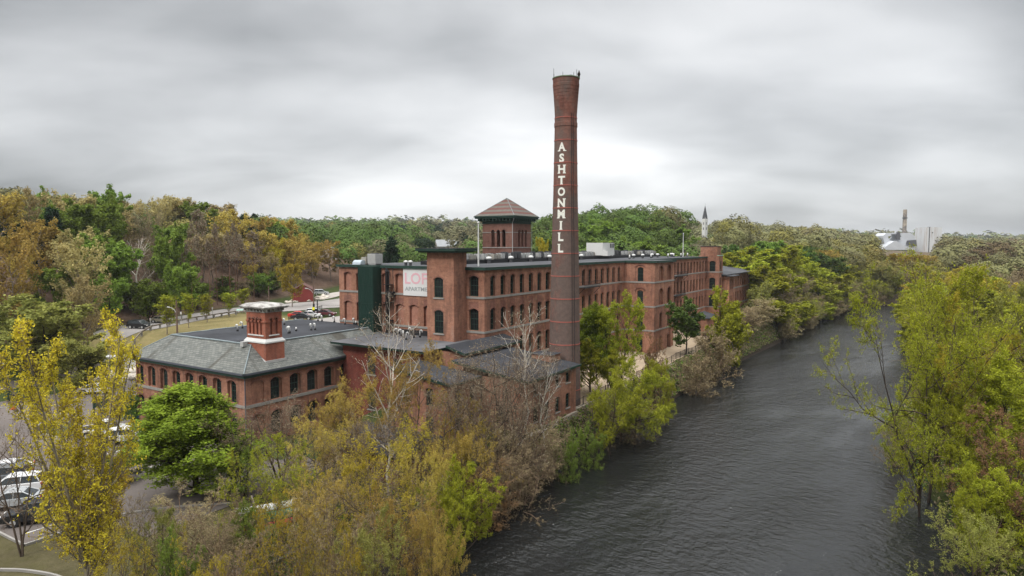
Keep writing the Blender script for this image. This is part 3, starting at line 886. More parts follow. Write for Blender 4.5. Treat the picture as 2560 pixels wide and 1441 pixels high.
for k in range(4):
    wl = Wall(b, cor[k], cor[(k+1) % 4], 0, 0)
    for j in range(10):
        x = -0.05+(S+0.1)*j/9; b.obox(wl.pt(x, 24.72, 0.5), (*wl.d, 0), (*wl.n, 0), (0, 0, 1), 0.11, 0.48, 0.23)
b.build('bracketed_eaves', M['green'], bf)
cu, cv = u0+S/2, v0+S/2; e = S/2+1.1
b = MB(org)
nb = 9
for k in range(nb):
    za, zb_ = 25.44+(28.9-25.44)*k/nb, 25.44+(28.9-25.44)*(k+1)/nb
    ea, eb = e*(1-k/nb), e*(1-(k+1)/nb)
    b.cur = 1 if k % 2 == 1 else 0
    for q in range(4):
        sx = ((-1, -1), (1, -1), (1, 1), (-1, 1)); p, r = sx[q], sx[(q+1) % 4]
        pts = [(cu+ea*p[0], cv+ea*p[1], za), (cu+ea*r[0], cv+ea*r[1], za), (cu+eb*r[0], cv+eb*r[1], zb_), (cu+eb*p[0], cv+eb*p[1], zb_)]
        b.face(pts[:3] if k == nb-1 else pts)
b.build('roof', [m_simple('grey_slate', (0.115, 0.105, 0.09), 0.85, 0.35, 2.0), m_simple('red_slate', (0.115, 0.050, 0.041), 0.85, 0.3, 2.0)], bf)
b = MB(org)
for p in ((-1, -1), (1, -1), (1, 1), (-1, 1)): b.tube([(cu+e*p[0], cv+e*p[1], 25.44), (cu, cv, 28.92)], 0.045, 5)
b.build('hip_flashing', M['flash'], bf)
b = MB(org)
b.tube([(u0-1.0, v0-1.0, 25.0), (u0-0.15, v0-0.15, 24.1), (u0-0.13, v0-0.13, 17.2)], 0.06, 6); b.tube([(u0+S+1, v0-1.0, 25.0), (u0+S+.15, v0-0.15, 24.1), (u0+S+.13, v0-0.13, 17.2)], 0.06, 6)
b.build('downpipe', M['grey'], bf)

# ---------- short building with slate skirt roof
org = (-23.8, 15.5, -2.4)
sb = uvroot('engine_house', org, 'low brick building with slate skirt roof round a flat black roof, beside the car park', 'building')
wb = MB(org); stn = MB(org)
SR = [(-1.55, 1.1), (2.35, 4.95)]
wl = Wall(wb, (-23.8, 37.9), (-23.8, 15.5), -3.4, 5.6)
ops = []
for k in range(8):
    x = 37.9-(36.95-2.715*k); ops += [(x-0.8, x+0.8, zb, zt-0.35, 0.35) for zb, zt in SR]
wl.fill(ops, 0.32); wb.cur = 1
for o in ops: wl.hood(*o[:2], *o[3:], w=0.22)
wb.cur = 0
swin = []
for o in ops:
    i = (o[0]+0.25, o[1]-0.25, o[2], o[3]-0.05, 0.3); w2 = Wall(wb, (-23.48, 37.9), (-23.48, 15.5), 0, 0)
    infill(w2, o, i, 0.15); swin.append((w2, i, 0.15))
wl.mb = stn; wl.course(2.15, 0.32, 0.1)
wl = Wall(wb, (-23.8, 15.5), (0, 15.5), -3.4, 5.6)
ops = []
for k, x in enumerate((1.6, 4.05, 6.75, 9.3, 11.95, 14.6)):
    ops += [(x-0.8, x+0.8, zb, zt-0.38, 0.38) for zb, zt in SR]
wl.fill(ops, 0.32); wb.cur = 1
for o in ops: wl.hood(*o[:2], *o[3:], w=0.22)
wb.cur = 0
w2 = Wall(wb, (-23.8, 15.82), (0, 15.82), 0, 0)
for o in ops:
    if o[0] < 2: wb.face([w2.pt(x, z, 0.15) for x, z in [(o[0], o[2])]+arch(*o[:2], *o[3:])+[(o[1], o[2])]])
    else:
        i = (o[0]+0.14, o[1]-0.14, o[2], o[3]-0.04, 0.34); infill(w2, o, i, 0.15); swin.append((w2, i, 0.15))
wl.mb = stn; wl.course(2.15, 0.34, 0.1)
Wall(wb, (0, 15.5), (0, 37.9), -3.4, 5.6).fill([]); Wall(wb, (0, 37.9), (-23.8, 37.9), -3.4, 5.6).fill([])
wb.build('wall', [M['brick'], M['brick_dark']], sb)
stn.build('stone_course', M['stone'], sb)
for w2, i, d in swin: add_window(w2, sb, *i, d, org, sub=True, bars=2)
b = MB(org)
E0, E1, F0, F1 = -24.35, 0.3, 14.95, 38.45; IN = 3.7
b.box(E0+0.1, F0+0.1, 5.45, E1, F1-0.1, 5.85); b.build('eaves', M['green'], sb)
b = MB(org)
for (a, c, d, e2) in ((E0, F0, E0+0.16, F1), (E0, F0, E1, F0+0.16), (E0, F1-0.16, E1, F1)): b.box(a-0.06, c-0.06, 5.78, d+0.06, e2+0.06, 5.98)
b.tube([(-23.95, 15.35, 5.8), (-23.93, 15.4, -2.4)], 0.06, 6)
b.build('gutter', m_simple('gutter_metal', (0.09, 0.10, 0.12), 0.5, 0.2), sb)
def slate_roof():
    me_v = []; me_f = []; uvs = []
    RZ, EZ = 8.5, 6.0; sl_ = math.hypot(RZ-EZ, IN)
    def quad(p, uvq):
        i = len(me_v); me_v.extend([(a-org[0], b_-org[1], c-org[2]) for a, b_, c in p]); me_f.append([i, i+1, i+2, i+3]); uvs.extend(uvq)
    quad([(E0, F1, EZ), (E0, F0, EZ), (E0+IN, F0+IN, RZ), (E0+IN, F1-IN, RZ)], [(0, 0), (F1-F0, 0), (F1-F0-IN, sl_), (IN, sl_)])
    quad([(E0, F0, EZ), (E1, F0, EZ), (E1, F0+IN, RZ), (E0+IN, F0+IN, RZ)], [(40, 0), (40+E1-E0, 0), (40+E1-E0, sl_), (40+IN, sl_)])
    quad([(E1, F1, EZ), (E0, F1, EZ), (E0+IN, F1-IN, RZ), (E1, F1-IN, RZ)], [(80, 0), (80+E1-E0, 0), (80+E1-E0-IN, sl_), (80, sl_)])
    me = bpy.data.meshes.new('roof'); me.from_pydata(me_v, [], me_f)
    ul = me.uv_layers.new(name='UVMap')
    for k, q in enumerate(uvs): ul.data[k].uv = q
    me.materials.append(M['slate']); me.update(); link(bpy.data.objects.new('roof', me), sb)
slate_roof()
b = MB(org); b.face([(E0+IN, F0+IN, 8.48), (E1, F0+IN, 8.48), (E1, F1-IN, 8.48), (E0+IN, F1-IN, 8.48)]); b.build('flat_roof', M['flat'], sb)
b = MB(org)
random.seed(4)
def flashrun(a, c):
    n = int(math.hypot(c[0]-a[0], c[1]-a[1])/1.3)
    for k in range(n):
        t0, t1_ = k/n, (k+1)/n; j = random.uniform(-.05, .05)
        p = Vector((a[0]+(c[0]-a[0])*(t0+t1_)/2, a[1]+(c[1]-a[1])*(t0+t1_)/2, 8.52+j*0.4)); d = Vector((c[0]-a[0], c[1]-a[1], 0)).normalized()
        b.obox(p, d, (-d.y, d.x, 0), (0, 0, 1), 1.3/2*1.03, 0.14+abs(j), 0.045)
flashrun((E0+IN, F1-IN), (E0+IN, F0+IN)); flashrun((E0+IN, F0+IN), (E1, F0+IN)); flashrun((E0+IN, F1-IN), (E1, F1-IN))
b.tube([(E0, F0, 6.03), (E0+IN, F0+IN, 8.53)], 0.07, 5); b.tube([(E0, F1, 6.03), (E0+IN, F1-IN, 8.53)], 0.07, 5)
b.build('ridge_flashing', M['flash'], sb)

# ---------- vented brick stack on the slate roof
org = (-19.5, 15.8, 6.2)
org = (-20.7, 16.0, 6.7)
vk = uvroot('vent_stack', org, 'square ornamental brick stack with white collar and heavy white cap, on the slate roof', 'chimney stack')
wb = MB(org)
x0, x1, y0, y1 = -20.7, -18.1, 16.0, 19.7
wb.box(x0, y0, 6.3, x1, y1, 8.85)
i_ = 0.16
cor = [(x0+i_, y1-i_), (x0+i_, y0+i_), (x1-i_, y0+i_), (x1-i_, y1-i_)]
for k in range(4):
    wl = Wall(wb, cor[k], cor[(k+1) % 4], 8.8, 12.4)
    L = wl.L; n = 4 if k % 2 == 0 else 2
    xs_ = [0.62+0.66*j for j in range(4)] if n == 4 else [0.78, 1.52]
    ops = [(x-0.15, x+0.15, 9.75, 11.5, 0.15) for x in xs_]
    wl.fill(ops, 0.28)
    wb.cur = 1
    for o in ops:
        wl.hood(*o[:2], *o[3:], w=0.14, out=0.07); wb.face([wl.pt(x, z, -0.27) for x, z in [(o[0], o[2])]+arch(*o[:2], *o[3:])+[(o[1], o[2])]])
    wb.cur = 0
    xx = [0]+[t for o in ops for t in (o[0], o[1])]+[L]
    for a, c in zip(xx[::2], xx[1::2]): wl.course(11.28, 0.2, 0.12, a, c)
wb.build('shaft', [m_brick('stack_brick', (0.34, 0.11, 0.065), (0.27, 0.085, 0.05), 0.4, efflo=0.15), M['brick_dark']], vk)
b = MB(org)
def frus(b, x0, y0, x1, y1, z0, z1, g0, g1):
    lo = [(x0-g0, y0-g0, z0), (x1+g0, y0-g0, z0), (x1+g0, y1+g0, z0), (x0-g0, y1+g0, z0)]
    hi = [(x0-g1, y0-g1, z1), (x1+g1, y0-g1, z1), (x1+g1, y1+g1, z1), (x0-g1, y1+g1, z1)]
    for k in range(4): b.face([lo[k], lo[(k+1) % 4], hi[(k+1) % 4], hi[k]])
    b.face(hi); b.face(lo[::-1])
frus(b, x0, y0, x1, y1, 8.8, 8.95, 0.10, 0.10); frus(b, x0, y0, x1, y1, 8.95, 9.28, 0.10, -0.14)
b.build('collar', M['white'], vk)
b = MB(org)
for k in range(4):
    wl = Wall(b, cor[k], cor[(k+1) % 4], 0, 0); m_ = 0.3 if k % 2 == 0 else 0.45
    wl.course(9.66, 0.13, 0.1, m_, wl.L-m_)
b.build('ledge', M['white'], vk)
b = MB(org)
frus(b, x0, y0, x1, y1, 12.32, 12.42, -0.08, -0.08); frus(b, x0, y0, x1, y1, 12.40, 12.75, -0.13, -0.13)
frus(b, x0, y0, x1, y1, 12.74, 12.84, 0.3, 0.34); frus(b, x0, y0, x1, y1, 12.84, 12.98, 0.42, 0.45); frus(b, x0, y0, x1, y1, 12.98, 13.3, 0.45, -0.1)
for k in range(4):
    wl = Wall(b, cor[k], cor[(k+1) % 4], 0, 0); n = 7 if k % 2 == 0 else 5
    for j in range(n): b.obox(wl.pt(wl.L*j/(n-1), 12.6, 0.16), (*wl.d, 0), (*wl.n, 0), (0, 0, 1), 0.07, 0.15, 0.14)
t_ = NT('stained_white_cap', 0.8, 0.2)
t_.col(t_.mix(t_.mapr(t_.noise(1.1, 6, 0.7, stretch=(1, 0.5, 1)), 0.42, 0.60, 0, 0.85), (0.46, 0.45, 0.42), (0.09, 0.075, 0.07)))
b.build('cap', t_.m, vk)
b = MB(org)
b.tube([(x0-0.05, y1, 9.3-0.7), (x0-0.05, y0-0.05, 6.72)], 0.08, 5); b.box(x0-0.1, y0-0.16, 6.55, x1+0.15, y0, 6.82); b.box(x0-0.7, y1-0.6, 8.3, x0-0.05, y1-0.05, 8.85)
b.build('base_flashing', M['grey'], vk)

# ---------- red flat roofed block in front of the gable
org = (-9.5, 2.2, -2.4)
rb = uvroot('red_block', org, 'dark red brick block with overhanging grey flat roof, before the square stair tower', 'building')
wb = MB(org)
wl = Wall(wb, (-9.5, 15.45), (-9.5, 2.2), -3.4, 7.3)
ops = [(4.3, 5.6, zb, zb+2.3, 0.0) for zb in (-0.4, 4.0)]+[(8.6, 9.9, zb, zb+2.3, 0.0) for zb in (-0.4, 4.0)]
wl.fill(ops, 0.2)
wl2 = Wall(wb, (-9.5, 2.2), (-0.5, 2.2), -3.4, 7.3); wb.cur = 1; wl2.fill([], slot=1)
wb.cur = 0
Wall(wb, (-0.5, 2.2), (-0.5, 15.45), 0, 7.3).fill([]); Wall(wb, (-0.5, 15.45), (-9.5, 15.45), 5, 7.3).fill([])
wb.build('wall', [M['brick_red'], M['brick']], rb)
for o in ops: add_window(wl, rb, *o, 0.2, org, sub=True, bars=1)
b = MB(org)
for o in ops: b.obox(wl.pt((o[0]+o[1])/2, o[2]-0.08, 0.03), (*wl.d, 0), (*wl.n, 0), (0, 0, 1), 0.8, 0.08, 0.08)
b.build('sill', M['stone'], rb)
b = MB(org); frus(b, -9.5, 2.2, -0.6, 15.5, 7.28, 7.5, 0.15, 0.45); frus(b, -9.5, 2.2, -0.6, 15.5, 7.5, 7.76, 1.05, 1.12); b.build('fascia', M['green'], rb)
b = MB(org); b.box(-10.66, 1.04, 7.765, 0.55, 16.64, 7.80); b.build('roof', m_roof_flat('grey_membrane', (0.10, 0.10, 0.105)), rb)

# ---------- riverside wing round the chimney foot
org = (-7, -12, 0)
rw = uvroot('riverside_wing', org, 'lower brick wing with sloping dark roofs round the foot of the tall chimney', 'building')
wb = MB(org); rf = MB(org); tr = MB(org)
wl = Wall(wb, (-9.5, -12), (2.0, -12), -3.8, 5.6)
wn_ = []
ops = [(x-0.5, x+0.5, zb, zt-0.12, 0.12) for x in (1.9, 4.4, 6.9, 9.4) for zb, zt in ((0.85, 2.6), (3.85, 5.35))]
wl.fill(ops, 0.25); wn_ += [(wl, *o, 0.25) for o in ops]
stw = MB(org)
for o in ops: stw.obox(wl.pt((o[0]+o[1])/2, o[2]-0.07, 0.02), (*wl.d, 0), (*wl.n, 0), (0, 0, 1), 0.6, 0.06, 0.07)
Wall(wb, (2.0, -12), (2.0, 0), -1, 5.6).fill([])
wl = Wall(wb, (-9.5, -6), (-9.5, -12), -3.8, 5.6); wl.fill([(2.4, 3.4, 0.8, 2.6, 0)], 0.25); wn_.append((wl, 2.4, 3.4, 0.8, 2.6, 0, 0.25))
wl = Wall(wb, (-15, -6), (-9.5, -6), -3.8, 5.6)
ops = [(x-0.5, x+0.5, zb, zt-0.12, 0.12) for x in (1.5, 4.0) for zb, zt in ((0.0, 1.9), (3.0, 4.9))]
wl.fill(ops, 0.25); wn_ += [(wl, *o, 0.25) for o in ops]
wl = Wall(wb, (-15, 2.2), (-15, -6), -3.8, 5.6)
ops = [(x-0.5, x+0.5, zb, zt-0.12, 0.12) for x in (2, 5.5) for zb, zt in ((0.0, 1.9), (3.0, 4.9))]
wl.fill(ops, 0.25); wn_ += [(wl, *o, 0.25) for o in ops]
Wall(wb, (-9.5, 2.2), (-15, 2.2), -3.8, 5.6).fill([])
Wall(wb, (-7.5, 2.1), (-7.5, -2.2), 3, 7.5).fill([]); Wall(wb, (-7.5, -2.2), (4.1, -2.2), 3, 7.5).fill([]); Wall(wb, (4.1, -2.2), (4.1, -0.05), 3, 7.5).fill([])
wb.box(-0.4, -9.9, 5.5, 1.9, -7.2, 6.9)
wb.face([(2.0, -12, 5.6), (2.0, -2.2, 5.6), (2.0, -2.2, 7.0)]); wb.face([(-15, 2.2, 5.6), (-15, -6, 5.6), (-15, 2.2, 6.5)])
wb.build('wall', M['brick'], rw); stw.build('sill', M['stone'], rw)
def slope(u0, u1, va, za, vb, zb, th=0.1):
    rf.face([(u0, va, za), (u1, va, za), (u1, vb, zb), (u0, vb, zb)]); rf.face([(u0, va, za-th), (u0, vb, zb-th), (u1, vb, zb-th), (u1, va, za-th)])
    tr.box(u0-0.02, va-0.08, za-0.25, u1+0.02, va-0.02, za+0.02)
    for uu in (u0-0.03, u1-0.02): tr.face([(uu, va, za-0.28), (uu, vb, zb-0.28), (uu, vb, zb+0.01), (uu, va, za+0.01)])
slope(-9.9, 2.3, -12.5, 5.72, -2.25, 7.02); slope(-15.4, -9.92, -6.5, 5.70, 2.1, 6.7); slope(-8.0, 4.4, -2.8, 7.55, -0.02, 8.3)
rf.face([(-0.6, -10.1, 6.93), (2.05, -10.1, 6.93), (2.05, -7, 6.93), (-0.6, -7, 6.93)])
rf.build('roof', M['flat'], rw); tr.build('fascia', M['green'], rw)
for w_, a, c, zb, zs, rise, d in wn_: add_window(w_, rw, a, c, zb, zs, rise, d, org, bars=1)

# ---------- small outbuilding at the bank
org = (-22.2, -5, -3.6)
so = uvroot('outbuilding', org, 'small red brick outbuilding with dark flat roof half hidden by the yellow budding trees', 'building')
wb = MB(org); wl = Wall(wb, (-22.2, 5.2), (-22.2, -5), -5.5, -0.25); ops = [(1.6, 2.6, -2.6, -1.2, 0), (7.2, 8.2, -2.6, -1.2, 0)]
wl.fill(ops, 0.2); wl2 = Wall(wb, (-22.2, -5), (-15.05, -5), -5.5, -0.25); wl2.fill([]); Wall(wb, (-15.05, 5.2), (-22.2, 5.2), -5.5, -0.25).fill([])
wb.build('wall', M['brick_red'], so)
for o in ops: add_window(wl, so, *o, 0.2, org, bars=1)
b = MB(org); frus(b, -22.2, -5, -15.9, 5.2, -0.3, 0.0, 0.5, 0.8); b.build('fascia', M['green'], so)
b = MB(org); b.box(-23.02, -5.82, 0.005, -15.08, 6.02, 0.04); b.build('roof', M['flat'], so)

# ---------- far end block with hipped roof
org = (102.3, -4.8, 0)
eb = uvroot('end_block', org, 'lower brick end block with dark overhanging hipped roof, beyond the far end of the mill', 'building')
wb = MB(org)
wl = Wall(wb, (102.3, -3.0), (102.3, -4.8), -0.6, 12.1); wl.fill([])
wl = Wall(wb, (102.3, -4.8), (106.6, -4.8), -0.6, 12.1)
wn_ = []
ops = [(x-0.5, x+0.5, zb, zt-0.25, 0.25) for x in (1.2, 3.0) for zb, zt in ((0.6, 3.2), (4.4, 7.2), (8.7, 11.4))]
wl.fill(ops, 0.3); wn_ += [(wl, *o, 0.3) for o in ops]
Wall(wb, (106.6, -4.8), (106.6, -3.1), -0.6, 12.1).fill([])
wl = Wall(wb, (106.6, -3.1), (132, -3.1), -0.6, 12.1)
ops = [(x-0.55, x+0.55, zb, zt-0.28, 0.28) for x in [1.8+2.6*k for k in range(9)] for zb, zt in ((0.6, 3.2), (4.4, 7.4), (8.8, 11.6))]
wl.fill(ops, 0.35); wn_ += [(wl, *o, 0.35) for o in ops]
Wall(wb, (132, -3.1), (132, 20), -0.6, 12.1).fill([]); Wall(wb, (132, 20), (102.3, 20), -0.6, 12.1).fill([])
wb.build('wall', M['brick'], eb)
b = MB(org)
wl.mb = b
for z in (4.2, 8.5): wl.course(z)
b.build('stone_course', M['stone'], eb)
for wd in wn_: add_window(wd[0], eb, *wd[1:6], wd[6], org, bars=2)
b = MB(org); b.box(101.3, -6.0, 12.1, 108.2, -2.0, 12.35)
frus(b, 102.3, -3.1, 132, 20, 12.35, 12.6, 1.3, 1.35); frus(b, 102.3, -3.1, 132, 20, 12.6, 14.6, 1.3, -9)
b.build('roof', M['millroof'], eb)

org = (140, -2, 0)
e2 = uvroot('mansard_house', org, 'small brick building with grey mansard roof glimpsed through trees beyond the end block', 'building')
wb = MB(org); wl = Wall(wb, (140, -2), (152, -2), -0.6, 7.5); ops = [(x-0.5, x+0.5, 4.6, 6.6, 0.25) for x in (2, 4.5, 7, 9.5)]; wl.fill(ops, 0.3)
w4 = Wall(wb, (140, 10), (140, -2), -0.6, 7.5); w4.fill([])
wb.build('wall', M['brick'], e2)
for o in ops: add_window(wl, e2, *o, 0.3, org)
b = MB(org); frus(b, 140, -2, 152, 10, 7.5, 10.6, 0.4, -1.2); b.build('roof', M['slate'], e2)

# ---------- patio utility shed
org = (70.5, -8.4, 0)
us_ = uvroot('utility_shed', org, 'small brick utility hut with low dark hipped roof on the riverside terrace', 'shed')
wb = MB(org); wl = Wall(wb, (70.5, -4.6), (70.5, -8.4), -0.2, 4.5); wl.fill([(1.4, 2.4, 0.0, 2.2, 0)], 0.15); w2 = Wall(wb, (70.5, -8.4), (76.5, -8.4), -0.2, 4.5); w2.fill([(2.4, 3.4, 1.6, 3, 0)], 0.15)
Wall(wb, (76.5, -8.4), (76.5, -4.6), -0.2, 4.5).fill([]); Wall(wb, (76.5, -4.6), (70.5, -4.6), -0.2, 4.5).fill([])
wb.build('wall', M['brick'], us_)
add_window(w2, us_, 2.4, 3.4, 1.6, 3, 0, 0.15, org, bars=1)
b = MB(org); b.obox(wl.pt(1.9, 1.1, -0.12), (*wl.d, 0), (*wl.n, 0), (0, 0, 1), 0.48, 0.03, 1.08); b.build('door', M['green'], us_)
b = MB(org); frus(b, 70.5, -8.4, 76.5, -4.6, 4.5, 4.65, 0.45, 0.45); frus(b, 70.5, -8.4, 76.5, -4.6, 4.65, 5.7, 0.45, -1.8); b.build('roof', M['flat'], us_)

# ---------- the tall chimney
CX, CY, _ = W(4.4, -9.2)
ch = empty('factory_chimney', (CX, CY, 0), 0, 'very tall round brick chimney with thin red bands and white lettering ASHTON MILL', 'chimney')
def zat(py, Yd=None):
    "height above ground of a sight line at the chimney"
    b_ = (720.5-py)/FPX; return CAMZ+(CY if Yd is None else Yd)/(_cp+b_*_sp)*(-_sp+b_*_cp)
ZT = zat(199)
def chr_(z): return float(np.interp(z, [-1, 4, 8, 14, 20, 27, 36, 36.2, 40.4, 41.1], [2.06, 1.98, 1.9, 1.80, 1.66, 1.50, 1.36, 1.36, 1.62, 1.66]))
b = MB()
prof = [(chr_(z), z) for z in np.arange(-1.2, 34.9, 0.9)]
prof += [(chr_(35), 34.95), (1.43, 35.0), (1.43, 35.5), (1.37, 35.55), (1.36, 36.6)]
for k in range(9):
    z = 36.6+k*0.42; r = 1.37+0.022*k+0.0010*k*k
    prof += [(r, z), (r+0.02, z+0.38), (r-0.0, z+0.40)]
prof += [(1.58, 40.4), (1.60, 40.5), (1.62, 41.0)]
prof += [(1.35, 41.02), (1.28, 39.5)]
dz_ = ZT-41.0; prof = [(r, z if z < 20 else z+dz_*(z-20)/21.0) for r, z in prof]
b.lathe(prof, 64); b.build('shaft', m_brick('sooty_chimney_brick', (0.23, 0.085, 0.06), (0.15, 0.06, 0.046), 0.6, soot=0.88, efflo=0.25), ch)
band_m = m_simple('red_iron_band', (0.36, 0.11, 0.085), 0.7, 0.2)
for k in range(14):
    z = zat(297+56.1*k)
    if z < 0: break
    r = chr_(z)+0.022
    b = MB(); b.lathe([(r-0.02, z-0.06), (r+0.012, z-0.055), (r+0.012, z+0.055), (r-0.02, z+0.06)], 64); b.build('iron_band', band_m, ch)
b = MB(); b.lathe([(1.5, ZT), (1.69, ZT+.03), (1.69, ZT+.12), (1.3, ZT+.15)], 64); b.build('cap_ring', m_simple('verdigris_cap', (0.20, 0.26, 0.16), 0.8, 0.4, 3.0), ch)
b = MB(); random.seed(3)
for a, h in ((2.2, 0.35), (2.6, 1.4), (3.6, 0.3), (4.4, 0.35), (5.2, 0.35), (0.1, 0.3)):
    b.tube([(1.7*math.cos(a), 1.7*math.sin(a), ZT+.1), (1.7*math.cos(a), 1.7*math.sin(a), ZT+.15+h)], 0.025, 5)
b.tube([(1.2, -1.1, ZT+.1), (1.2, -1.1, ZT+.9)], 0.03, 5); b.tube([(0.5, -0.6, ZT+.1), (0.5, -0.6, ZT+.35)], [0.45, 0.3], 8)
b.build('lightning_rod', M['black'], ch)
bird = empty('bird', (CX+1.5, CY-0.75, ZT+0.14), 0, 'dark bird of prey perched on the right rim of the tall chimney', 'bird')
b = MB()
b.tube([(0.0, 0.22, -0.05), (0, 0.12, 0.10), (0, 0.02, 0.30), (0, -0.06, 0.48), (0, -0.08, 0.57), (0, -0.12, 0.66), (0, -0.21, 0.66)], [0.03, 0.09, 0.14, 0.12, 0.07, 0.075, 0.01], 10)
for s_ in (-1, 1):
    b.tube([(0.11*s_, -0.02, 0.46), (0.13*s_, 0.08, 0.25), (0.07*s_, 0.22, 0.02)], [0.05, 0.06, 0.01], 6); b.tube([(0.05*s_, 0.0, 0.2), (0.05*s_, -0.02, 0.0)], [0.035, 0.015], 5)
b.build('body', m_simple('dark_feathers', (0.05, 0.035, 0.028), 0.9, 0.3, 8), bird, smooth=True)
# lettering wrapped on the shaft
import bmesh
LA = math.radians(270-24)      # bearing of the letter column round the shaft
zc = [zat(y, CY-1.4) for y in (367, 395, 423, 451, 479.5, 507.5, 535.5, 564, 592.5, 621)]
vv = []; ff = []
for c_, z0 in zip('ASHTONMILL', zc):
    t = text_mesh(c_, 1.36, 0.055)
    bm_ = bmesh.new(); bm_.from_mesh(t)      # cut into narrow upright strips so that it can follow the round wall
    for q_ in np.arange(-0.9, 0.9, 0.09):
        bmesh.ops.bisect_plane(bm_, geom=bm_.verts[:]+bm_.edges[:]+bm_.faces[:], plane_co=(q_, 0, 0), plane_no=(1, 0, 0))
    bm_.to_mesh(t); bm_.free()
    xs2 = [v.co.x for v in t.vertices]; ys2 = [v.co.y for v in t.vertices]
    mx, my = (max(xs2)+min(xs2))/2, (max(ys2)+min(ys2))/2; hh = max(ys2)-min(ys2); k = 1.06/hh; ws = max(xs2)-min(xs2)
    kx = k*min(1.0, 0.95/(ws*k)) if c_ != 'I' else k
    base = len(vv)
    P2 = [((v.co.x-mx)*kx, (v.co.y-my)*k) for v in t.vertices]
    faces = [list(p.vertices) for p in t.polygons]
    # small serifs for I-like stems
    for x, z in P2:
        r = chr_(z0+z)+0.018; a = LA+x/r; vv.append((r*math.cos(a), r*math.sin(a), z0+z))
    ff += [[i+base for i in f] for f in faces]
    if c_ in 'IMNTHAL':
        feet = {'I': [(0, -1), (0, 1)], 'M': [(-1, -1), (1, -1)], 'N': [(-1, -1), (1, 1)], 'T': [(0, -1)], 'H': [(-1, -1), (1, -1), (-1, 1), (1, 1)], 'A': [(-1, -1), (1, -1)], 'L': [(-1, 1)]}[c_]
        hw = ws*kx/2
        for sx, sz in feet:
            xc = sx*(hw-0.10); zz = z0+sz*0.47
            base = len(vv)
            for dx, dz in ((-0.19, -0.055), (0.19, -0.055), (0.19, 0.055), (-0.19, 0.055)):
                r = chr_(zz)+0.019; a = LA+(xc+dx)/r; vv.append((r*math.cos(a), r*math.sin(a), zz+dz))
            ff.append([base, base+1, base+2, base+3])
    bpy.data.meshes.remove(t)
lm = bpy.data.meshes.new('painted_lettering'); lm.from_pydata(vv, [], ff); lm.materials.append(m_simple('white_lettering', (0.80, 0.79, 0.72), 0.8, 0.1, 3)); lm.update()
link(bpy.data.objects.new('painted_lettering', lm), ch)
b = MB()
a0 = math.radians(-62)
for s_ in (-0.18, 0.18):
    b.tube([((chr_(z)+0.1)*math.cos(a0+s_/2), (chr_(z)+0.1)*math.sin(a0+s_/2), z) for z in np.arange(0, 36.5, 2.0)], 0.03, 4)
b.build('conduit', M['black'], ch)

# ---------- roof equipment
def gooseneck(h=0.85, r=0.09, mat='white', straight=False):
    t = empty('vent_pipe', (0, 0, 0)); b = MB()
    if straight: b.tube([(0, 0, 0.15), (0, 0, h)], r, 8)
    else:
        pts = [(0, 0, 0.15), (0, 0, h-0.15)]+[(0.17-0.17*math.cos(a), 0, h-0.15+0.17*math.sin(a)) for a in np.linspace(0.4, math.pi, 6)]+[(0.34, 0, h-0.28)]
        b.tube(pts, r, 8)
    b.build('pipe', M[mat], t, smooth=True)
    b = MB(); b.tube([(0, 0, 0), (0, 0, 0.22)], [r*1.7, r*1.4], 8); b.build('boot', M['black'], t); return t
protos = {}
def place(proto, loc, rz, label, cat, group=None, first=[None], sc=None):
    key = proto.name
    o = proto if key not in protos else copy_tree(proto)
    protos[key] = 1
    o.location = loc; o.rotation_euler = (0, 0, rz)
    if sc: o.scale = sc
    return tag(o, label, cat, group)
gn = gooseneck(); gs = gooseneck(0.55, 0.1, 'white', True)
sbd = [(594, 828, 'leftmost'), (606, 821, 'second from left'), (711, 812, 'far'), (721.5, 834, 'near paired'), (724.5, 833, 'near paired'), (778, 826, 'middle short'), (788, 825, 'middle tall'), (795, 803, 'back'), (805, 804, 'back'), (836, 806, 'back'), (863, 811.7, 'gable side'), (885, 811, 'gable side')]
for k, (px, py, w_) in enumerate(sbd):
    p = P(px, py, 8.5); place(gn, (p[0], p[1], 8.48), 2.6+0.3*math.sin(k*2.1), 'white gooseneck vent pipe on the flat roof of the slate roofed building', 'vent pipe', 'vent pipes on the flat roof of the slate roofed building')
for px, py in ((740.6, 828), (889.6, 811.7)):
    p = P(px, py, 8.5); place(gs, (p[0], p[1], 8.48), 0, 'short straight white vent pipe on the flat roof of the slate roofed building', 'vent pipe', 'straight vent pipes on the flat roof')
gn2 = gooseneck(0.95, 0.1, 'grey')
for px, py, l in ((1015.7, 850, 'leftmost'), (1050, 844, 'third'), (1073.6, 847, 'rightmost')):
    p = P(px, py, 7.8); place(gn2, (p[0], p[1], 7.8), -0.3, f'grey gooseneck vent pipe on the red block roof, {l} of the row of bent pipes', 'vent pipe', 'pipes on the red block roof')
gn3 = gooseneck(1.15, 0.1, 'tanmetal'); p = P(1034.6, 845, 7.8); place(gn3, (p[0], p[1], 7.8), 3.0, 'tall tan gooseneck vent pipe on the red block roof', 'vent pipe', 'pipes on the red block roof')
gs2 = gooseneck(0.95, 0.11, 'white', True); p = P(1008, 844, 7.8); place(gs2, (p[0], p[1], 7.8), 0, 'straight white vent pipe at the left end of the red block roof', 'vent pipe', 'pipes on the red block roof')
for px, py in ((993, 826), (1003, 828), (1027, 824)):
    p = P(px, py, 8.5); place(gn, (p[0], p[1], 7.85), 2.8, 'white gooseneck vent pipe close to the bricked up gable behind the red block', 'vent pipe', 'vent pipes at the gable foot')

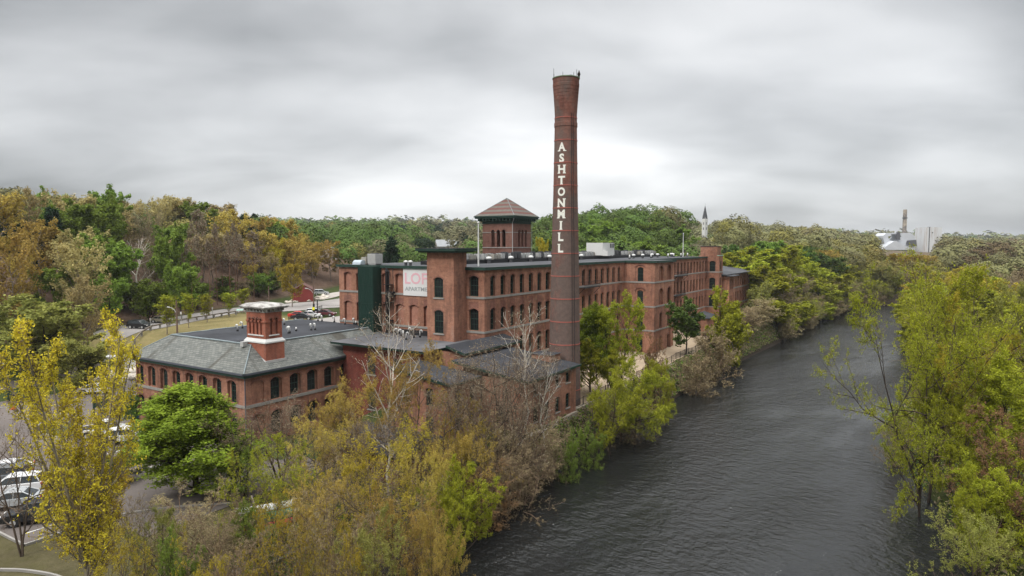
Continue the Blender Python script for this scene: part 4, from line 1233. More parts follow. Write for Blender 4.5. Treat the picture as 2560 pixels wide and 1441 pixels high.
def ac_unit(name, w, d, h, mat):
    t = empty(name, (0, 0, 0)); b = MB()
    b.box(-w/2, -d/2, 0.12, w/2, d/2, h); b.box(-w/2+0.05, -d/2+0.05, 0, -w/2+0.15, d/2-0.05, 0.12); b.box(w/2-0.15, -d/2+0.05, 0, w/2-0.05, d/2-0.05, 0.12)
    for k in range(7): z = 0.22+(h-0.34)*k/6; b.box(-w/2-0.015, -d/2-0.015, z-0.02, w/2+0.015, d/2+0.015, z+0.02)
    b.build('cabinet', mat, t)
    b = MB(); b.tube([(0, 0, h), (0, 0, h+0.05)], w*0.38, 12); b.build('fan_grille', M['darkmetal'], t); return t
ac1 = ac_unit('air_conditioner', 0.85, 0.85, 0.95, M['grey']); ac2 = ac_unit('air_conditioner', 0.8, 0.75, 0.85, M['tanmetal']); ac3 = ac_unit('air_conditioner', 0.8, 0.8, 1.15, M['darkmetal'])
LB = {0: 'grey louvred air conditioning unit in the long row on the mill roof', 1: 'beige air conditioning unit in the long row on the mill roof', 2: 'dark tall air conditioning unit in the long row on the mill roof'}
random.seed(11)
for j, (v_, u_a, u_b) in enumerate(((12.5, 8, 60), (12.5, 66, 95), (14.4, 8, 60), (14.4, 68, 95))):
    u_ = u_a
    while u_ < u_b:
        r = random.random()
        k = 0 if r < 0.45 else 1 if r < 0.72 else 2
        p = W(u_, v_+random.uniform(-.2, .2), 17.72)
        place((ac1, ac2, ac3)[k], p, ANG+random.uniform(-.08, .08), LB[k], 'air conditioner', LB[k].replace(' unit in', ' units in'))
        u_ += random.choice((1.05, 1.15, 1.35, 1.7))
# white topped exhaust fans
def fan():
    t = empty('exhaust_fan', (0, 0, 0)); b = MB()
    b.tube([(0, 0, 0), (0, 0, 0.75)], 0.32, 10); b.build('stem', M['darkmetal'], t)
    b = MB(); b.tube([(0, 0, 0.7), (0, 0, 0.85), (0, 0, 1.1), (0, 0, 1.2)], [0.42, 0.52, 0.44, 0.15], 12); b.build('hood', M['white'], t, smooth=True); return t
fn = fan()
for u_ in (10.5, 17.5, 24.0, 30.5, 37.2, 43.8, 50.3): place(fn, W(u_, 11.3, 17.16), 0, 'white hooded exhaust fan in front of the air conditioner row on the mill roof', 'exhaust fan', 'hooded exhaust fans on the mill roof', sc=(0.9,)*3)
for u_, v_ in ((66, 6.5), (70, 6), (78, 6.8), (80, 6.2), (90, 6), (91.5, 6.8)): place(fn, W(u_, v_, 17.16), 0, 'white hooded exhaust fan on the far open part of the mill roof', 'exhaust fan', 'hooded exhaust fans on the far mill roof', sc=(0.8, 0.8, 0.8))
gsr = gooseneck(0.9, 0.14, 'white', True)
for u_, v_ in ((60, 5), (61, 5.4), (73, 5.2), (84, 5), (85, 5.4), (88, 5), (93.5, 5), (96, 5.2), (97.5, 4.6)): place(gsr, W(u_, v_, 17.16), 0, 'short white vent pipe standing on the far part of the mill roof', 'vent pipe', 'short pipes on the far mill roof')
# big white rooftop housing
org = (58.5, 12.2, 17.72)
ru = uvroot('rooftop_unit', org, 'large white box shaped rooftop housing with an open louvred end, right of the tall chimney', 'rooftop unit')
b = MB(org); b.box(58.5, 10.4, 17.9, 64.5, 14.2, 20.55); b.box(58.5, 9.3, 17.8, 60.0, 10.4, 18.8); b.box(63, 10.2, 17.72, 63.4, 10.4, 17.9); b.box(59, 13, 17.1, 59.4, 13.4, 17.9); b.box(64, 13, 17.1, 64.4, 13.4, 17.9)
b.build('cabinet', M['white'], ru)
b = MB(org); b.box(62.2, 10.36, 19.5, 64.3, 10.42, 20.4); b.build('louvre', M['darkmetal'], ru)
b = MB(org)
for k in range(3): b.box(62.2+0.7*k+0.6, 10.33, 19.5, 62.2+0.7*k+0.7, 10.35, 20.4)
b.build('louvre_bars', M['white'], ru)
# gable side roof boxes
org = (1.0, 19.6, 17.16)
for k, (u_, v_, m_, l, s_) in enumerate(((1.2, 20.0, ac1, 'large grey condenser above the green shaft on the roof edge, nearest one of the group', 1.7), (2.2, 21.1, ac1, 'large grey condenser above the green shaft on the roof edge, middle one of the group', 1.7), (1.8, 22.4, ac2, 'smaller beige condenser above the green shaft on the roof edge', 1.3))):
    o = copy_tree(m_); o.location = W(u_, v_, 17.16); o.rotation_euler = (0, 0, ANG); o.scale = (s_, s_, s_); tag(o, l, 'air conditioner', 'condensers on the gable edge')
for k, (u_, v_) in enumerate(((4.5, 12.0), (6.5, 11.0), (6.8, 9.6), (5.2, 8.6))):
    o = copy_tree((ac2, ac3, ac1, ac3)[k]); o.location = W(u_, v_, 17.16); o.rotation_euler = (0, 0, ANG); tag(o, 'rooftop air conditioning unit just left of the square stair tower', 'air conditioner', 'units left of the stair tower')
for px, py in ((1026, 825), (1042, 829)):
    p = P(px, py, 7.9); o = copy_tree(ac2); o.location = (p[0], p[1], 7.82); o.rotation_euler = (0, 0, ANG); tag(o, 'beige condenser on the low roof at the foot of the bricked up gable', 'air conditioner', 'condensers at the gable foot')
dr = empty('duct_hood', W(0.9, 22.9, 17.16), ANG, 'small pale blue rounded duct hood at the left end of the mill roof', 'duct')
b = MB(); b.tube([(0, -0.8, 0.1), (0, 0.8, 0.1)], 0.62, 14); b.box(-0.62, -0.8, 0, 0.62, 0.8, 0.12); b.build('hood', m_simple('galvanised', (0.42, 0.48, 0.52), 0.4, 0.15), dr)
for u_, v_ in ((1.2, 14.2), (1.5, 13.6)): o = copy_tree(fn); o.location = W(u_, v_, 17.16); o.scale = (0.62,)*3; tag(o, 'white hooded fan on the gable edge of the roof above the LOFT sign', 'exhaust fan', 'fans above the sign')
# low roof behind the red block
lr = uvroot('low_link_roof', (-6, 16, 7), 'low dark link roof filling the corner between the slate roof and the gable', 'roof')
b = MB((-6, 16, 7)); b.box(-0.45, 7.2, 6.5, -0.02, 15.4, 8.45); b.build('parapet', M['black'], lr)
# masts
def mast(u_, v_, h, label):
    t = empty('flagpole', W(u_, v_, 17.16), 0, label, 'flagpole'); b = MB()
    b.tube([(0, 0, 0), (0, 0, h)], [0.11, 0.075], 8); b.build('pole', M['white'], t)
    b = MB(); b.lathe([(0.01, h-0.02), (0.13, h+0.06), (0.16, h+0.16), (0.11, h+0.27), (0.01, h+0.32)], 10); b.build('ball', M['white'], t, smooth=True)
mast(5.2, 4.6, 5.8, 'white flagpole with ball top, on the mill roof left of the bell tower')
mast(92, 4, 5.6, 'thin white flagpole on the far part of the mill roof, right of the air conditioners')

# ---------- terrace wall and iron fence by the river
tw_ = uvroot('river_wall', (2, -11.7, -3), 'stone retaining wall along the river edge of the tan terrace', 'retaining wall')
b = MB((2, -11.7, -3)); b.box(2.02, -11.95, -3.8, 104, -11.6, 0.06); b.box(2.02, -12.02, 0.06, 104, -11.55, 0.2); b.box(-9.5, -12.35, -3.8, 2.0, -12.03, 0.05); b.build('wall', m_simple('wall_stone', (0.30, 0.26, 0.21), 0.95, 0.4, 0.8), tw_)
def fence(name, pts, h, label, group, step=0.14, post=2.2, zoff=0.0, uvp=True):
    base = W(*pts[0]) if uvp else (*pts[0], 0)
    pw = [np.array(W(*p)[:2]) if uvp else np.array(p) for p in pts]
    z0 = gz(*pw[0])+zoff
    t = empty(name, (pw[0][0], pw[0][1], z0), 0, label, 'fence', group); o_ = (pw[0][0], pw[0][1], z0)
    rails = MB(o_); pm = MB(); pm.obox((0, 0, h/2), (1, 0, 0), (0, 1, 0), (0, 0, 1), 0.04, 0.04, h/2); first = []
    for a, c in zip(pw, pw[1:]):
        L = np.linalg.norm(c-a); d = (c-a)/L; nn = max(1, int(L/post))
        zf = lambda s: gz(*(a+d*s))+zoff
        for k in range(nn+1):
            s_ = L*k/nn; q = a+d*s_; z = zf(s_); po = pm.build('post', M['black'], t) if not first else bpy.data.objects.new('post', first[0].data)
            if first: link(po, t)
            first.append(po); po.location = (q[0]-o_[0], q[1]-o_[1], z-o_[2]); po.rotation_euler = (0, 0, math.atan2(d[1], d[0]))
            if k < nn:
                q2 = a+d*L*(k+1)/nn; z2 = zf(L*(k+1)/nn)
                for hh in (0.12, h-0.12): rails.tube([(q[0], q[1], z+hh), (q2[0], q2[1], z2+hh)], 0.025, 4)
                m_ = int(L/nn/step)
                for j in range(1, m_):
                    w_ = j/m_; rails.tube([(q[0]+(q2[0]-q[0])*w_, q[1]+(q2[1]-q[1])*w_, z+(z2-z)*w_+0.1), (q[0]+(q2[0]-q[0])*w_, q[1]+(q2[1]-q[1])*w_, z+(z2-z)*w_+h-0.05)], 0.011, 3, cap=False)
    rails.build('rails', M['black'], t); return t
fence('iron_fence', [(2.3, -11.78), (60, -11.78), (104, -11.78)], 1.15, 'black iron railing on the river wall at the edge of the tan terrace', None, zoff=0.2)
fl = [P(722, 813, 3.5), P(760, 800, 3.5), P(805, 783, 3.5), P(850, 783, 3.5)]
fence('iron_fence', [p[:2] for p in fl], 1.7, 'black iron fence between the upper road and the parked cars behind the flat roof', None, uvp=False, post=2.4)

# timber guard rail
grp = [P(315, 843, 3.4), P(335, 838, 3.5), P(400, 822, 3.5), P(470, 807, 3.5), P(535, 797, 3.5), P(590, 789, 3.5)]
t = empty('guard_rail', grp[0], 0, 'low grey timber guard rail on concrete posts along the upper car park', 'guard rail')
o_ = grp[0]; r_ = MB(o_); q_ = MB(); q_.box(-0.16, -0.16, -0.1, 0.16, 0.16, 0.72); fp = []
gp = catmull([p[:2] for p in grp], 3); gp = gp[::1]
for k, a in enumerate(gp):
    z = gz(*a)
    po = q_.build('post', M['concrete'], t) if not fp else link(bpy.data.objects.new('post', fp[0].data), t)
    fp.append(po); po.location = (a[0]-o_[0], a[1]-o_[1], z-o_[2])
    if k: r_.obox(((a[0]+pa[0])/2, (a[1]+pa[1])/2, (z+pz)/2+0.82), Vector((a[0]-pa[0], a[1]-pa[1], z-pz)).normalized(), (0, 0, 1), Vector((a[0]-pa[0], a[1]-pa[1], 0)).normalized().cross(Vector((0, 0, 1))), math.hypot(a[0]-pa[0], a[1]-pa[1])/2, 0.13, 0.09)
    pa, pz = a, z
r_.build('rail', M['wood'], t)
b = MB(P(612, 783, 3.5)); t = empty('timber_barrier', P(600, 788, 3.5), 0, 'short timber barrier beyond the end of the guard rail', 'guard rail')
o_ = P(600, 788, 3.5); b = MB(o_); q = P(618, 786, 3.5)
b.obox(((o_[0]+q[0])/2, (o_[1]+q[1])/2, 4.2), (1, 0, 0), (0, 1, 0), (0, 0, 1), 0.9, 0.12, 0.14); b.build('rail', M['wood'], t)
b = MB(o_); b.box(q[0]-0.25, q[1]-0.25, 3.4, q[0]+0.25, q[1]+0.25, 4.15); b.build('post', M['concrete'], t)

# ---------- poles, signs
def street_pole(px, py, z, h, arm, label, mat='pole', name='utility_pole'):
    p = P(px, py, z); zz = gz(p[0], p[1]); t = empty(name, (p[0], p[1], zz), 0, label, 'utility pole' if name == 'utility_pole' else 'lamp post')
    b = MB(); b.tube([(0, 0, -0.3), (0, 0, h)], [0.19, 0.12], 8); b.build('pole', M[mat], t)
    if arm:
        ax, ah = arm
        b = MB(); b.tube([(0, 0, ah-0.5), (ax*0.35, 0, ah+0.25), (ax*0.8, 0, ah+0.62), (ax, 0, ah+0.65)], 0.06, 6); b.tube([(ax*0.95, 0, ah+0.66), (ax*1.35, 0, ah+0.72)], [0.13, 0.1], 8); b.build('lamp_arm', M['grey'], t)
    return t
street_pole(443.5, 838, 3.4, 7.9, (-1.3, 5.9), 'brown timber pole with grey street lamp arm, behind the slate roof and guard rail')
p2 = street_pole(785, 797, 3.5, 8.3, (-1.4, 5.9), 'timber pole with street lamp arm and yellow plate, by the iron fence and parked cars')
b = MB(); b.box(-0.28, -0.26, 1.75, 0.25, -0.2, 2.4); b.build('yellow_plate', M['yellow'], p2); b = MB(); b.tube([(0, 0, 0), (0, 0, 3.1)], 0.215, 8); b.build('dark_sleeve', M['black'], p2)
street_pole(672.5, 762, 4.5, 5.6, None, 'bare timber pole at the foot of the wooded hill behind the vent stack')
street_pole(794, 797, 3.5, 4.0, None, 'thin dark post beside the pole with the yellow plate', 'black')
street_pole(22, 1004, -2.4, 5.6, (-0.7, 4.9), 'green street lamp post at the left edge beside the orange cone', 'green', 'lamp_post')
for px, py, z, h in ((2003, 660, 0, 9), (1890, 672, 0, 9), (1841, 668, 0, 9)):
    pass
def farpole(X, Y, ztop, h, label):
    t = empty('utility_pole', (X, Y, ztop-h), 0, label, 'utility pole'); b = MB(); b.tube([(0, 0, 0), (0, 0, h)], [0.2, 0.14], 6); b.build('pole', M['concrete'], t)
    b = MB(); b.box(-1.3, -0.06, h-0.9, 1.3, 0.06, h-0.75); b.box(-0.8, -0.06, h-1.9, 0.8, 0.06, h-1.78); b.build('crossarm', M['wood'], t)
farpole((2003-1280)/FPX*250, 250, 20-(638-614)/FPX*250, 13, 'pale utility pole with crossarms rising from trees on the far left bank')
farpole((1890-1280)/FPX*235, 235, 20-(630-614)/FPX*235, 13, 'pale utility pole right of the far brick tower')
def postsign(px, py, z, h, w, hh, mat, label, cat='sign', name='road_sign'):
    p = P(px, py, z); t = empty(name, (p[0], p[1], gz(p[0], p[1])), 0, label, cat)
    b = MB(); b.tube([(0, 0, -0.2), (0, 0, h)], 0.045, 6); b.build('post', M['grey'], t)
    b = MB(); b.box(-w/2, -0.07, h-hh, w/2, -0.045, h); b.build('plate', M[mat], t); return t
postsign(453.5, 812, 3.5, 2.6, 0.3, 0.5, 'white', 'small white sign on a post beside the light coloured sedan on the upper road')
postsign(532, 797, 3.5, 2.5, 0.3, 0.5, 'white', 'small white sign on a post behind the middle of the timber guard rail')
postsign(377, 824, 3.5, 2.2, 0.25, 0.35, 'grey', 'thin grey post sign between the black and light cars on the upper road')
for px, py, l in ((346, 1074, 'left'), (384, 1076, 'right')): postsign(px, py, -2.4, 1.7, 0.3, 0.45, 'blue', f'small blue parking sign in front of the bushes, {l} one of the two', 'sign', 'parking_sign')
# information panel
p = P(602, 786, 3.5); t = empty('information_panel', (p[0]-0.2, p[1], 3.5), 0.2, 'slanted pale green information panel on two legs beside the upper road', 'sign')
b = MB(); b.obox((0, 0, 1.05), (1, 0, 0), Vector((0, 0.8, 0.35)).normalized(), Vector((0, -0.35, 0.8)).normalized(), 0.75, 0.38, 0.03); b.build('panel', m_simple('panel_face', (0.30, 0.45, 0.40), 0.5, 0.2), t)
for s_ in (-0.6, 0.6): b = MB(); b.box(s_-0.05, -0.05, 0, s_+0.05, 0.05, 1.0); b.build('leg', M['wood'], t)
# entrance sign frame and bin
p = P(253, 1042, -2.4); t = empty('notice_frame', (p[0], p[1], -2.38), 0.15, 'dark green timber notice frame on two posts beside the white pickup', 'sign')
for s_ in (-0.85, 0.85): b = MB(); b.box(s_-0.09, -0.09, 0, s_+0.09, 0.09, 2.7); b.build('post', M['green'], t)
b = MB(); b.box(-0.75, -0.05, 1.2, 0.75, 0.05, 2.3); b.box(-0.95, -0.08, 2.45, 0.95, 0.08, 2.6); b.build('board', M['green'], t)
p = P(38, 1003, -2.4); t = empty('litter_bin', (p[0], p[1], -2.4), 0, 'dark grey litter bin behind the lamp post at the left kerb', 'bin')
b = MB(); b.tube([(0, 0, 0), (0, 0, 0.95)], [0.42, 0.5], 10); b.build('body', M['darkmetal'], t); b = MB(); b.tube([(0, 0, 0.95), (0, 0, 1.05), (0, 0, 1.2)], [0.54, 0.5, 0.2], 10); b.build('lid', M['black'], t)
def cone(px, py, z, label):
    p = P(px, py, z); t = empty('traffic_cone', (p[0], p[1], gz(p[0], p[1])+0.05), 0.3, label, 'traffic cone')
    b = MB(); b.box(-0.3, -0.3, 0, 0.3, 0.3, 0.05); b.build('base', M['orange'], t)
    b = MB(); b.cur = 0; b.tube([(0, 0, 0.05), (0, 0, 0.45)], [0.21, 0.13], 12); b.tube([(0, 0, 0.72), (0, 0, 0.95)], [0.08, 0.03], 12); b.cur = 1; b.tube([(0, 0, 0.45), (0, 0, 0.72)], [0.132, 0.082], 12); b.build('cone_body', [M['orange'], M['white']], t)
cone(33, 1025, -2.4, 'orange traffic cone by the kerb at the left edge of the car park'); cone(322, 1078, -2.4, 'orange traffic cone beyond the bonnet of the white pickup')
p = P(824, 793, 3.5); t = empty('fire_hydrant', (p[0], p[1], gz(p[0], p[1])), 0, 'red fire hydrant on the grass beyond the maroon car', 'hydrant')
b = MB(); b.lathe([(0.2, 0), (0.2, 0.08), (0.13, 0.1), (0.13, 0.6), (0.18, 0.62), (0.18, 0.68), (0.12, 0.82), (0.03, 0.9), (0.01, 0.95)], 10); b.tube([(-0.24, 0, 0.45), (0.24, 0, 0.45)], 0.07, 8); b.build('body', M['red'], t, smooth=True)
# boulders and rock outcrop
def rocks(name, pts, smin, smax, label, n, seed, cat='rocks'):
    random.seed(seed); rng = np.random.default_rng(seed)
    c = catmull(pts, 8); vsx = []; fsx = []
    import bmesh
    bm = bmesh.new(); bmesh.ops.create_icosphere(bm, subdivisions=2, radius=1); bv = np.array([v.co[:] for v in bm.verts]); bf_ = np.array([[v.index for v in f.verts] for f in bm.faces]); bm.free()
    for k in range(n):
        a = c[int(rng.integers(0, len(c)))]+rng.normal(0, 1.0, 2)*(0.9 if smax < 1.5 else 1.6); s_ = rng.uniform(smin, smax)
        d = bv*(1+0.28*np.sin(bv@rng.normal(0, 2.5, 3)+rng.uniform(0, 6))[:, None]+0.15*np.sin(bv@rng.normal(0, 5, 3))[:, None])
        d = d*np.array([s_*rng.uniform(.8, 1.6), s_*rng.uniform(.8, 1.3), s_*rng.uniform(.4, .7)])
        an = rng.uniform(0, 6); R_ = np.array([[math.cos(an), -math.sin(an), 0], [math.sin(an), math.cos(an), 0], [0, 0, 1]]); d = d@R_.T+np.array([a[0], a[1], gz(*a)+s_*0.15])
        fsx.append(bf_+len(bv)*k); vsx.append(d)
    o = bpy.data.objects.new(name, np_mesh(name, np.concatenate(vsx), np.concatenate(fsx), [M['rock']])); link(o)
    return tag(o, label, cat, kind='stuff')
rocks('rock_outcrop', [P(280, 880, 2.5)[:2], P(330, 868, 2.8)[:2], P(375, 858, 3)[:2], P(420, 852, 3.2)[:2]], 0.5, 1.8, 'pale tumbled rocks on the slope behind the slate roof', 110, 5)
rocks('boulders', [P(718, 761, 3.6)[:2], P(750, 756, 3.6)[:2], P(790, 752, 4)[:2], P(808, 742, 4.3)[:2]], 0.5, 1.1, 'row of pale boulders along the foot of the wooded hill', 26, 6)
# white box trailer
p = P(302, 905, 0); zz = gz(p[0], p[1])
t = empty('box_trailer', (p[0], p[1], zz), 0.25, 'white box trailer with grey side parked left of the slate roofed building', 'trailer')
b = MB(); b.box(-2.6, -1.1, 0.6, 2.6, 1.1, 2.9); b.build('body', M['white'], t)
b = MB(); b.box(-2.4, -1.13, 0.9, 0.6, -1.105, 2.6); b.build('side_panel', M['grey'], t)
for s_ in (-1, 1): b = MB(); b.tube([(0.4, 0.85*s_, 0.38), (0.4, 1.08*s_, 0.38)], 0.38, 14); b.build('wheel', M['black'], t)
# red barn by the hill drive, pale building behind
def simple_house(name, X, Y, z, w, d, h, rh, rz, wall, roof, label, cat='house', wins_=()):
    t = empty(name, (X, Y, z), rz, label, cat); b = MB(); b.box(-w/2, -d/2, -2, w/2, d/2, h); b.face([(-w/2, -d/2, h), (w/2, -d/2, h), (0, -d/2, h+rh)]); b.face([(w/2, d/2, h), (-w/2, d/2, h), (0, d/2, h+rh)]); b.build('wall', wall, t)
    b = MB(); o_ = 0.35
    for s_ in (-1, 1):
        k = rh/(w/2); q = [(0, -d/2-o_, h+rh+0.12), (s_*(w/2+o_), -d/2-o_, h-k*o_+0.12), (s_*(w/2+o_), d/2+o_, h-k*o_+0.12), (0, d/2+o_, h+rh+0.12)]
        b.face(q if s_ < 0 else q[::-1]); q2 = [(x, y, zz_-0.12) for x, y, zz_ in q]; b.face(q2[::-1] if s_ < 0 else q2)
        b.face([q[0], q[1], q2[1], q2[0]]); b.face([q[1], q[2], q2[2], q2[1]])
    b.build('roof', roof, t)
    for (x, zc_, side) in wins_:
        f = MB(); f.box(-0.5, -0.05, -0.75, 0.5, 0, 0.75)
        o = f.build('window', M['glass'], t); o.location = (x, -d/2-0.02, zc_) if side == 'f' else (-w/2-0.02, x, zc_)
        if side != 'f': o.rotation_euler = (0, 0, math.radians(-90))
    return t
sh_r = m_simple('shingle_grey', (0.30, 0.31, 0.32), 0.9, 0.2, 0.5)
simple_house('barn', -60.5, 190, gz(-60.5, 190)+0.3, 5.5, 8, 3.0, 1.6, 0.25, m_simple('barn_red', (0.22, 0.04, 0.035), 0.8, 0.2, 1), m_simple('barn_roof', (0.12, 0.06, 0.05), 0.9, 0.3), 'small dark red gabled barn left of the mill gable, by the hill drive', 'barn')
yv = 360
simple_house('house', (1118-1280)/FPX*yv, yv, 11, 8, 13, 8.6, 3.4, -1.15, M['tanmetal'], sh_r, 'white house with grey gable roof among the trees behind the stair tower', wins_=[(-2, 6, 'f'), (2, 6, 'f'), (-3, 6, 'l'), (3, 6, 'l')])
simple_house('house', (1088-1280)/FPX*yv, yv-25, 12, 6.5, 9, 6.2, 3, 0.1, M['tanmetal'], sh_r, 'smaller grey gabled house left of the white house behind the trees', wins_=[(-1.5, 5, 'f'), (1.5, 5, 'f')])
simple_house('house', (828-1280)/FPX*330, 330, 9, 18, 12, 7.6, 2.5, 0.15, m_simple('pale_siding', (0.55, 0.47, 0.40), 0.8, 0.15), sh_r, 'low pale building seen through trees above the mill gable', 'building', wins_=[(-6, 5, 'f'), (-2, 5, 'f'), (2, 5, 'f'), (6, 5, 'f'), (-6, 2, 'f'), (2, 2, 'f')])
# church steeple
Ys = 640; Xs = (1760-1280)/FPX*Ys; k_ = Ys/FPX
st_ = empty('church', (Xs, Ys, 20), 0.6, 'distant white church tower with slender dark spire on the skyline', 'church')
b = MB(); s_ = 1.9; b.box(-s_, -s_, -6, s_, s_, (614-548)*k_); b.build('tower', M['white'], st_)
b = MB(); zt = (614-548)*k_; e_ = 1.9
ap = (0, 0, (614-514)*k_); q = [(-e_, -e_, zt), (e_, -e_, zt), (e_, e_, zt), (-e_, e_, zt)]
for j in range(4): b.face([q[j], q[(j+1) % 4], ap])
b.face(q[::-1]); b.tube([ap, (0, 0, ap[2]+1.6)], 0.08, 4)
b.build('spire', m_simple('spire_slate', (0.06, 0.06, 0.065), 0.8, 0.2), st_)
b = MB()
for sx, sy in ((-1, -1), (1, -1), (1, 1), (-1, 1)): b.tube([(sx*1.7, sy*1.7, zt), (sx*1.7, sy*1.7, zt+2.0)], [0.3, 0.05], 4)
b.build('pinnacles', M['white'], st_)
b = MB()
for z in (6, 15, 20): b.box(-0.45, -s_-0.05, z, 0.45, -s_+0.05, z+2.4); b.box(-s_-0.05, -0.45, z, -s_+0.05, 0.45, z+2.4)
b.build('louvre_opening', M['darkmetal'], st_)
# distant factory
Yf = 900; kf = Yf/FPX
def fx(px): return (px-1280)*kf
def fz(py): return 20+(614-py)*kf
pg = m_simple('pale_grey_cladding', (0.50, 0.52, 0.55), 0.7, 0.12, 0.15)
f1 = empty('distant_plant', (fx(2240), Yf, 10), 0, 'distant pale grey industrial plant with angular roofs left of the white silo block', 'factory')
b = MB((fx(2240), Yf, 10))
def prism(b, pts, y0, y1):
    f = [(x, y0, z) for x, z in pts]; k = [(x, y1, z) for x, z in pts]
    b.face(f); b.face(k[::-1])
    for j in range(len(pts)): b.face([f[j], k[j], k[(j+1) % len(pts)], f[(j+1) % len(pts)]])
prism(b, [(fx(2188), fz(625)), (fx(2266), fz(625)), (fx(2226), fz(603)), (fx(2221), fz(603))], Yf-12, Yf+14)
b.build('lower_roof', pg, f1); b = MB((fx(2240), Yf, 10))
prism(b, [(fx(2214), fz(626)), (fx(2205), fz(596)), (fx(2205), fz(590)), (fx(2213), fz(583)), (fx(2224), fz(583)), (fx(2226), fz(590)), (fx(2217), fz(592)), (fx(2220), fz(600)), (fx(2232), fz(604))], Yf, Yf+22)
prism(b, [(fx(2246), fz(626)), (fx(2242), fz(600)), (fx(2250), fz(592)), (fx(2246), fz(583)), (fx(2274), fz(583)), (fx(2284), fz(591)), (fx(2285), fz(626))], Yf, Yf+24)
prism(b, [(fx(2224), fz(583)), (fx(2248), fz(583)), (fx(2248), fz(586)), (fx(2224), fz(586))], Yf, Yf+20)
b.build('upper_hall', pg, f1); b = MB((fx(2240), Yf, 10)); prism(b, [(fx(2238), fz(600)), (fx(2238), fz(582)), (fx(2240), fz(580)), (fx(2243), fz(582)), (fx(2245), fz(600))], Yf-3, Yf+1)
prism(b, [(fx(2262), fz(612)), (fx(2264), fz(602)), (fx(2286), fz(600)), (fx(2288), fz(616))], Yf-2, Yf-0.3); b.build('dark_tower', M['darkmetal'], f1)
f2 = empty('distant_stack', (fx(2270.5), Yf+12, 10), 0, 'distant banded concrete smokestack behind the pale grey plant', 'smokestack')
t_ = NT('streaked_concrete', 0.9, 0.2); t_.col(t_.mix(t_.mapr(t_.noise(0.12, 4, 0.7, stretch=(1, 1, 1.4)), 0.42, 0.58), (0.42, 0.35, 0.27), (0.10, 0.09, 0.09)))
b = MB(); b.tube([(0, 0, 0), (0, 0, fz(524)-10)], [5.2*kf*1.05, 4.3*kf], 20); b.build('shaft', t_.m, f2)
b = MB(); z = fz(546)-10; b.tube([(0, 0, z), (0, 0, z+1)], [6.5*kf, 6.5*kf], 16); b.build('gallery', M['darkmetal'], f2)
f3 = empty('silo_block', (fx(2326), Yf, 10), 0, 'distant tall white rust streaked silo block on the right skyline', 'silo')
t_ = NT('rusty_white', 0.8, 0.2); c_ = t_.mix(t_.mapr(t_.noise(0.25, 5, 0.7, stretch=(1.6, 1, 0.12)), 0.5, 0.72, 0, 0.7), (0.62, 0.63, 0.64), (0.33, 0.22, 0.15)); t_.col(c_)
b = MB((fx(2326), Yf, 10)); b.box(fx(2304), Yf-5, 10, fx(2335), Yf+18, fz(569)); b.box(fx(2335), Yf-2, 10, fx(2349), Yf+18, fz(569.5)); b.build('wall', t_.m, f3)
b = MB((fx(2326), Yf, 10)); b.box(fx(2313), Yf-5.4, 10, fx(2315), Yf-5, fz(569)); b.box(fx(2320.5), Yf-5.3, fz(584), fx(2323), Yf-5, fz(581)); b.box(fx(2318), Yf, fz(569), fx(2323), Yf+4, fz(568)); b.build('dark_duct', M['darkmetal'], f3)

# ---------- vehicles
def car_paint(name, c, metal=0.0): 
    t = NT(name, 0.32, 0.5, metal); t.b.inputs['Coat Weight'].default_value = 0.4; return t.col(c)
PAINT = {'white': car_paint('white_car_paint', (0.70, 0.70, 0.70)), 'black': car_paint('black_car_paint', (0.012, 0.013, 0.016)), 'silver': car_paint('silver_car_paint', (0.45, 0.47, 0.48), 0.3), 'tan': car_paint('champagne_car_paint', (0.33, 0.30, 0.22), 0.2), 'red': car_paint('red_car_paint', (0.50, 0.03, 0.02)), 'maroon': car_paint('maroon_car_paint', (0.11, 0.012, 0.02)), 'grey': car_paint('grey_car_paint', (0.16, 0.17, 0.18), 0.2)}
SH = {  # length, width, lower profile, cabin profile (x,z), front is +x
 'suv': dict(L=4.65, Wd=1.85, low=[(-2.30, .42), (-2.32, .75), (-2.24, 1.02), (-2.1, 1.1), (1.0, 1.08), (1.9, .98), (2.22, .82), (2.32, .6), (2.30, .38)], cab=[(-2.2, 1.08), (-1.92, 1.58), (-1.6, 1.66), (0.15, 1.68), (0.42, 1.62), (1.15, 1.06)]),
 'sedan': dict(L=4.7, Wd=1.8, low=[(-2.32, .42), (-2.34, .78), (-2.2, .96), (-1.5, 1.0), (1.0, .94), (1.9, .84), (2.28, .68), (2.34, .5), (2.3, .34)], cab=[(-1.75, .98), (-1.0, 1.38), (-0.5, 1.44), (0.1, 1.44), (0.4, 1.38), (1.2, .94)]),
 'pickup': dict(L=5.6, Wd=1.95, low=[(-2.78, .55), (-2.8, 1.05), (-0.95, 1.1), (-0.9, 1.14), (1.3, 1.14), (2.4, 1.08), (2.75, .95), (2.8, .55), (2.75, .45)], cab=[(-1.0, 1.1), (-0.9, 1.72), (-0.6, 1.8), (0.35, 1.8), (0.6, 1.74), (1.35, 1.12)])}
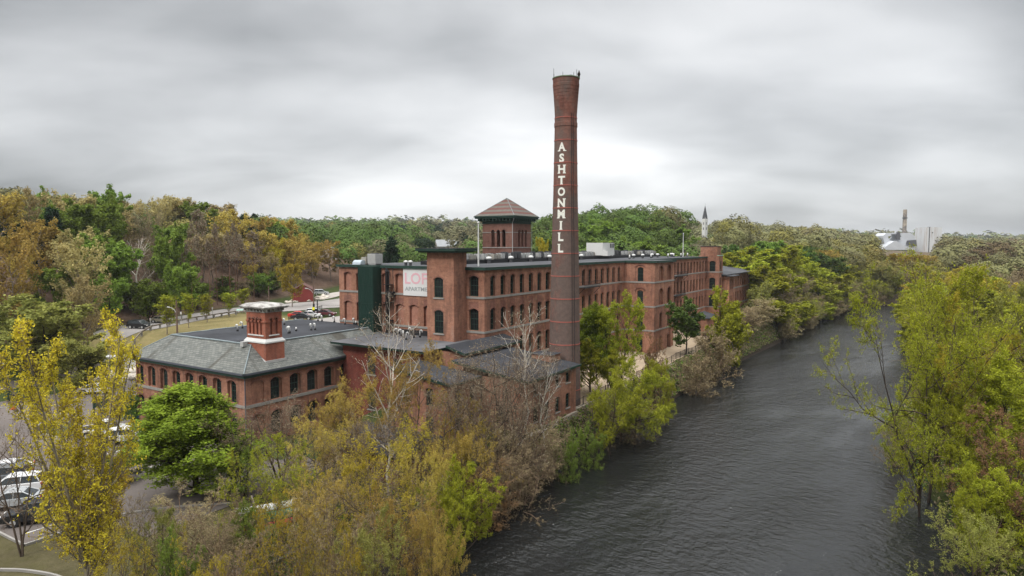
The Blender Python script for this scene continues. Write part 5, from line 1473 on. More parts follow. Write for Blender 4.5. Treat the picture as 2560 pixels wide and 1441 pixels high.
def make_car(kind, paint):
    s = SH[kind]; t = empty('pickup_truck' if kind == 'pickup' else 'parked_car', (0, 0, 0)); w = s['Wd']/2
    b = MB(); low = s['low']; cab = s['cab']; wx = s['L']*0.29; wr = 0.36 if kind != 'pickup' else 0.4
    # lower body: rounded sections across
    prof = low
    secs = [(-w, 0.88), (-w*0.985, 0.96), (-w*0.80, 1.0), (0, 1.02), (w*0.80, 1.0), (w*0.985, 0.96), (w, 0.88)]
    rings = []
    zb = min(z for _, z in low)
    for y, k in secs: rings.append(b.vs([(x*(1-(1-k)*0.35), y, zb+(z-zb)*k) for x, z in prof]))
    n = len(prof)
    for a, c in zip(rings, rings[1:]):
        for j in range(n-1): b.f.append([a[j], a[j+1], c[j+1], c[j]]); b.m.append(0)
        b.f.append([a[n-1], a[0], c[0], c[n-1]]); b.m.append(0)
    b.f.append(rings[0]); b.m.append(0); b.f.append(rings[-1][::-1]); b.m.append(0)
    # roof skin and pillars: cabin shell in paint
    wt_, wb_ = w*0.72, w*0.90
    def cy(z): f = (z-cab[0][1])/(cab[2][1]-cab[0][1]); return wb_+(wt_-wb_)*min(1, max(0, f))
    top = [p for p in cab if p[1] > cab[2][1]-0.12]
    rp = [(x, z+0.012) for x, z in top]
    for p, q in zip(rp, rp[1:]): b.face([(p[0], -cy(p[1]), p[1]), (q[0], -cy(q[1]), q[1]), (q[0], cy(q[1]), q[1]), (p[0], cy(p[1]), p[1])])
    for sy in (-1, 1):
        for (x0, z0), (x1, z1) in ((cab[0], rp[0]), (cab[-1], rp[-1])):
            b.tube([(x0, sy*cy(z0), z0), (x1, sy*cy(z1), z1)], 0.045, 5)
        b.tube([(x, sy*cy(z), z) for x, z in rp], 0.05, 5)
        xm = (rp[0][0]+rp[-1][0])/2; b.tube([(xm, sy*cy(cab[0][1]), cab[0][1]), (xm, sy*(cy(rp[0][1])+0.005), rp[0][1])], 0.04, 5)
    b.build('body', paint, t, smooth=False)
    g = MB(); n = len(cab)
    for p, q in zip(cab, cab[1:]): g.face([(p[0], -cy(p[1]), p[1]), (q[0], -cy(q[1]), q[1]), (q[0], cy(q[1]), q[1]), (p[0], cy(p[1]), p[1])])
    for sy in (-1, 1):
        pts = [(x, sy*cy(z), z) for x, z in cab]; g.face(pts if sy > 0 else pts[::-1])
    g.build('windows', M['carglass'], t)
    if kind == 'pickup':
        h = MB(); h.box(-2.7, -w*0.86, 1.06, -1.05, w*0.86, 1.13); h.build('bed', M['black'], t)
    for sx in (-1, 1):
        for sy in (-1, 1):
            q = MB(); q.tube([(0, -0.115*sy, 0), (0, 0.115*sy, 0)], wr, 18); o = q.build('wheel', M['black'], t, loc=(sx*wx, sy*(w-0.10), wr))
            q = MB(); q.tube([(0, 0.10*sy, 0), (0, 0.13*sy, 0)], wr*0.62, 12); q.build('rim', M['grey'], o)
            q = MB(); q.tube([(sx*wx, sy*(w-0.25), wr), (sx*wx, sy*(w+0.004), wr)], wr*1.18, 18); q.build('wheel_arch', M['black'], t)
    for sy in (-1, 1):
        q = MB(); q.box(s['L']/2-0.12, sy*w*0.62-0.2, .66, s['L']/2-0.01, sy*w*0.62+0.2, .82); q.build('headlight', M['white'], t)
        q = MB(); q.box(-s['L']/2-0.005, sy*w*0.72-0.16, .78, -s['L']/2+0.12, sy*w*0.72+0.16, 1.0); q.build('tail_light', M['chrome_red'], t)
    return t
cars = {}
def car(kind, col, px, py, z, rz, label, group='cars parked in the car park', uvp=None):
    key = (kind, col)
    if key not in cars: cars[key] = o = make_car(kind, PAINT[col])
    else: o = copy_tree(cars[key])
    p = P(px, py, z) if uvp is None else W(*uvp); o.location = (p[0], p[1], gz(p[0], p[1])+0.07); o.rotation_euler = (0, 0, rz)
    return tag(o, label, 'pickup truck' if kind == 'pickup' else 'car', group)
R_ = math.radians
car('suv', 'black', 349, 823, 3.5, R_(-12), 'black estate car on the upper road behind the guard rail', 'cars on the upper road')
car('sedan', 'tan', 405, 809, 3.5, R_(-10), 'light tan sedan on the upper road beyond the black car', 'cars on the upper road')
car('pickup', 'white', 262, 1092, -2.4, R_(22), 'white pickup truck parked nose towards the bushes of the slate roofed building')
car('suv', 'white', 318, 1108, -2.4, R_(22), 'white sport utility car parked beside the white pickup')
car('sedan', 'black', 368, 1140, -2.4, R_(24), 'black car with red tail lights half hidden by the bright green tree')
car('sedan', 'white', 12, 1192, -2.4, R_(200), 'white car at the left edge, farthest of the lower left row')
car('suv', 'grey', 6, 1212, -2.4, R_(200), 'grey car at the left edge between two pale cars')
car('suv', 'white', 36, 1236, -2.4, R_(200), 'white car with dark windows in the lower left row')
car('sedan', 'silver', 32, 1270, -2.4, R_(200), 'silver car with teal tinted glass nearest the grass in the lower left row')
car('suv', 'black', 92, 1305, -2.4, R_(200), 'black car in shade under the yellow tree at the lower left')
car('sedan', 'black', 757, 803, 3.5, R_(8), 'black car nearest the iron fence behind the flat roof', 'cars behind the flat roof')
car('sedan', 'red', 748, 798, 3.5, R_(8), 'bright red car behind the black one by the iron fence', 'cars behind the flat roof')
car('sedan', 'white', 775, 797, 3.5, R_(8), 'white car behind the flat roof beside the small green shrub', 'cars behind the flat roof')
car('suv', 'silver', 790, 793, 3.5, R_(8), 'silver car between the white and maroon cars behind the flat roof', 'cars behind the flat roof')
car('sedan', 'maroon', 815, 794, 3.5, R_(-10), 'maroon sedan by the grass strip behind the flat roof', 'cars behind the flat roof')
car('suv', 'silver', 803, 733, 5, R_(10), 'silver car by the dark red barn on the hill drive', 'cars on the hill drive')
car('sedan', 'white', 240, 985, -2.4, R_(10), 'white car seen through the yellow tree, beyond the notice frame')
car('suv', 'black', 5, 905, 0, R_(20), 'black car at the far left edge above the lamp post')
# canoes on a rack in the trees
def canoe(px, py, z, mat, L, rz, label):
    p = P(px, py, z); t = empty('canoe', p, rz, label, 'canoe', 'canoes on the bank rack'); b = MB()
    n = 12; rings = []
    for k in range(n+1):
        s_ = -1+2*k/n; w = 0.45*max(0.02, (1-abs(s_)**2.4)); hh = 0.38+0.14*abs(s_)**3
        rings.append(b.vs([(s_*L/2, w*math.cos(a), hh*math.sin(a)) for a in np.linspace(0, math.pi, 9)]))
    for a, c in zip(rings, rings[1:]):
        for j in range(8): b.f.append([a[j], a[j+1], c[j+1], c[j]]); b.m.append(0)
    b.build('hull', M[mat], t, smooth=True)
    b = MB()
    for s_ in (-1, 1): b.tube([(x*L/2, s_*0.46*max(0.02, (1-abs(x)**2.4)), 0) for x in np.linspace(-1, 1, 11)], 0.03, 5)
    b.build('gunwale', M['wood'], t)
canoe(672, 1272, -1.0, 'white', 5.0, R_(28), 'white upturned canoe on the rack among the foreground trees')
canoe(690, 1290, -1.2, 'teal', 5.2, R_(28), 'dark green upturned canoe just in front of the white one')
canoe(690, 1316, -1.6, 'red', 4.6, R_(34), 'dark red upturned canoe, lowest on the rack')
p = P(690, 1285, -2.4); t = empty('canoe_rack', p, R_(28), 'low timber rack carrying the upturned canoes', 'rack')
for x in (-1.7, 1.7):
    b = MB()
    for y in (-1.3, 1.5): b.box(x-0.06, y-0.06, -1.2, x+0.06, y+0.06, 1.35)
    b.box(x-0.05, -1.4, 1.2, x+0.05, 1.6, 1.3); b.box(x-0.05, -1.4, 0.6, x+0.05, 1.6, 0.7); b.build('frame', M['wood'], t)
# fallen pale log on the bank
p0 = W(-13, -12.9, -0.3); p1 = W(-6.5, -12.75, -0.1)
t = empty('fallen_log', p0, 0, 'pale bleached fallen log along the river bank below the brick wing', 'log')
b = MB(p0); b.tube([p0, ((p0[0]+p1[0])/2, (p0[1]+p1[1])/2, 0.15), p1], [0.12, 0.17, 0.1], 7); b.build('trunk', m_simple('bleached_wood', (0.62, 0.57, 0.50), 0.9, 0.2), t)
# ------------------------------------------------------------------ trees
def m_leaf(name, c, var=0.27, trans=0.33, far=False):
    t = NT(name, 0.75, 0.15)
    g = t.n('ShaderNodeNewGeometry'); oi = t.n('ShaderNodeObjectInfo')
    a = tuple(x*(1-var) for x in c); b = tuple(min(1, x*(1+var)) for x in c)
    col = t.mix(g.outputs['Random Per Island'], a, b)
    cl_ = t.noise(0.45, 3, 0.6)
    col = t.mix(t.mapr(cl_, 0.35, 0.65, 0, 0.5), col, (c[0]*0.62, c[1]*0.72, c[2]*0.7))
    h = t.n('ShaderNodeHueSaturation'); t.l(col, h.inputs['Color'])
    rnd = oi.outputs['Random']
    if far: at = t.n('ShaderNodeAttribute'); at.attribute_name = 'tint'; rnd = at.outputs['Fac']
    t.l(t.mapr(rnd, 0, 1, 0.78, 1.2), h.inputs['Value']); t.l(t.mapr(rnd, 0, 1, 0.487, 0.512), h.inputs['Hue'])
    t.col(h.outputs[0])
    out = t.t.nodes['Material Output']; tr = t.n('ShaderNodeBsdfTranslucent'); t.l(h.outputs[0], tr.inputs[0])
    mx = t.n('ShaderNodeMixShader'); mx.inputs[0].default_value = trans
    t.l(t.b.outputs[0], mx.inputs[1]); t.l(tr.outputs[0], mx.inputs[2]); t.l(mx.outputs[0], out.inputs[0])
    return t.m
LEAF = {'green': (0.20, 0.28, 0.042), 'dgreen': (0.11, 0.175, 0.035), 'yg': (0.32, 0.33, 0.024), 'yellow': (0.40, 0.31, 0.03), 'amber': (0.45, 0.325, 0.075), 'bud': (0.43, 0.345, 0.15),
        'olive': (0.27, 0.265, 0.062), 'russet': (0.27, 0.15, 0.075), 'pine': (0.028, 0.055, 0.026), 'bare': (0.26, 0.205, 0.14), 'greybud': (0.32, 0.25, 0.135), 'lime': (0.24, 0.32, 0.028), 'gold': (0.60, 0.47, 0.04)}
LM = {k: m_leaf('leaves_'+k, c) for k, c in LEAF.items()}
def _ds(c, f=0.15): g = (c[0]+c[1]+c[2])/3; q = tuple((x+(g-x)*f)*0.56 for x in c); return (q[0]*0.90, q[1]*1.03, q[2]*0.82)
LMF = {k: m_leaf('far_leaves_'+k, _ds(c), 0.12, 0.1, True) for k, c in LEAF.items()}
def m_bark(name, c, pale=0.4):
    t = NT(name, 0.9, 0.15); return t.col(t.mix(t.mapr(t.noise(1.6, 5, 0.7, stretch=(1, 1, 0.35)), 0.38, 0.62), tuple(x*0.6 for x in c), tuple(min(1, x*(1+pale)) for x in c)))
BK = {'limb': m_bark('bark_limb', (0.095, 0.072, 0.055)), 'brown': m_bark('bark_brown', (0.06, 0.045, 0.035)), 'grey': m_bark('bark_grey', (0.24, 0.20, 0.165)), 'white': m_bark('bark_white', (0.62, 0.57, 0.49), 0.3), 'aspen': m_bark('bark_aspen', (0.25, 0.215, 0.155)), 'red': m_bark('bark_pine', (0.22, 0.12, 0.08)), 'twig': m_bark('twig_tan', (0.215, 0.15, 0.10))}

def tubes(Pn, Rn, sides):
    "Pn (n,K,3), Rn (n,K) -> verts, quad faces"
    n, K, _ = Pn.shape
    d = np.gradient(Pn, axis=1); d /= (np.linalg.norm(d, axis=2, keepdims=True)+1e-9)
    ref = np.where(np.abs(d[..., 2:3]) < 0.9, np.array([0, 0, 1.0]), np.array([1.0, 0, 0]))
    x = np.cross(d, ref); x /= (np.linalg.norm(x, axis=2, keepdims=True)+1e-9); y = np.cross(d, x)
    a = 2*np.pi*np.arange(sides)/sides
    V = Pn[:, :, None]+(x[:, :, None]*np.cos(a)[None, None, :, None]+y[:, :, None]*np.sin(a)[None, None, :, None])*Rn[:, :, None, None]
    i = np.arange(n*K*sides).reshape(n, K, sides); j = np.roll(i, -1, axis=2)
    F = np.stack([i[:, :-1], j[:, :-1], j[:, 1:], i[:, 1:]], -1).reshape(-1, 4)
    return V.reshape(-1, 3), F
def branchlevel(rng, Pp, Rp, m, t0, t1, length, ang, up, K, wob, rr, shape, H):
    "children of each parent polyline; length(t) callable gives length"
    n, Kp, _ = Pp.shape
    t = np.clip(t0+(t1-t0)*((np.arange(m)[None, :]+rng.uniform(0, 1, (n, m)))/m), 0, 0.999)
    f = t*(Kp-1); i = np.minimum(f.astype(int), Kp-2); w = (f-i)[..., None]
    r_ = np.arange(n)[:, None]
    s = Pp[r_, i]*(1-w)+Pp[r_, i+1]*w; pr = Rp[r_, i]*(1-w[..., 0])+Rp[r_, i+1]*w[..., 0]
    d = Pp[r_, i+1]-Pp[r_, i]; d /= (np.linalg.norm(d, axis=-1, keepdims=True)+1e-9)
    az = rng.uniform(0, 2*np.pi, (n, 1))+np.arange(m)[None, :]*2.4+rng.normal(0, 0.4, (n, m))
    ref = np.where(np.abs(d[..., 2:3]) < 0.95, np.array([0, 0, 1.0]), np.array([1.0, 0, 0]))
    x = np.cross(d, ref); x /= (np.linalg.norm(x, axis=-1, keepdims=True)+1e-9); y = np.cross(d, x)
    a = np.radians(ang)*(1+rng.normal(0, 0.2, (n, m)))
    a = a[..., None]
    out = x*np.cos(az)[..., None]+y*np.sin(az)[..., None]
    cd0 = d*np.cos(a)+out*np.sin(a)
    L = length(t, s)*rng.uniform(0.7, 1.2, (n, m))
    cd0 = cd0.reshape(-1, 3); s = s.reshape(-1, 3); L = L.reshape(-1); pr = pr.reshape(-1)
    pts = [s]; cur = cd0
    for k in range(1, K):
        cur = cur+np.array([0, 0, up])/K+rng.normal(0, wob, cur.shape); cur /= np.linalg.norm(cur, axis=1, keepdims=True)
        pts.append(pts[-1]+cur*(L/(K-1))[:, None])
    Pc = np.stack(pts, 1)
    r0 = np.minimum(pr*0.75, np.maximum(L*rr, 0.004*H/10))
    Rc = r0[:, None]*np.linspace(1, 0.25, K)[None, :]
    return Pc, Rc
def quads(rng, pos, size, flat=0.0):
    n = len(pos); nn = rng.normal(0, 1, (n, 3))*np.array([1, 1, 1.9]); nn /= np.linalg.norm(nn, axis=1, keepdims=True)
    a = np.cross(nn, rng.normal(0, 1, (n, 3))); a /= np.linalg.norm(a, axis=1, keepdims=True); b = np.cross(nn, a)
    s = size*rng.uniform(0.6, 1.3, (n, 1)); a = a*s; b = b*s*0.62
    V = np.stack([pos-a, pos-b*0.9+a*0.1, pos+a, pos+b*0.9+a*0.1], 1).reshape(-1, 3)
    return V, np.arange(n*4).reshape(n, 4)
def joinm(parts):
    V = []; F = []; Mi = []; o = 0
    for v, f, m in parts:
        V.append(v); F.append(f+o); Mi.append(np.full(len(f), m)); o += len(v)
    return np.concatenate(V), np.concatenate(F), np.concatenate(Mi)
H0 = 10.0
KIND = dict(
 mound=dict(tb=.06, L1=3.9, ang1=54, up1=1.15, n1=40, n2=8, n3=5, L2=.42, L3=.4, shape='mound', wob=.10),
 round=dict(tb=.22, L1=4.2, ang1=58, up1=.55, n1=15, n2=7, n3=6, L2=.42, L3=.42, shape='round', wob=.10),
 upright=dict(tb=.18, L1=3.4, ang1=34, up1=.7, n1=13, n2=8, n3=5, L2=.38, L3=.36, shape='oval', wob=.08),
 aspen=dict(tb=.22, L1=2.5, ang1=42, up1=1.2, n1=64, n2=8, n3=4, L2=.33, L3=.28, shape='cone', wob=.08),
 spread=dict(tb=.14, L1=5.0, ang1=56, up1=.35, n1=12, n2=8, n3=7, L2=.45, L3=.42, shape='round', wob=.15),
 bush=dict(tb=.02, L1=5.4, ang1=48, up1=.25, n1=22, n2=8, n3=5, L2=.40, L3=.4, shape='bush', wob=.12),
 tall=dict(tb=.5, L1=2.6, ang1=62, up1=.5, n1=13, n2=6, n3=6, L2=.45, L3=.42, shape='oval', wob=.10),
 pine=dict(tb=.25, L1=2.3, ang1=86, up1=.15, n1=34, n2=8, n3=3, L2=.34, L3=.35, shape='cone', wob=.05),
 pole=dict(tb=.62, L1=1.6, ang1=80, up1=.2, n1=24, n2=5, n3=3, L2=.4, L3=.4, shape='cone', wob=.08),
)
def make_proto(form, leaf, bark, seed, nl, ls, stems=1, twigs=True, clump=0.0, trunk_r=0.16, lean=0, leafmode='all', tuft=1, twigr=0.010, crook=0.10, fork=0.0, spread=(.12, .30)):
    rng = np.random.default_rng(seed); k = KIND[form]; H = H0
    K0 = 9; tp = []
    for s in range(stems):
        az = rng.uniform(0, 6.28); sp = 0 if stems == 1 else rng.uniform(*spread); az = 2*math.pi*(s+rng.uniform(-.25, .25))/stems
        hh = H*(1 if s == 0 else rng.uniform(.72, .95)); z = np.linspace(0, hh*0.94, K0)
        bx = np.cumsum(rng.normal(0, crook, K0))*H/10; by = np.cumsum(rng.normal(0, crook, K0))*H/10
        o = sp*hh*np.clip((z/hh-fork)/(1-fork), 0, 1)**0.9; lim = np.clip((z/hh-fork*.6)*4, 0, 1) if fork else 1; bx = bx*lim if fork else bx; by = by*lim if fork else by
        tp.append(np.stack([bx-bx[0]+np.cos(az)*o, by-by[0]+np.sin(az)*o, z], 1))
    P0 = np.stack(tp); R0 = np.tile((trunk_r*np.linspace(1, 0.12, K0)**0.9)[None], (stems, 1))/(1 if stems == 1 else 1.35)
    P0[:, 0, 2] = -0.4
    def len1(t, s):
        q = (t-k['tb'])/(1-k['tb'])
        sh = dict(round=lambda q: 0.45+0.75*np.sin(np.pi*np.clip(q*0.85+0.12, 0, 1)), oval=lambda q: 0.40+0.7*np.sin(np.pi*np.clip(q*0.8+0.15, 0, 1)), cone=lambda q: 1.08-0.85*q, bush=lambda q: 1.05-0.5*q, mound=lambda q: 1.1-0.75*q**1.6)[k['shape']](q)
        return k['L1']*sh/(1 if stems < 3 else 1.25)
    n1 = max(5, int(k['n1']/(1 if stems == 1 else stems*0.6)))
    P1, R1 = branchlevel(rng, P0, R0, n1, k['tb'], 0.99, len1, k['ang1'], k['up1'], 6, k['wob'], .018, None, H)
    L1a = np.linalg.norm(P1[:, -1]-P1[:, 0], axis=1)
    def len2(t, s): return (L1a[:, None]*k['L2'])*(1.15-0.6*t)
    P2, R2 = branchlevel(rng, P1, R1, k['n2'], .18, 1, len2, 46, .25, 5, k['wob']*1.2, .015, None, H)
    L2a = np.linalg.norm(P2[:, -1]-P2[:, 0], axis=1)
    def len3(t, s): return (L2a[:, None]*k['L3']+0.22)*(1.1-0.4*t)
    P3, R3 = branchlevel(rng, P2, R2, k['n3'], .15, 1, len3, 42, .15, 4, k['wob']*1.4, .012, None, H)
    R3 = np.maximum(R3, twigr*0.5); R3[:, 0] = np.maximum(R3[:, 0], twigr)
    a = tubes(P0, R0, 7); b = tubes(P1, R1, 5); c = tubes(P2, np.maximum(R2, twigr*1.1), 3)
    v, f, m = joinm([(a[0], a[1], 0), (b[0], b[1], 0), (c[0], c[1], 0)])
    tm = np_mesh('trunk', v, f, [BK[bark]], smooth=True)
    parts = []
    if twigs: d = tubes(P3, R3, 3); parts.append((d[0], d[1], 1))
    if nl:
        # leaves gather at twig ends
        src = P3.reshape(-1, 3) if leafmode == 'all' else P3[:, -1]
        keep = rng.permutation(len(src))
        if clump:      # leave whole regions nearly bare
            nz = np.sin(src@rng.normal(0, .9, 3)+rng.uniform(0, 6))+np.sin(src@rng.normal(0, 1.6, 3)+rng.uniform(0, 6))
            keep = keep[nz[keep] > -2+clump*2.2]
        if len(keep) == 0: keep = np.arange(len(src))
        ids = keep[rng.integers(0, len(keep), nl)]
        if tuft > 1:
            m_ = nl//tuft; ids = ids[:m_]; cpos = src[ids]+rng.normal(0, 1, (m_, 3))*0.07
            pos = (cpos[:, None, :]+rng.normal(0, 1, (m_, tuft, 3))*ls*1.15).reshape(-1, 3)
        else: pos = src[ids]+rng.normal(0, 1, (nl, 3))*np.array([1, 1, .8])*(0.16 if leafmode == 'all' else 0.13)
        q = quads(rng, pos, ls); parts.append((q[0], q[1], 0))
    v, f, m = joinm(parts)
    cm = np_mesh('crown', v, f, [LM[leaf], BK['twig' if bark in ('grey', 'white', 'twig', 'aspen', 'brown', 'limb') else bark]], m)
    return tm, cm
TREE = {}
def proto(key, *a, **k):
    if key not in TREE: TREE[key] = make_proto(*a, **k)
    return TREE[key]
# ---- near prototypes (fine leaves)
FG = dict(
 aspen=[('aspen', 'gold', 'aspen', s, 32000, .044) for s in (1, 2)],
 maple=[('mound', 'lime', 'brown', s, 70000, .085) for s in (3, 4)],
 yellowbud=[('spread', 'yg', 'limb', s, 22000, .07) for s in (5,)],
 ygfine=[('round', 'yg', 'brown', s, 42000, .062) for s in (6, 7, 8)],
 amber=[('spread', 'amber', 'limb', s, 36000, .055) for s in (9, 10)],
 olive=[('round', 'olive', 'limb', s, 20000, .058) for s in (11, 12)],
 twiggy=[('spread', 'yellow', 'limb', s, 17000, .058) for s in (13, 14)],
 bare=[('spread', 'bare', 'limb', s, 2600, .06) for s in (15, 16)],
 russet=[('bush', 'russet', 'brown', s, 24000, .06) for s in (17,)],
 greybush=[('bush', 'greybud', 'twig', s, 12000, .055) for s in (18, 19)],
 gbush=[('bush', 'green', 'brown', s, 16000, .10) for s in (20,)],
 dround=[('round', 'dgreen', 'brown', s, 34000, .10) for s in (21,)],
 white=[('upright', 'bare', 'white', s, 900, .05) for s in (22, 23)],
 ygtall=[('upright', 'yg', 'brown', s, 48000, .06) for s in (24, 25)],
 mix=[('spread', 'yg', 'brown', s, 34000, .045) for s in (26, 27)],
 yellowtall=[('spread', 'yellow', 'brown', s, 42000, .048) for s in (28,)],
)
XK = dict(aspen=dict(trunk_r=.12, leafmode='all', stems=7, fork=.28, spread=(.10, .38), crook=.05), white=dict(trunk_r=.095, twigr=.008, crook=.16), bare=dict(twigr=.008, stems=3), twiggy=dict(clump=.45, stems=2, twigr=.007, fork=.12), amber=dict(clump=.45, stems=2, twigr=.007, fork=.12),
          greybush=dict(stems=4), russet=dict(stems=3), gbush=dict(stems=3), olive=dict(clump=.4, twigr=.007), ygtall=dict(stems=2, clump=.25), mix=dict(stems=3, clump=.35, fork=.22, spread=(.15, .4), trunk_r=.13), ygfine=dict(clump=.2), yellowbud=dict(stems=2), yellowtall=dict(stems=3, clump=.25, fork=.15, spread=(.15, .35)))
# ---- middle distance prototypes
MD = dict(
 green=[('round', 'green', 'brown', s, 9000, .24) for s in (41, 42, 43)], dgreen=[('round', 'dgreen', 'brown', s, 9000, .24) for s in (44, 45)],
 yg=[('upright', 'yg', 'brown', s, 7500, .20) for s in (46, 47, 48)], amber=[('round', 'amber', 'grey', s, 5800, .18) for s in (49, 50, 51)],
 bud=[('round', 'bud', 'grey', s, 5200, .17) for s in (52, 53, 54)], olive=[('spread', 'olive', 'grey', s, 7000, .18) for s in (55, 56)],
 bare=[('spread', 'bare', 'grey', s, 1500, .10) for s in (57, 58)], greybud=[('spread', 'greybud', 'grey', s, 4200, .14) for s in (59, 60)],
 pine=[('pine', 'pine', 'brown', s, 9000, .20) for s in (61, 62)], pole=[('pole', 'bare', 'red', s, 900, .14) for s in (63, 64)],
 yellow=[('round', 'yellow', 'grey', s, 7000, .19) for s in (65, 66)], tallbud=[('tall', 'bud', 'grey', s, 6000, .17) for s in (67, 68)], russet=[('round', 'russet', 'grey', s, 6500, .18) for s in (69,)],
 white=[('upright', 'bare', 'white', s, 300, .06) for s in (70,)], sapling=[('upright', 'yg', 'grey', s, 2600, .17) for s in (71, 72)], shrub=[('bush', 'green', 'brown', s, 6000, .22) for s in (73,)], brownbush=[('bush', 'greybud', 'twig', s, 5000, .16) for s in (74, 75)], willow=[('bush', 'olive', 'brown', s, 14000, .16) for s in (76,)],
)
XM = dict(bare=dict(twigr=.014, stems=2), greybud=dict(twigr=.012, stems=2), bud=dict(twigr=.012, clump=.1), pole=dict(trunk_r=.09, twigr=.012, crook=.02), white=dict(trunk_r=.2, twigr=.012, stems=2, crook=.14), sapling=dict(trunk_r=.10, clump=.2), brownbush=dict(stems=4, twigr=.012), shrub=dict(stems=3), willow=dict(stems=5, twigr=.012),
          green=dict(twigs=False, clump=.15), dgreen=dict(twigs=False, clump=.1), amber=dict(clump=.15), yg=dict(clump=.2, stems=2), olive=dict(stems=2), pine=dict(twigs=False), tallbud=dict(twigr=.012, trunk_r=.12), yellow=dict(clump=.1))
trng = random.Random(77)
NTREE = [0]
def tree(setn, kind, x, y, h, w=None, label='', cat='tree', group=None, lean=(0, 0), rz=None, pick=None, zoff=0.0, name='tree'):
    D, X = (FG, XK) if setn == 'F' else (MD, XM)
    if setn == 'F' and kind not in ('bare', 'white', 'maple', 'dround'): X = dict(X); X[kind] = dict(X.get(kind, {})); X[kind].setdefault('tuft', 7)
    specs = D[kind]; i = trng.randrange(len(specs)) if pick is None else pick % len(specs)
    tm, cm = proto((setn, kind, i), *specs[i], **X.get(kind, {}))
    z = gz(x, y)+zoff
    e = bpy.data.objects.new(name, None); e.empty_display_size = .3; link(e)
    e.location = (x, y, z); e.rotation_euler = (lean[0], lean[1], trng.uniform(0, 6.28) if rz is None else rz)
    s = h/H0
    # natural crown width of the prototypes is measured once
    if (setn, kind, i, 'w') not in TREE:
        co = np.empty(len(cm.vertices)*3, np.float32); cm.vertices.foreach_get('co', co); co = co.reshape(-1, 3)
        r = np.hypot(co[:, 0], co[:, 1]); TREE[(setn, kind, i, 'w')] = 2*float(np.percentile(r, 95)); TREE[(setn, kind, i, 'h')] = float(np.percentile(co[:, 2], 99.5))
    s = h/TREE[(setn, kind, i, 'h')]
    sw = s if w is None else w/TREE[(setn, kind, i, 'w')]
    e.scale = (sw, sw, s)
    for n_, m_ in (('trunk', tm), ('crown', cm)):
        c = bpy.data.objects.new(n_, m_); link(c, e)
    NTREE[0] += 1
    return tag(e, label, cat, group)
def ft(setn, kind, px, Y, ytop, wpx, label, **k):
    "tree at bearing px, distance Y; top seen at ytop"
    X = (px-1280)/FPX*Y/1.0; X *= 1.0
    g = gz(X, Y)+k.get('zoff', 0); zt = CAMZ-(ytop-614)/FPX*Y
    return tree(setn, kind, X, Y, max(1.0, zt-g), None if wpx is None else wpx/FPX*Y, label, **k)
# foreground, one by one
ft('F', 'aspen', 185, 37, 790, 330, 'tall yellow leaved tree with many upright pale branches in front of the car park', pick=0)
ft('F', 'aspen', 215, 40, 1130, 190, 'shorter yellow tree filling in low to the right of the tall yellow tree', pick=1)
ft('F', 'maple', 472, 58, 972, 275, 'dense bright green tree in front of the slate roofed building', pick=0)
ft('F', 'gbush', 560, 56, 1110, 150, 'lower bright green tree at the right foot of the dense bright green one')
ft('F', 'yellowbud', 655, 48, 1105, 235, 'small lime yellow budding tree above the canoes')
ft('F', 'bare', 690, 60, 985, 260, 'bare grey twigged tree in front of the end corner of the slate roofed building', pick=0)
ft('F', 'amber', 800, 55, 1050, 230, 'orange brown budding tree left of the small outbuilding roof', pick=0)
ft('F', 'amber', 885, 61, 950, 200, 'thin orange budding tree in front of the left side of the red block', pick=1)
ft('F', 'white', 965, 60, 735, 190, 'tall white barked bare tree rising over the flat roof in front of the green shaft', pick=0)
ft('F', 'amber', 1015, 63, 868, 300, 'broad orange yellow budding tree hiding the red block', pick=0)
ft('F', 'twiggy', 1140, 60, 985, 210, 'yellow budding tree right of the orange one, before the brick wing', pick=0)
ft('F', 'bare', 1235, 64, 850, 330, 'large bare brown tree in front of the brick wing', pick=1)
ft('F', 'bare', 1190, 60, 900, 230, 'bare brown tree between the orange tree and the large bare tree', pick=0)
ft('F', 'white', 1322, 68, 760, 170, 'white limbed bare tree left of the foot of the chimney', pick=1)
ft('F', 'white', 1372, 69, 860, 120, 'smaller white limbed bare tree just under the chimney', pick=0)
ft('F', 'bare', 1310, 63, 940, 260, 'low bare tree over the river bank below the brick wing', pick=0)
ft('F', 'twiggy', 905, 45, 1060, 330, 'large sparse yellow budding tree in the middle foreground', pick=1)
ft('F', 'amber', 820, 43, 1190, 240, 'amber budding tree low in the middle foreground', pick=1)
ft('F', 'bare', 960, 42, 1170, 300, 'grey twigged tree hanging over the foreground bank', pick=1)
ft('F', 'ygfine', 1150, 49, 1165, 190, 'bright yellow green tree leaning over the dark water', pick=0, lean=(0.0, 0.12))
ft('F', 'ygfine', 1085, 46, 1235, 150, 'small bright yellow green tree beside the one leaning over the water', pick=1)
ft('F', 'russet', 1205, 54, 1170, 180, 'reddish brown budding bush at the water edge')
ft('F', 'greybush', 1310, 59, 1130, 190, 'grey brown twiggy bush reaching over the river', pick=0)
ft('F', 'greybush', 1240, 56, 1120, 170, 'grey brown twiggy bush behind the reddish bush', pick=1)
ft('F', 'amber', 1010, 40, 1240, 250, 'amber budding tree at the bottom edge, left of the dark water', pick=1)
ft('F', 'twiggy', 700, 37, 1235, 260, 'yellow budding shrub tree below the canoes', pick=0)
ft('F', 'greybush', 450, 47, 1235, 200, 'brown thicket below the bright green tree', pick=1)
ft('F', 'greybush', 540, 44, 1290, 200, 'brown thicket left of the riverside path', pick=0)
ft('F', 'gbush', 420, 38, 1330, 110, 'small fresh green shrub at the bottom left of the path')
ft('F', 'dround', 285, 61, 1150, 120, 'round dark olive tree with a brown tint behind the yellow tree')
ft('F', 'dround', 372, 72, 1003, 66, 'small clipped round green tree beside the slate roofed building, right one of the pair', name='round_tree')
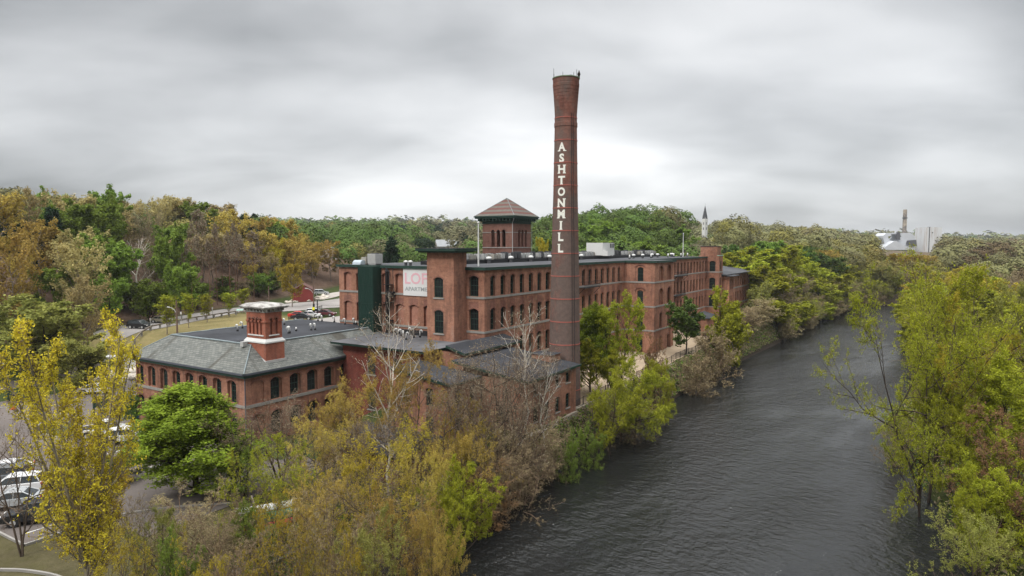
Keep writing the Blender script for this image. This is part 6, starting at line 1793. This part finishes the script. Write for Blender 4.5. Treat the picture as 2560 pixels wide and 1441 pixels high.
ft('F', 'dround', 314, 78, 985, 60, 'small green tree at the left corner of the slate roofed building, left of the pair', name='round_tree')
ft('F', 'bare', 20, 46, 1000, 230, 'bare twigged tree at the left picture edge over the pale cars', pick=0)
ft('F', 'twiggy', 250, 34, 1300, 200, 'yellow budding shrub at the bottom left corner', pick=1)
ft('F', 'twiggy', 840, 35, 1330, 220, 'yellow budding bush at the bottom edge in the middle', pick=0)
ft('F', 'olive', 930, 36, 1300, 200, 'olive budding bush at the bottom edge beside the dark water', pick=0)
for k, (kd, px, Y, yt, w_) in enumerate([('greybush', 330, 42, 1250, 150), ('olive', 380, 40, 1290, 170), ('greybush', 620, 47, 1230, 170), ('greybush', 560, 38, 1320, 240), ('gbush', 620, 44, 1270, 130), ('bare', 600, 57, 1020, 220), ('bare', 730, 58, 1010, 220), ('twiggy', 500, 34, 1350, 200), ('greybush', 760, 40, 1290, 200), ('greybush', 780, 50, 1150, 170),
        ('twiggy', 1010, 52, 1060, 230), ('bare', 890, 53, 1010, 250), ('amber', 810, 60, 1010, 160), ('bare', 1080, 56, 960, 240), ('amber', 1060, 48, 1130, 200), ('amber', 1150, 54, 1080, 200), ('twiggy', 1170, 56, 1050, 160), ('greybush', 860, 38, 1250, 230), ('bare', 1260, 60, 930, 260), ('greybush', 1330, 64, 1040, 180), ('greybush', 1250, 60, 1030, 200), ('amber', 1090, 38, 1290, 150), ('bare', 1150, 62, 880, 220), ('greybush', 1380, 66, 1080, 110), ('bare', 1290, 66, 860, 200), ('bare', 1350, 70, 880, 150)]):
    w2 = {'gbush': 'bright green leafy bush', 'greybush': 'brown twiggy bush', 'olive': 'olive budding tree', 'twiggy': 'sparse yellow budding tree', 'bare': 'bare brown twigged tree', 'amber': 'thin amber budding tree'}[kd]
    ft('F', kd, px, Y, yt, w_, w2+' in the thicket between brick buildings and near river bank', pick=k % 2, group=w2+'s of the foreground thicket', cat='bush' if 'bush' in kd else 'tree', name='shrub' if 'bush' in kd else 'tree')
# left bank beside and beyond the chimney
ft('F', 'maple', 1478, 88, 765, 110, 'green tree right behind the tall chimney, on the terrace', pick=1)
ft('F', 'ygtall', 1545, 86, 738, 130, 'tall lime green tree in front of the projecting stair tower', pick=0)
ft('F', 'ygtall', 1505, 84, 850, 110, 'lime green tree low beside the chimney foot', pick=1)
ft('F', 'ygfine', 1592, 78, 905, 190, 'broad yellow green tree overhanging the river right of the chimney', pick=2)
ft('F', 'ygfine', 1530, 74, 930, 150, 'yellow green tree by the iron railing right of the chimney foot', pick=0)
ft('F', 'olive', 1560, 80, 980, 180, 'olive tree low over the river bank', pick=1)
ft('F', 'russet', 1640, 92, 842, 100, 'rust and green tinted tree at the corner of the terrace')
ft('F', 'ygfine', 1655, 86, 900, 90, 'yellow green tree at the right end of the bank clump', pick=1)
ft('F', 'bare', 1500, 76, 960, 120, 'small bare tree by the railing at the chimney foot', pick=1)
ft('F', 'gbush', 1478, 70, 1060, 80, 'bright green bank shrub under the railing')
ft('F', 'gbush', 1420, 66, 1085, 70, 'green bank growth below the fallen log', name='shrub')
ft('F', 'greybush', 1560, 80, 1010, 160, 'brown twiggy bank bush under the yellow green tree', pick=0)
ft('M', 'dgreen', 1718, 117, 748, 92, 'round dark green tree in a ring bed on the tan terrace', pick=0)
ft('M', 'yg', 1812, 124, 722, 70, 'slender lime tree in front of the utility hut', pick=0)
ft('M', 'brownbush', 1790, 113, 830, 110, 'brown twiggy tree by the iron railing beyond the terrace')
ft('M', 'brownbush', 1745, 104, 880, 90, 'low brown bush on the bank below the iron railing')
ft('M', 'yg', 1845, 121, 760, 90, 'lime green tree right of the slender lime tree', pick=1)
# roadside saplings and special trees at the foot of the hill
for px, yt, w_, l in ((412, 738, 52, 'first'), (467, 733, 38, 'second'), (514, 737, 36, 'third'), (571, 733, 40, 'fourth'), (606, 722, 34, 'fifth')):
    ft('M', 'sapling', px, {412: 124, 467: 131, 514: 139, 571: 150, 606: 160}[px], yt, w_, f'young lime green roadside tree, {l} of the row along the guard rail', name='young_tree', group='young trees along the guard rail')
ft('M', 'white', 325, 146, 590, 150, 'large bare tree with white forked trunk at the foot of the wooded hill', pick=0)
ft('M', 'willow', 90, 108, 745, 250, 'broad dense olive green willow at the left edge below the wooded hill')
ft('M', 'willow', 200, 100, 845, 160, 'olive brown bushy tree behind the tall yellow tree')
ft('M', 'green', 175, 150, 520, 90, 'tall bright green tree in the left of the wooded hill', pick=0)
ft('M', 'green', 240, 140, 580, 100, 'bright green tree lower on the wooded hill left of the white trunk', pick=1)
ft('M', 'green', 270, 128, 690, 80, 'low bright green tree left of the white forked trunk', pick=2)
ft('M', 'bud', 195, 128, 600, 130, 'broad tan budding tree in front of the bright green hill trees', pick=0)
ft('M', 'bud', 205, 118, 690, 110, 'lower tan budding tree above the willow', pick=1)
ft('M', 'amber', 30, 120, 590, 120, 'amber budding tree at the left edge of the hill', pick=0)
ft('M', 'green', 430, 150, 572, 90, 'rounded green tree right of the white forked trunk', pick=1)
ft('M', 'green', 450, 142, 660, 80, 'lower green tree at the roadside edge of the hill', pick=2)
ft('M', 'shrub', 370, 140, 700, 90, 'green undergrowth tree behind the white forked trunk')
ft('M', 'yellow', 1355, 150, 598, 50, 'golden tree directly behind the mill roof left of the chimney', pick=0)
ft('M', 'yellow', 728, 172, 660, 70, 'yellow green tree at the bend of the upper road', pick=1)
ft('M', 'bare', 1150, 210, 585, 100, 'pale bare tree behind the roof between the stair tower and bell tower', pick=0)
ft('M', 'pine', 978, 190, 595, 55, 'dark pointed pine behind the gable roof of the mill', pick=0, name='pine_tree')
# leaning pair on the right bank
def lean_tree(kind, px, Y, h, w, lean, rz, label, pick=0, zo=0.0):
    X = (px-1280)/FPX*Y
    return tree('F', kind, X, Y, h, w, label, lean=lean, rz=rz, pick=pick, zoff=zo)
lean_tree('mix', 2325, 57, 23, 12, (0.05, -0.17), 0.6, 'tall lime yellow tree on the right bank, its dark trunk leaning out over the river', 0)
lean_tree('mix', 2345, 60, 23.5, 13, (0.02, -0.08), 2.1, 'second lime yellow tree just behind the leaning one on the right bank', 1)
# right bank wall of trees
RB = [('mix', 2430, 62, 670, 360, 'tall yellow green tree in the middle of the right bank', 1), ('yellowtall', 2470, 58, 740, 230, 'golden yellow tree high on the right bank', 0), ('ygfine', 2400, 60, 840, 200, 'yellow green tree low behind the leaning trunks', 0),
      ('ygtall', 2500, 52, 880, 240, 'dense lime green tree at the right picture edge', 0), ('yellowtall', 2550, 60, 760, 240, 'golden tree at the right picture edge below the brown one', 0), ('ygfine', 2430, 52, 1010, 190, 'yellow green tree hanging low on the right bank', 1),
      ('ygfine', 2530, 45, 1100, 260, 'broad yellow green tree at the lower right corner', 0), ('ygfine', 2480, 44, 1180, 180, 'yellow green boughs over the lower right water edge', 2), ('russet', 2550, 46, 1030, 260, 'rusty budding tree at the lower right edge', 0),
      ('greybush', 2260, 70, 1030, 110, 'grey brown twiggy bush on the right bank under the leaning tree', 0), ('gbush', 2255, 78, 1020, 60, 'green bush on the small point of the right bank', 0), ('olive', 2370, 66, 960, 150, 'olive tree between the leaning trunks and the far bank', 0),
      ('olive', 2560, 62, 700, 220, 'brown olive tree at the far right', 1), ('olive', 2470, 38, 1290, 220, 'olive shrubby tree in the bottom right corner', 0), ('ygfine', 2350, 74, 780, 170, 'lime tree behind the leaning pair', 0)]
for kd, px, Y, yt, w_, l, pk in RB: ft('F', kd, px, Y, yt, w_, l, pick=pk)

for k, (px, yt) in enumerate([(478, 560), (492, 590), (505, 545), (523, 600), (541, 560), (556, 610), (574, 580), (588, 560), (604, 600), (462, 610), (633, 610)]):
    Yp = 150+0.16*(px-440)+6*(k % 3); ft('M', 'pole', px, Yp, yt, 34, 'tall bare pine trunk with short dead branches at the roadside edge of the wooded hill', group='bare pine trunks at the edge of the wooded hill', cat='dead tree', name='dead_pine', pick=k)
# ---- fields of individual trees
KM = [(40, 490, 'bud'), (110, 500, 'green'), (60, 600, 'pine'), (20, 620, 'amber'), (110, 560, 'bud'), (180, 570, 'green'), (200, 640, 'bud'), (230, 560, 'green'), (260, 700, 'green'), (270, 490, 'greybud'), (330, 520, 'bud'), (330, 620, 'greybud'), (450, 510, 'amber'), (400, 520, 'bud'),
      (430, 620, 'green'), (500, 640, 'tallbud'), (540, 560, 'tallbud'), (560, 620, 'pole'), (575, 600, 'tallbud'), (520, 620, 'pole'), (590, 520, 'pine'), (600, 660, 'pole'), (650, 600, 'amber'), (650, 680, 'bud'), (700, 560, 'green'), (720, 660, 'yellow'), (760, 620, 'amber'), (740, 690, 'olive'), (820, 640, 'amber'), (670, 560, 'pine'),
      (330, 700, 'bare'), (380, 720, 'bare'), (480, 720, 'bare'), (620, 740, 'bare'), (850, 590, 'green'), (900, 570, 'green'), (960, 560, 'green'), (1000, 590, 'green'), (1040, 560, 'bud'), (1070, 570, 'pine'), (1130, 550, 'greybud'), (900, 640, 'yg'), (870, 640, 'bud'), (950, 620, 'bare'), (1100, 630, 'olive'), (1150, 600, 'bare'), (1020, 640, 'green'),
      (1350, 560, 'green'), (1450, 570, 'green'), (1500, 550, 'green'), (1550, 600, 'green'), (1600, 560, 'green'), (1650, 580, 'greybud'), (1650, 620, 'green'), (1700, 590, 'bud'), (1700, 620, 'green'), (1760, 600, 'olive'), (1790, 590, 'amber'), (1820, 600, 'bud'), (1830, 640, 'dgreen'), (1880, 620, 'green'), (1900, 590, 'bud'), (1940, 600, 'bud'),
      (1960, 650, 'yg'), (1930, 680, 'yg'), (1880, 720, 'yg'), (1900, 760, 'olive'), (1960, 740, 'greybud'), (2000, 640, 'dgreen'), (2020, 700, 'yg'), (2000, 780, 'greybud'), (2050, 660, 'olive'), (2060, 720, 'yg'), (2100, 620, 'amber'), (2090, 690, 'olive'), (2120, 700, 'greybud'), (2150, 650, 'yg'), (2160, 600, 'bud'), (2200, 640, 'amber'), (2250, 660, 'yellow'),
      (2300, 640, 'amber'), (2350, 660, 'amber'), (2400, 640, 'bud'), (2450, 640, 'russet'), (2500, 650, 'bud'), (2540, 680, 'russet'), (2350, 700, 'yellow'), (2450, 700, 'yellow'), (2550, 740, 'greybud'), (2500, 800, 'yg'), (2200, 700, 'olive'), (2250, 740, 'yg'), (2400, 780, 'yg'), (2050, 600, 'bud'), (1990, 590, 'amber'), (2400, 600, 'bud')]
def kind_at(px, y, j=28):
    a, b = px+trng.gauss(0, j), y+trng.gauss(0, j*0.5)
    return min(KM, key=lambda k: ((k[0]-a)/1.5)**2+(k[1]-b)**2)[2]
SKY = [(0, 447), (60, 452), (100, 470), (160, 478), (250, 458), (300, 466), (380, 488), (450, 474), (520, 485), (560, 500), (620, 533), (700, 550), (760, 580), (850, 590), (1200, 560), (1450, 545), (1520, 535), (1600, 550), (1740, 590), (1800, 585), (1900, 600), (2000, 625), (2100, 625), (2200, 630), (2300, 640), (2450, 640), (2560, 620)]
def skyy(px): return float(np.interp(px, [s[0] for s in SKY], [s[1] for s in SKY]))
WORD = dict(green='bright green leafy tree', dgreen='dark green leafy tree', yg='lime green tree', amber='amber budding tree', bud='tan budding tree', olive='olive tree', bare='bare grey twigged tree', greybud='grey brown budding tree', pine='dark pine', pole='tall bare trunk with dead branches', yellow='golden yellow tree', tallbud='tall tan budding tree with bare lower trunk', russet='rusty brown budding tree', shrub='green undergrowth shrub', brownbush='brown twiggy bush', willow='willow')
PLUR = {k: v.replace('tree', 'trees').replace('pine', 'pines').replace('bush', 'bushes').replace('trunk ', 'trunks ').replace('shrub', 'shrubs') for k, v in WORD.items()}
def zone(rects, n, sp, hr, where, ybase=None, forb=None, seed=1, kinds=None, sky=True, wr=(0.5, 0.72)):
    rg = random.Random(seed); pts = []; tries = 0
    while len(pts) < n and tries < n*60:
        tries += 1
        u0, u1, f = rects[rg.randrange(len(rects))]
        u_ = rg.uniform(u0, u1); a, b = f(u_); v_ = rg.uniform(a, b)
        x, y, _ = W(u_, v_)
        if y < 20: continue
        px = 1280+FPX*x/y
        if px < -60 or px > 2640: continue
        if any((x-q[0])**2+(y-q[1])**2 < sp*sp for q in pts): continue
        if forb and forb(x, y, u_, v_, px): continue
        g = gz(x, y); h = rg.uniform(*hr)
        ym = 614+(20-(g+h*0.6))/y*FPX
        k = kinds[rg.randrange(len(kinds))] if kinds else kind_at(px, ym)
        if k == 'pine': h *= 0.95
        if k in ('shrub', 'brownbush'): h = rg.uniform(4, 7)
        if sky:
            zt = 20+(614-skyy(px)-rg.uniform(-10, 6))/FPX*y
            h = min(h, zt-g)
            if h < 6: continue
        pts.append((x, y))
        pw = 0.38 if k in ('pole', 'pine') else rg.uniform(*wr)
        tree('M', k, x, y, h, h*pw, WORD[k]+' '+where, cat='pine' if k == 'pine' else 'bush' if k in ('shrub', 'brownbush') else 'tree', name='pine_tree' if k == 'pine' else 'shrub' if k in ('shrub', 'brownbush') else 'tree', group=PLUR[k]+' '+where)
    return pts
hs = lambda u: 96+0.42*max(u, 0)
zone([(-45, 105, lambda u: (hs(u)+1, hs(u)+14))], 38, 5.0, (11, 17), 'along the front of the wooded hill', seed=1, forb=lambda x, y, u, v, px: 295 < px < 345)
zone([(-50, 110, lambda u: (hs(u)+14, hs(u)+48))], 50, 6.3, (14, 20), 'higher on the wooded hill', seed=2)
zone([(-30, 70, lambda u: (hs(u)-1, hs(u)+8))], 16, 4.5, (2.5, 5), 'in the undergrowth at the foot of the hill', seed=9, kinds=['shrub', 'brownbush', 'brownbush', 'shrub'], sky=False, wr=(1.0, 1.5))
zone([(112, 235, lambda u: (-15, 6))], 36, 5.8, (10, 15), 'on the river bank beyond the mill', seed=3, forb=lambda x, y, u, v, px: (u < 134 and v > -8), wr=(0.7, 0.95))
zone([(104, 240, lambda u: (float(np.interp(u, BL[:, 0], BL[:, 1]))-0.6, float(np.interp(u, BL[:, 0], BL[:, 1]))+2.6))], 60, 2.9, (5, 9), 'overhanging the water beyond the mill', seed=13, kinds=['brownbush', 'olive', 'greybud', 'brownbush', 'yg'], sky=False, wr=(0.9, 1.3))
zone([(60, 104, lambda u: (-13.6, -12.4))], 8, 4.5, (2.5, 4.0), 'on the bank under the terrace railing', seed=14, kinds=['brownbush', 'brownbush', 'shrub'], sky=False, wr=(1.2, 1.8))
zone([(105, 200, lambda u: (22, 75))], 14, 8, (13, 17), 'in the woods behind the mill', seed=4, wr=(0.75, 0.95))
zone([(170, 262, lambda u: (float(np.interp(u, BL[:, 0], BL[:, 1]))+0.5, float(np.interp(u, BL[:, 0], BL[:, 1]))+8))], 24, 4.6, (9, 13), 'on the far left bank before the bend', seed=21, kinds=['olive', 'yg', 'greybud', 'olive', 'yg', 'brownbush'], wr=(0.85, 1.1))
zone([(222, 300, lambda u: (-72, 2))], 26, 5.8, (10, 14), 'where the river bends', seed=5, wr=(0.7, 0.95), forb=lambda x, y, u, v, px: v > np.interp(u, BR[:, 0], BR[:, 1])-1 and v < np.interp(u, BL[:, 0], BL[:, 1])+1)
zone([(30, 235, lambda u: (-72, -54))], 22, 8, (10, 15), 'in the woods on the right bank', seed=6, wr=(0.7, 0.95), forb=lambda x, y, u, v, px: y < 70)
zone([(55, 275, lambda u: (float(np.interp(u, BR[:, 0], BR[:, 1]))-5, float(np.interp(u, BR[:, 0], BR[:, 1]))-0.6))], 34, 5.6, (7, 11), 'along the water edge of the right bank', seed=7, wr=(0.8, 1.1))

# ---- far woodland (nobody could count it)
def far_wood():
    rng = np.random.default_rng(5)
    kinds = ['green', 'dgreen', 'yg', 'amber', 'bud', 'olive', 'greybud', 'pine', 'russet', 'yellow']
    ki = {k: i for i, k in enumerate(kinds)}; alias = dict(bare='greybud', pole='greybud', tallbud='bud', shrub='green', brownbush='greybud')
    kma = np.array([(a, b) for a, b, _ in KM], float); kmk = np.array([ki[alias.get(k, k)] for _, _, k in KM])
    V = []; F = []; Mi = []; TI = []; off = 0
    for (y0, y1, sp, nq, ls, ra, rb_) in ((45, 185, 10.0, 900, .32, 4.2, 6.2), (185, 330, 10.0, 1100, .36, 4.2, 6.6), (330, 560, 13.5, 900, .55, 5.4, 8.8), (560, 950, 17.5, 480, .90, 7, 11), (950, 1700, 25, 200, 1.9, 10, 15), (1700, 5200, 45, 110, 5.5, 18, 32)):
        wid = y1*0.86; A = (y1-y0)*2*wid; n = int(A/(sp*sp))
        gx, gy = np.meshgrid(np.arange(-wid, wid, sp), np.arange(y0, y1, sp)); gx = gx+(np.arange(gx.shape[0])[:, None] % 2)*sp/2
        X = (gx+rng.normal(0, sp*.17, gx.shape)).ravel(); Y = (gy+rng.normal(0, sp*.17, gy.shape)).ravel(); kp = np.abs(X) < Y*.83; X, Y = X[kp], Y[kp]; n = len(X)
        u_ = (X-M0[0])*CU+(Y-M0[1])*SU; v_ = -(X-M0[0])*SU+(Y-M0[1])*CU
        dl = v_-np.interp(u_, BL[:, 0], BL[:, 1]); dr = np.interp(u_, BR[:, 0], BR[:, 1])-v_
        ok = (np.maximum(dl, dr) > 3)
        ok &= ~((u_ > -60) & (u_ < 226) & (v_ > -60) & (v_ < 20)); ok &= ~((u_ < 106) & (v_ < 126+0.2*np.maximum(u_, 0)) & (v_ > -60)); ok &= ~((u_ < 226) & (v_ < -50) & (v_ > -72) & (Y < 210))
        if y0 < 100: ok &= (v_ < -74) & (v_ > -190)
        # clearings round far buildings
        for bx, by, br_ in ((-36, 345, 14), (-91, 330, 13), (181, 620, 8), (545, 900, 45)): ok &= ((X-bx)**2+(Y-by)**2 > br_*br_)
        X, Y = X[ok], Y[ok]
        # keep sight lines to the distant houses and the plant
        pxx = 1280+FPX*X/Y
        n = len(X); Z = ground(X, Y)+rng.uniform(-3.2, 3.2, n)*(1 if y0 < 900 else 1.6)
        R = rng.uniform(ra, rb_, n); Hc = R*rng.uniform(.85, 1.25, n)
        top = Z+(9 if y0 < 900 else 8)+Hc
        py = 614+(20-top)/Y*FPX
        low = ((pxx > 2180) & (pxx < 2362) & (Y < 890) & (py-1.8*FPX/Y < 624)) | ((np.abs(pxx-1760) < 9+8*FPX/Y) & (Y < 640) & (py < 582)) | ((pxx > 1060) & (pxx < 1152) & (Y < 350) & (py < 618)) | ((pxx > 795) & (pxx < 850) & (Y < 325) & (py < 640))
        Z = np.where(low, Z-R*.5-np.clip((628-py)*Y/FPX, 0, 14), Z); R = np.where(low, R*.8, R)
        low = low & (pxx < 2170); X, Y, Z, R, Hc, pxx, py = (q[~low] for q in (X, Y, Z, R, Hc, pxx, py)); n = len(X)
        a = np.stack([pxx+rng.normal(0, 60, n), py+12+rng.normal(0, 12, n)], 1)
        dd = ((a[:, None, 0]-kma[None, :, 0])/1.5)**2+(a[:, None, 1]-kma[None, :, 1])**2
        kk = kmk[dd.argmin(1)]
        if y0 > 900: kk = np.where(rng.uniform(0, 1, n) < .6, rng.choice([ki['bud'], ki['olive'], ki['olive'], ki['green']], n), kk)
        # leaf clumps over a lumpy shell
        d = rng.normal(0, 1, (n, nq, 3)); d /= np.linalg.norm(d, axis=2, keepdims=True)
        d[..., 2] = np.where(rng.uniform(0, 1, (n, nq)) < .8, np.abs(d[..., 2]), d[..., 2])
        ph = rng.uniform(0, 6.28, (n, 1, 3)); lump = 1+0.13*np.sin(d[..., 0]*5+ph[..., 0])*np.sin(d[..., 1]*5+ph[..., 1])+0.10*np.sin(d[..., 2]*7+d[..., 0]*4+ph[..., 2])
        rr = (rng.uniform(0.62, 1, (n, nq))**0.4)*lump
        pos = d*rr[..., None]*np.stack([R, R, Hc], 1)[:, None, :]
        pos += np.stack([X, Y, Z+(7.5 if y0 < 900 else 6)], 1)[:, None, :]
        nr = (d*np.array([1, 1, 1.25])+rng.normal(0, .30, d.shape)).reshape(-1, 3); nr /= np.linalg.norm(nr, axis=1, keepdims=True)
        pp = pos.reshape(-1, 3); e1 = np.cross(nr, rng.normal(0, 1, nr.shape)); e1 /= np.linalg.norm(e1, axis=1, keepdims=True); e2 = np.cross(nr, e1)
        sz = ls*rng.uniform(.6, 1.3, (len(pp), 1)); vq = np.stack([pp-e1*sz, pp-e2*sz*.8, pp+e1*sz, pp+e2*sz*.8], 1).reshape(-1, 3)
        V.append(vq); F.append(np.arange(len(vq)).reshape(-1, 4)+off); Mi.append(np.repeat(kk, nq)); off += len(vq); TI.append(np.repeat(rng.uniform(0, 1, n), nq))
    V = np.concatenate(V); F = np.concatenate(F); Mi = np.concatenate(Mi)
    print('far quads', len(F))
    me = np_mesh('far_woodland', V, F, [LMF[k] for k in kinds], Mi)
    ta = me.attributes.new('tint', 'FLOAT', 'FACE'); ta.data.foreach_set('value', np.concatenate(TI).astype(np.float32))
    tag(link(bpy.data.objects.new('far_woodland', me)), 'far off spring woodland reaching to the horizon', 'woodland', kind='stuff')
far_wood()
print('trees', NTREE[0])
# ground plants on the near banks
def undergrowth():
    rng = np.random.default_rng(8); n = 26000
    u_ = rng.uniform(-62, 110, n); side = rng.uniform(0, 1, n) < .6
    L = np.interp(u_, BL[:, 0], BL[:, 1]); R = np.interp(u_, BR[:, 0], BR[:, 1])
    v_ = np.where(side, L+rng.uniform(-0.4, 1.9, n)+np.where(u_ < -12, rng.uniform(0, 9, n), 0), R-rng.uniform(-.3, 14, n)**1.0)
    X = M0[0]+u_*CU-v_*SU; Y = M0[1]+u_*SU+v_*CU; Z = ground(X, Y); ok = (Y > 24) & (Z > -4.3)
    X, Y, Z, side = X[ok], Y[ok], Z[ok], side[ok]
    m = 3; pos = np.stack([X, Y, Z], 1)[:, None, :]+rng.normal(0, 1, (len(X), m, 3))*np.array([.22, .22, .12])+np.array([0, 0, .22])
    q = quads(rng, pos.reshape(-1, 3), .16); mi = np.repeat(rng.choice([0, 1, 2, 2, 3], len(X)), m)
    me = np_mesh('bank_undergrowth', q[0], q[1], [LM['green'], LM['dgreen'], LM['greybud'], LM['bare']], mi)
    tag(link(bpy.data.objects.new('bank_undergrowth', me)), 'low weeds and dead stalks along both river banks', 'undergrowth', kind='stuff')
undergrowth()

# ------------------------------------------------------------------ haze
def haze(dens):
    b = MB(); b.box(-9500, -400, -8, 9500, 14500, 140)
    m = bpy.data.materials.new('haze_air'); m.use_nodes = True; t = m.node_tree; t.nodes.clear()
    o = t.nodes.new('ShaderNodeOutputMaterial'); v = t.nodes.new('ShaderNodeVolumePrincipled')
    v.inputs['Color'].default_value = (0.86, 0.90, 0.95, 1); v.inputs['Density'].default_value = dens; v.inputs['Anisotropy'].default_value = 0.2
    t.links.new(v.outputs[0], o.inputs['Volume']); m.cycles.homogeneous_volume = True if hasattr(m.cycles, 'homogeneous_volume') else None
    tag(b.build('haze', m), 'thin pale haze in the air towards the horizon', 'haze', kind='stuff')
HAZE = 0.00011
if HAZE: haze(HAZE)
# unused car and equipment originals keep no place in the picture
for o in list(bpy.data.objects):
    if o.parent is None and o.type == 'EMPTY' and 'label' not in o:
        for c in list(o.children_recursive): bpy.data.objects.remove(c)
        bpy.data.objects.remove(o)
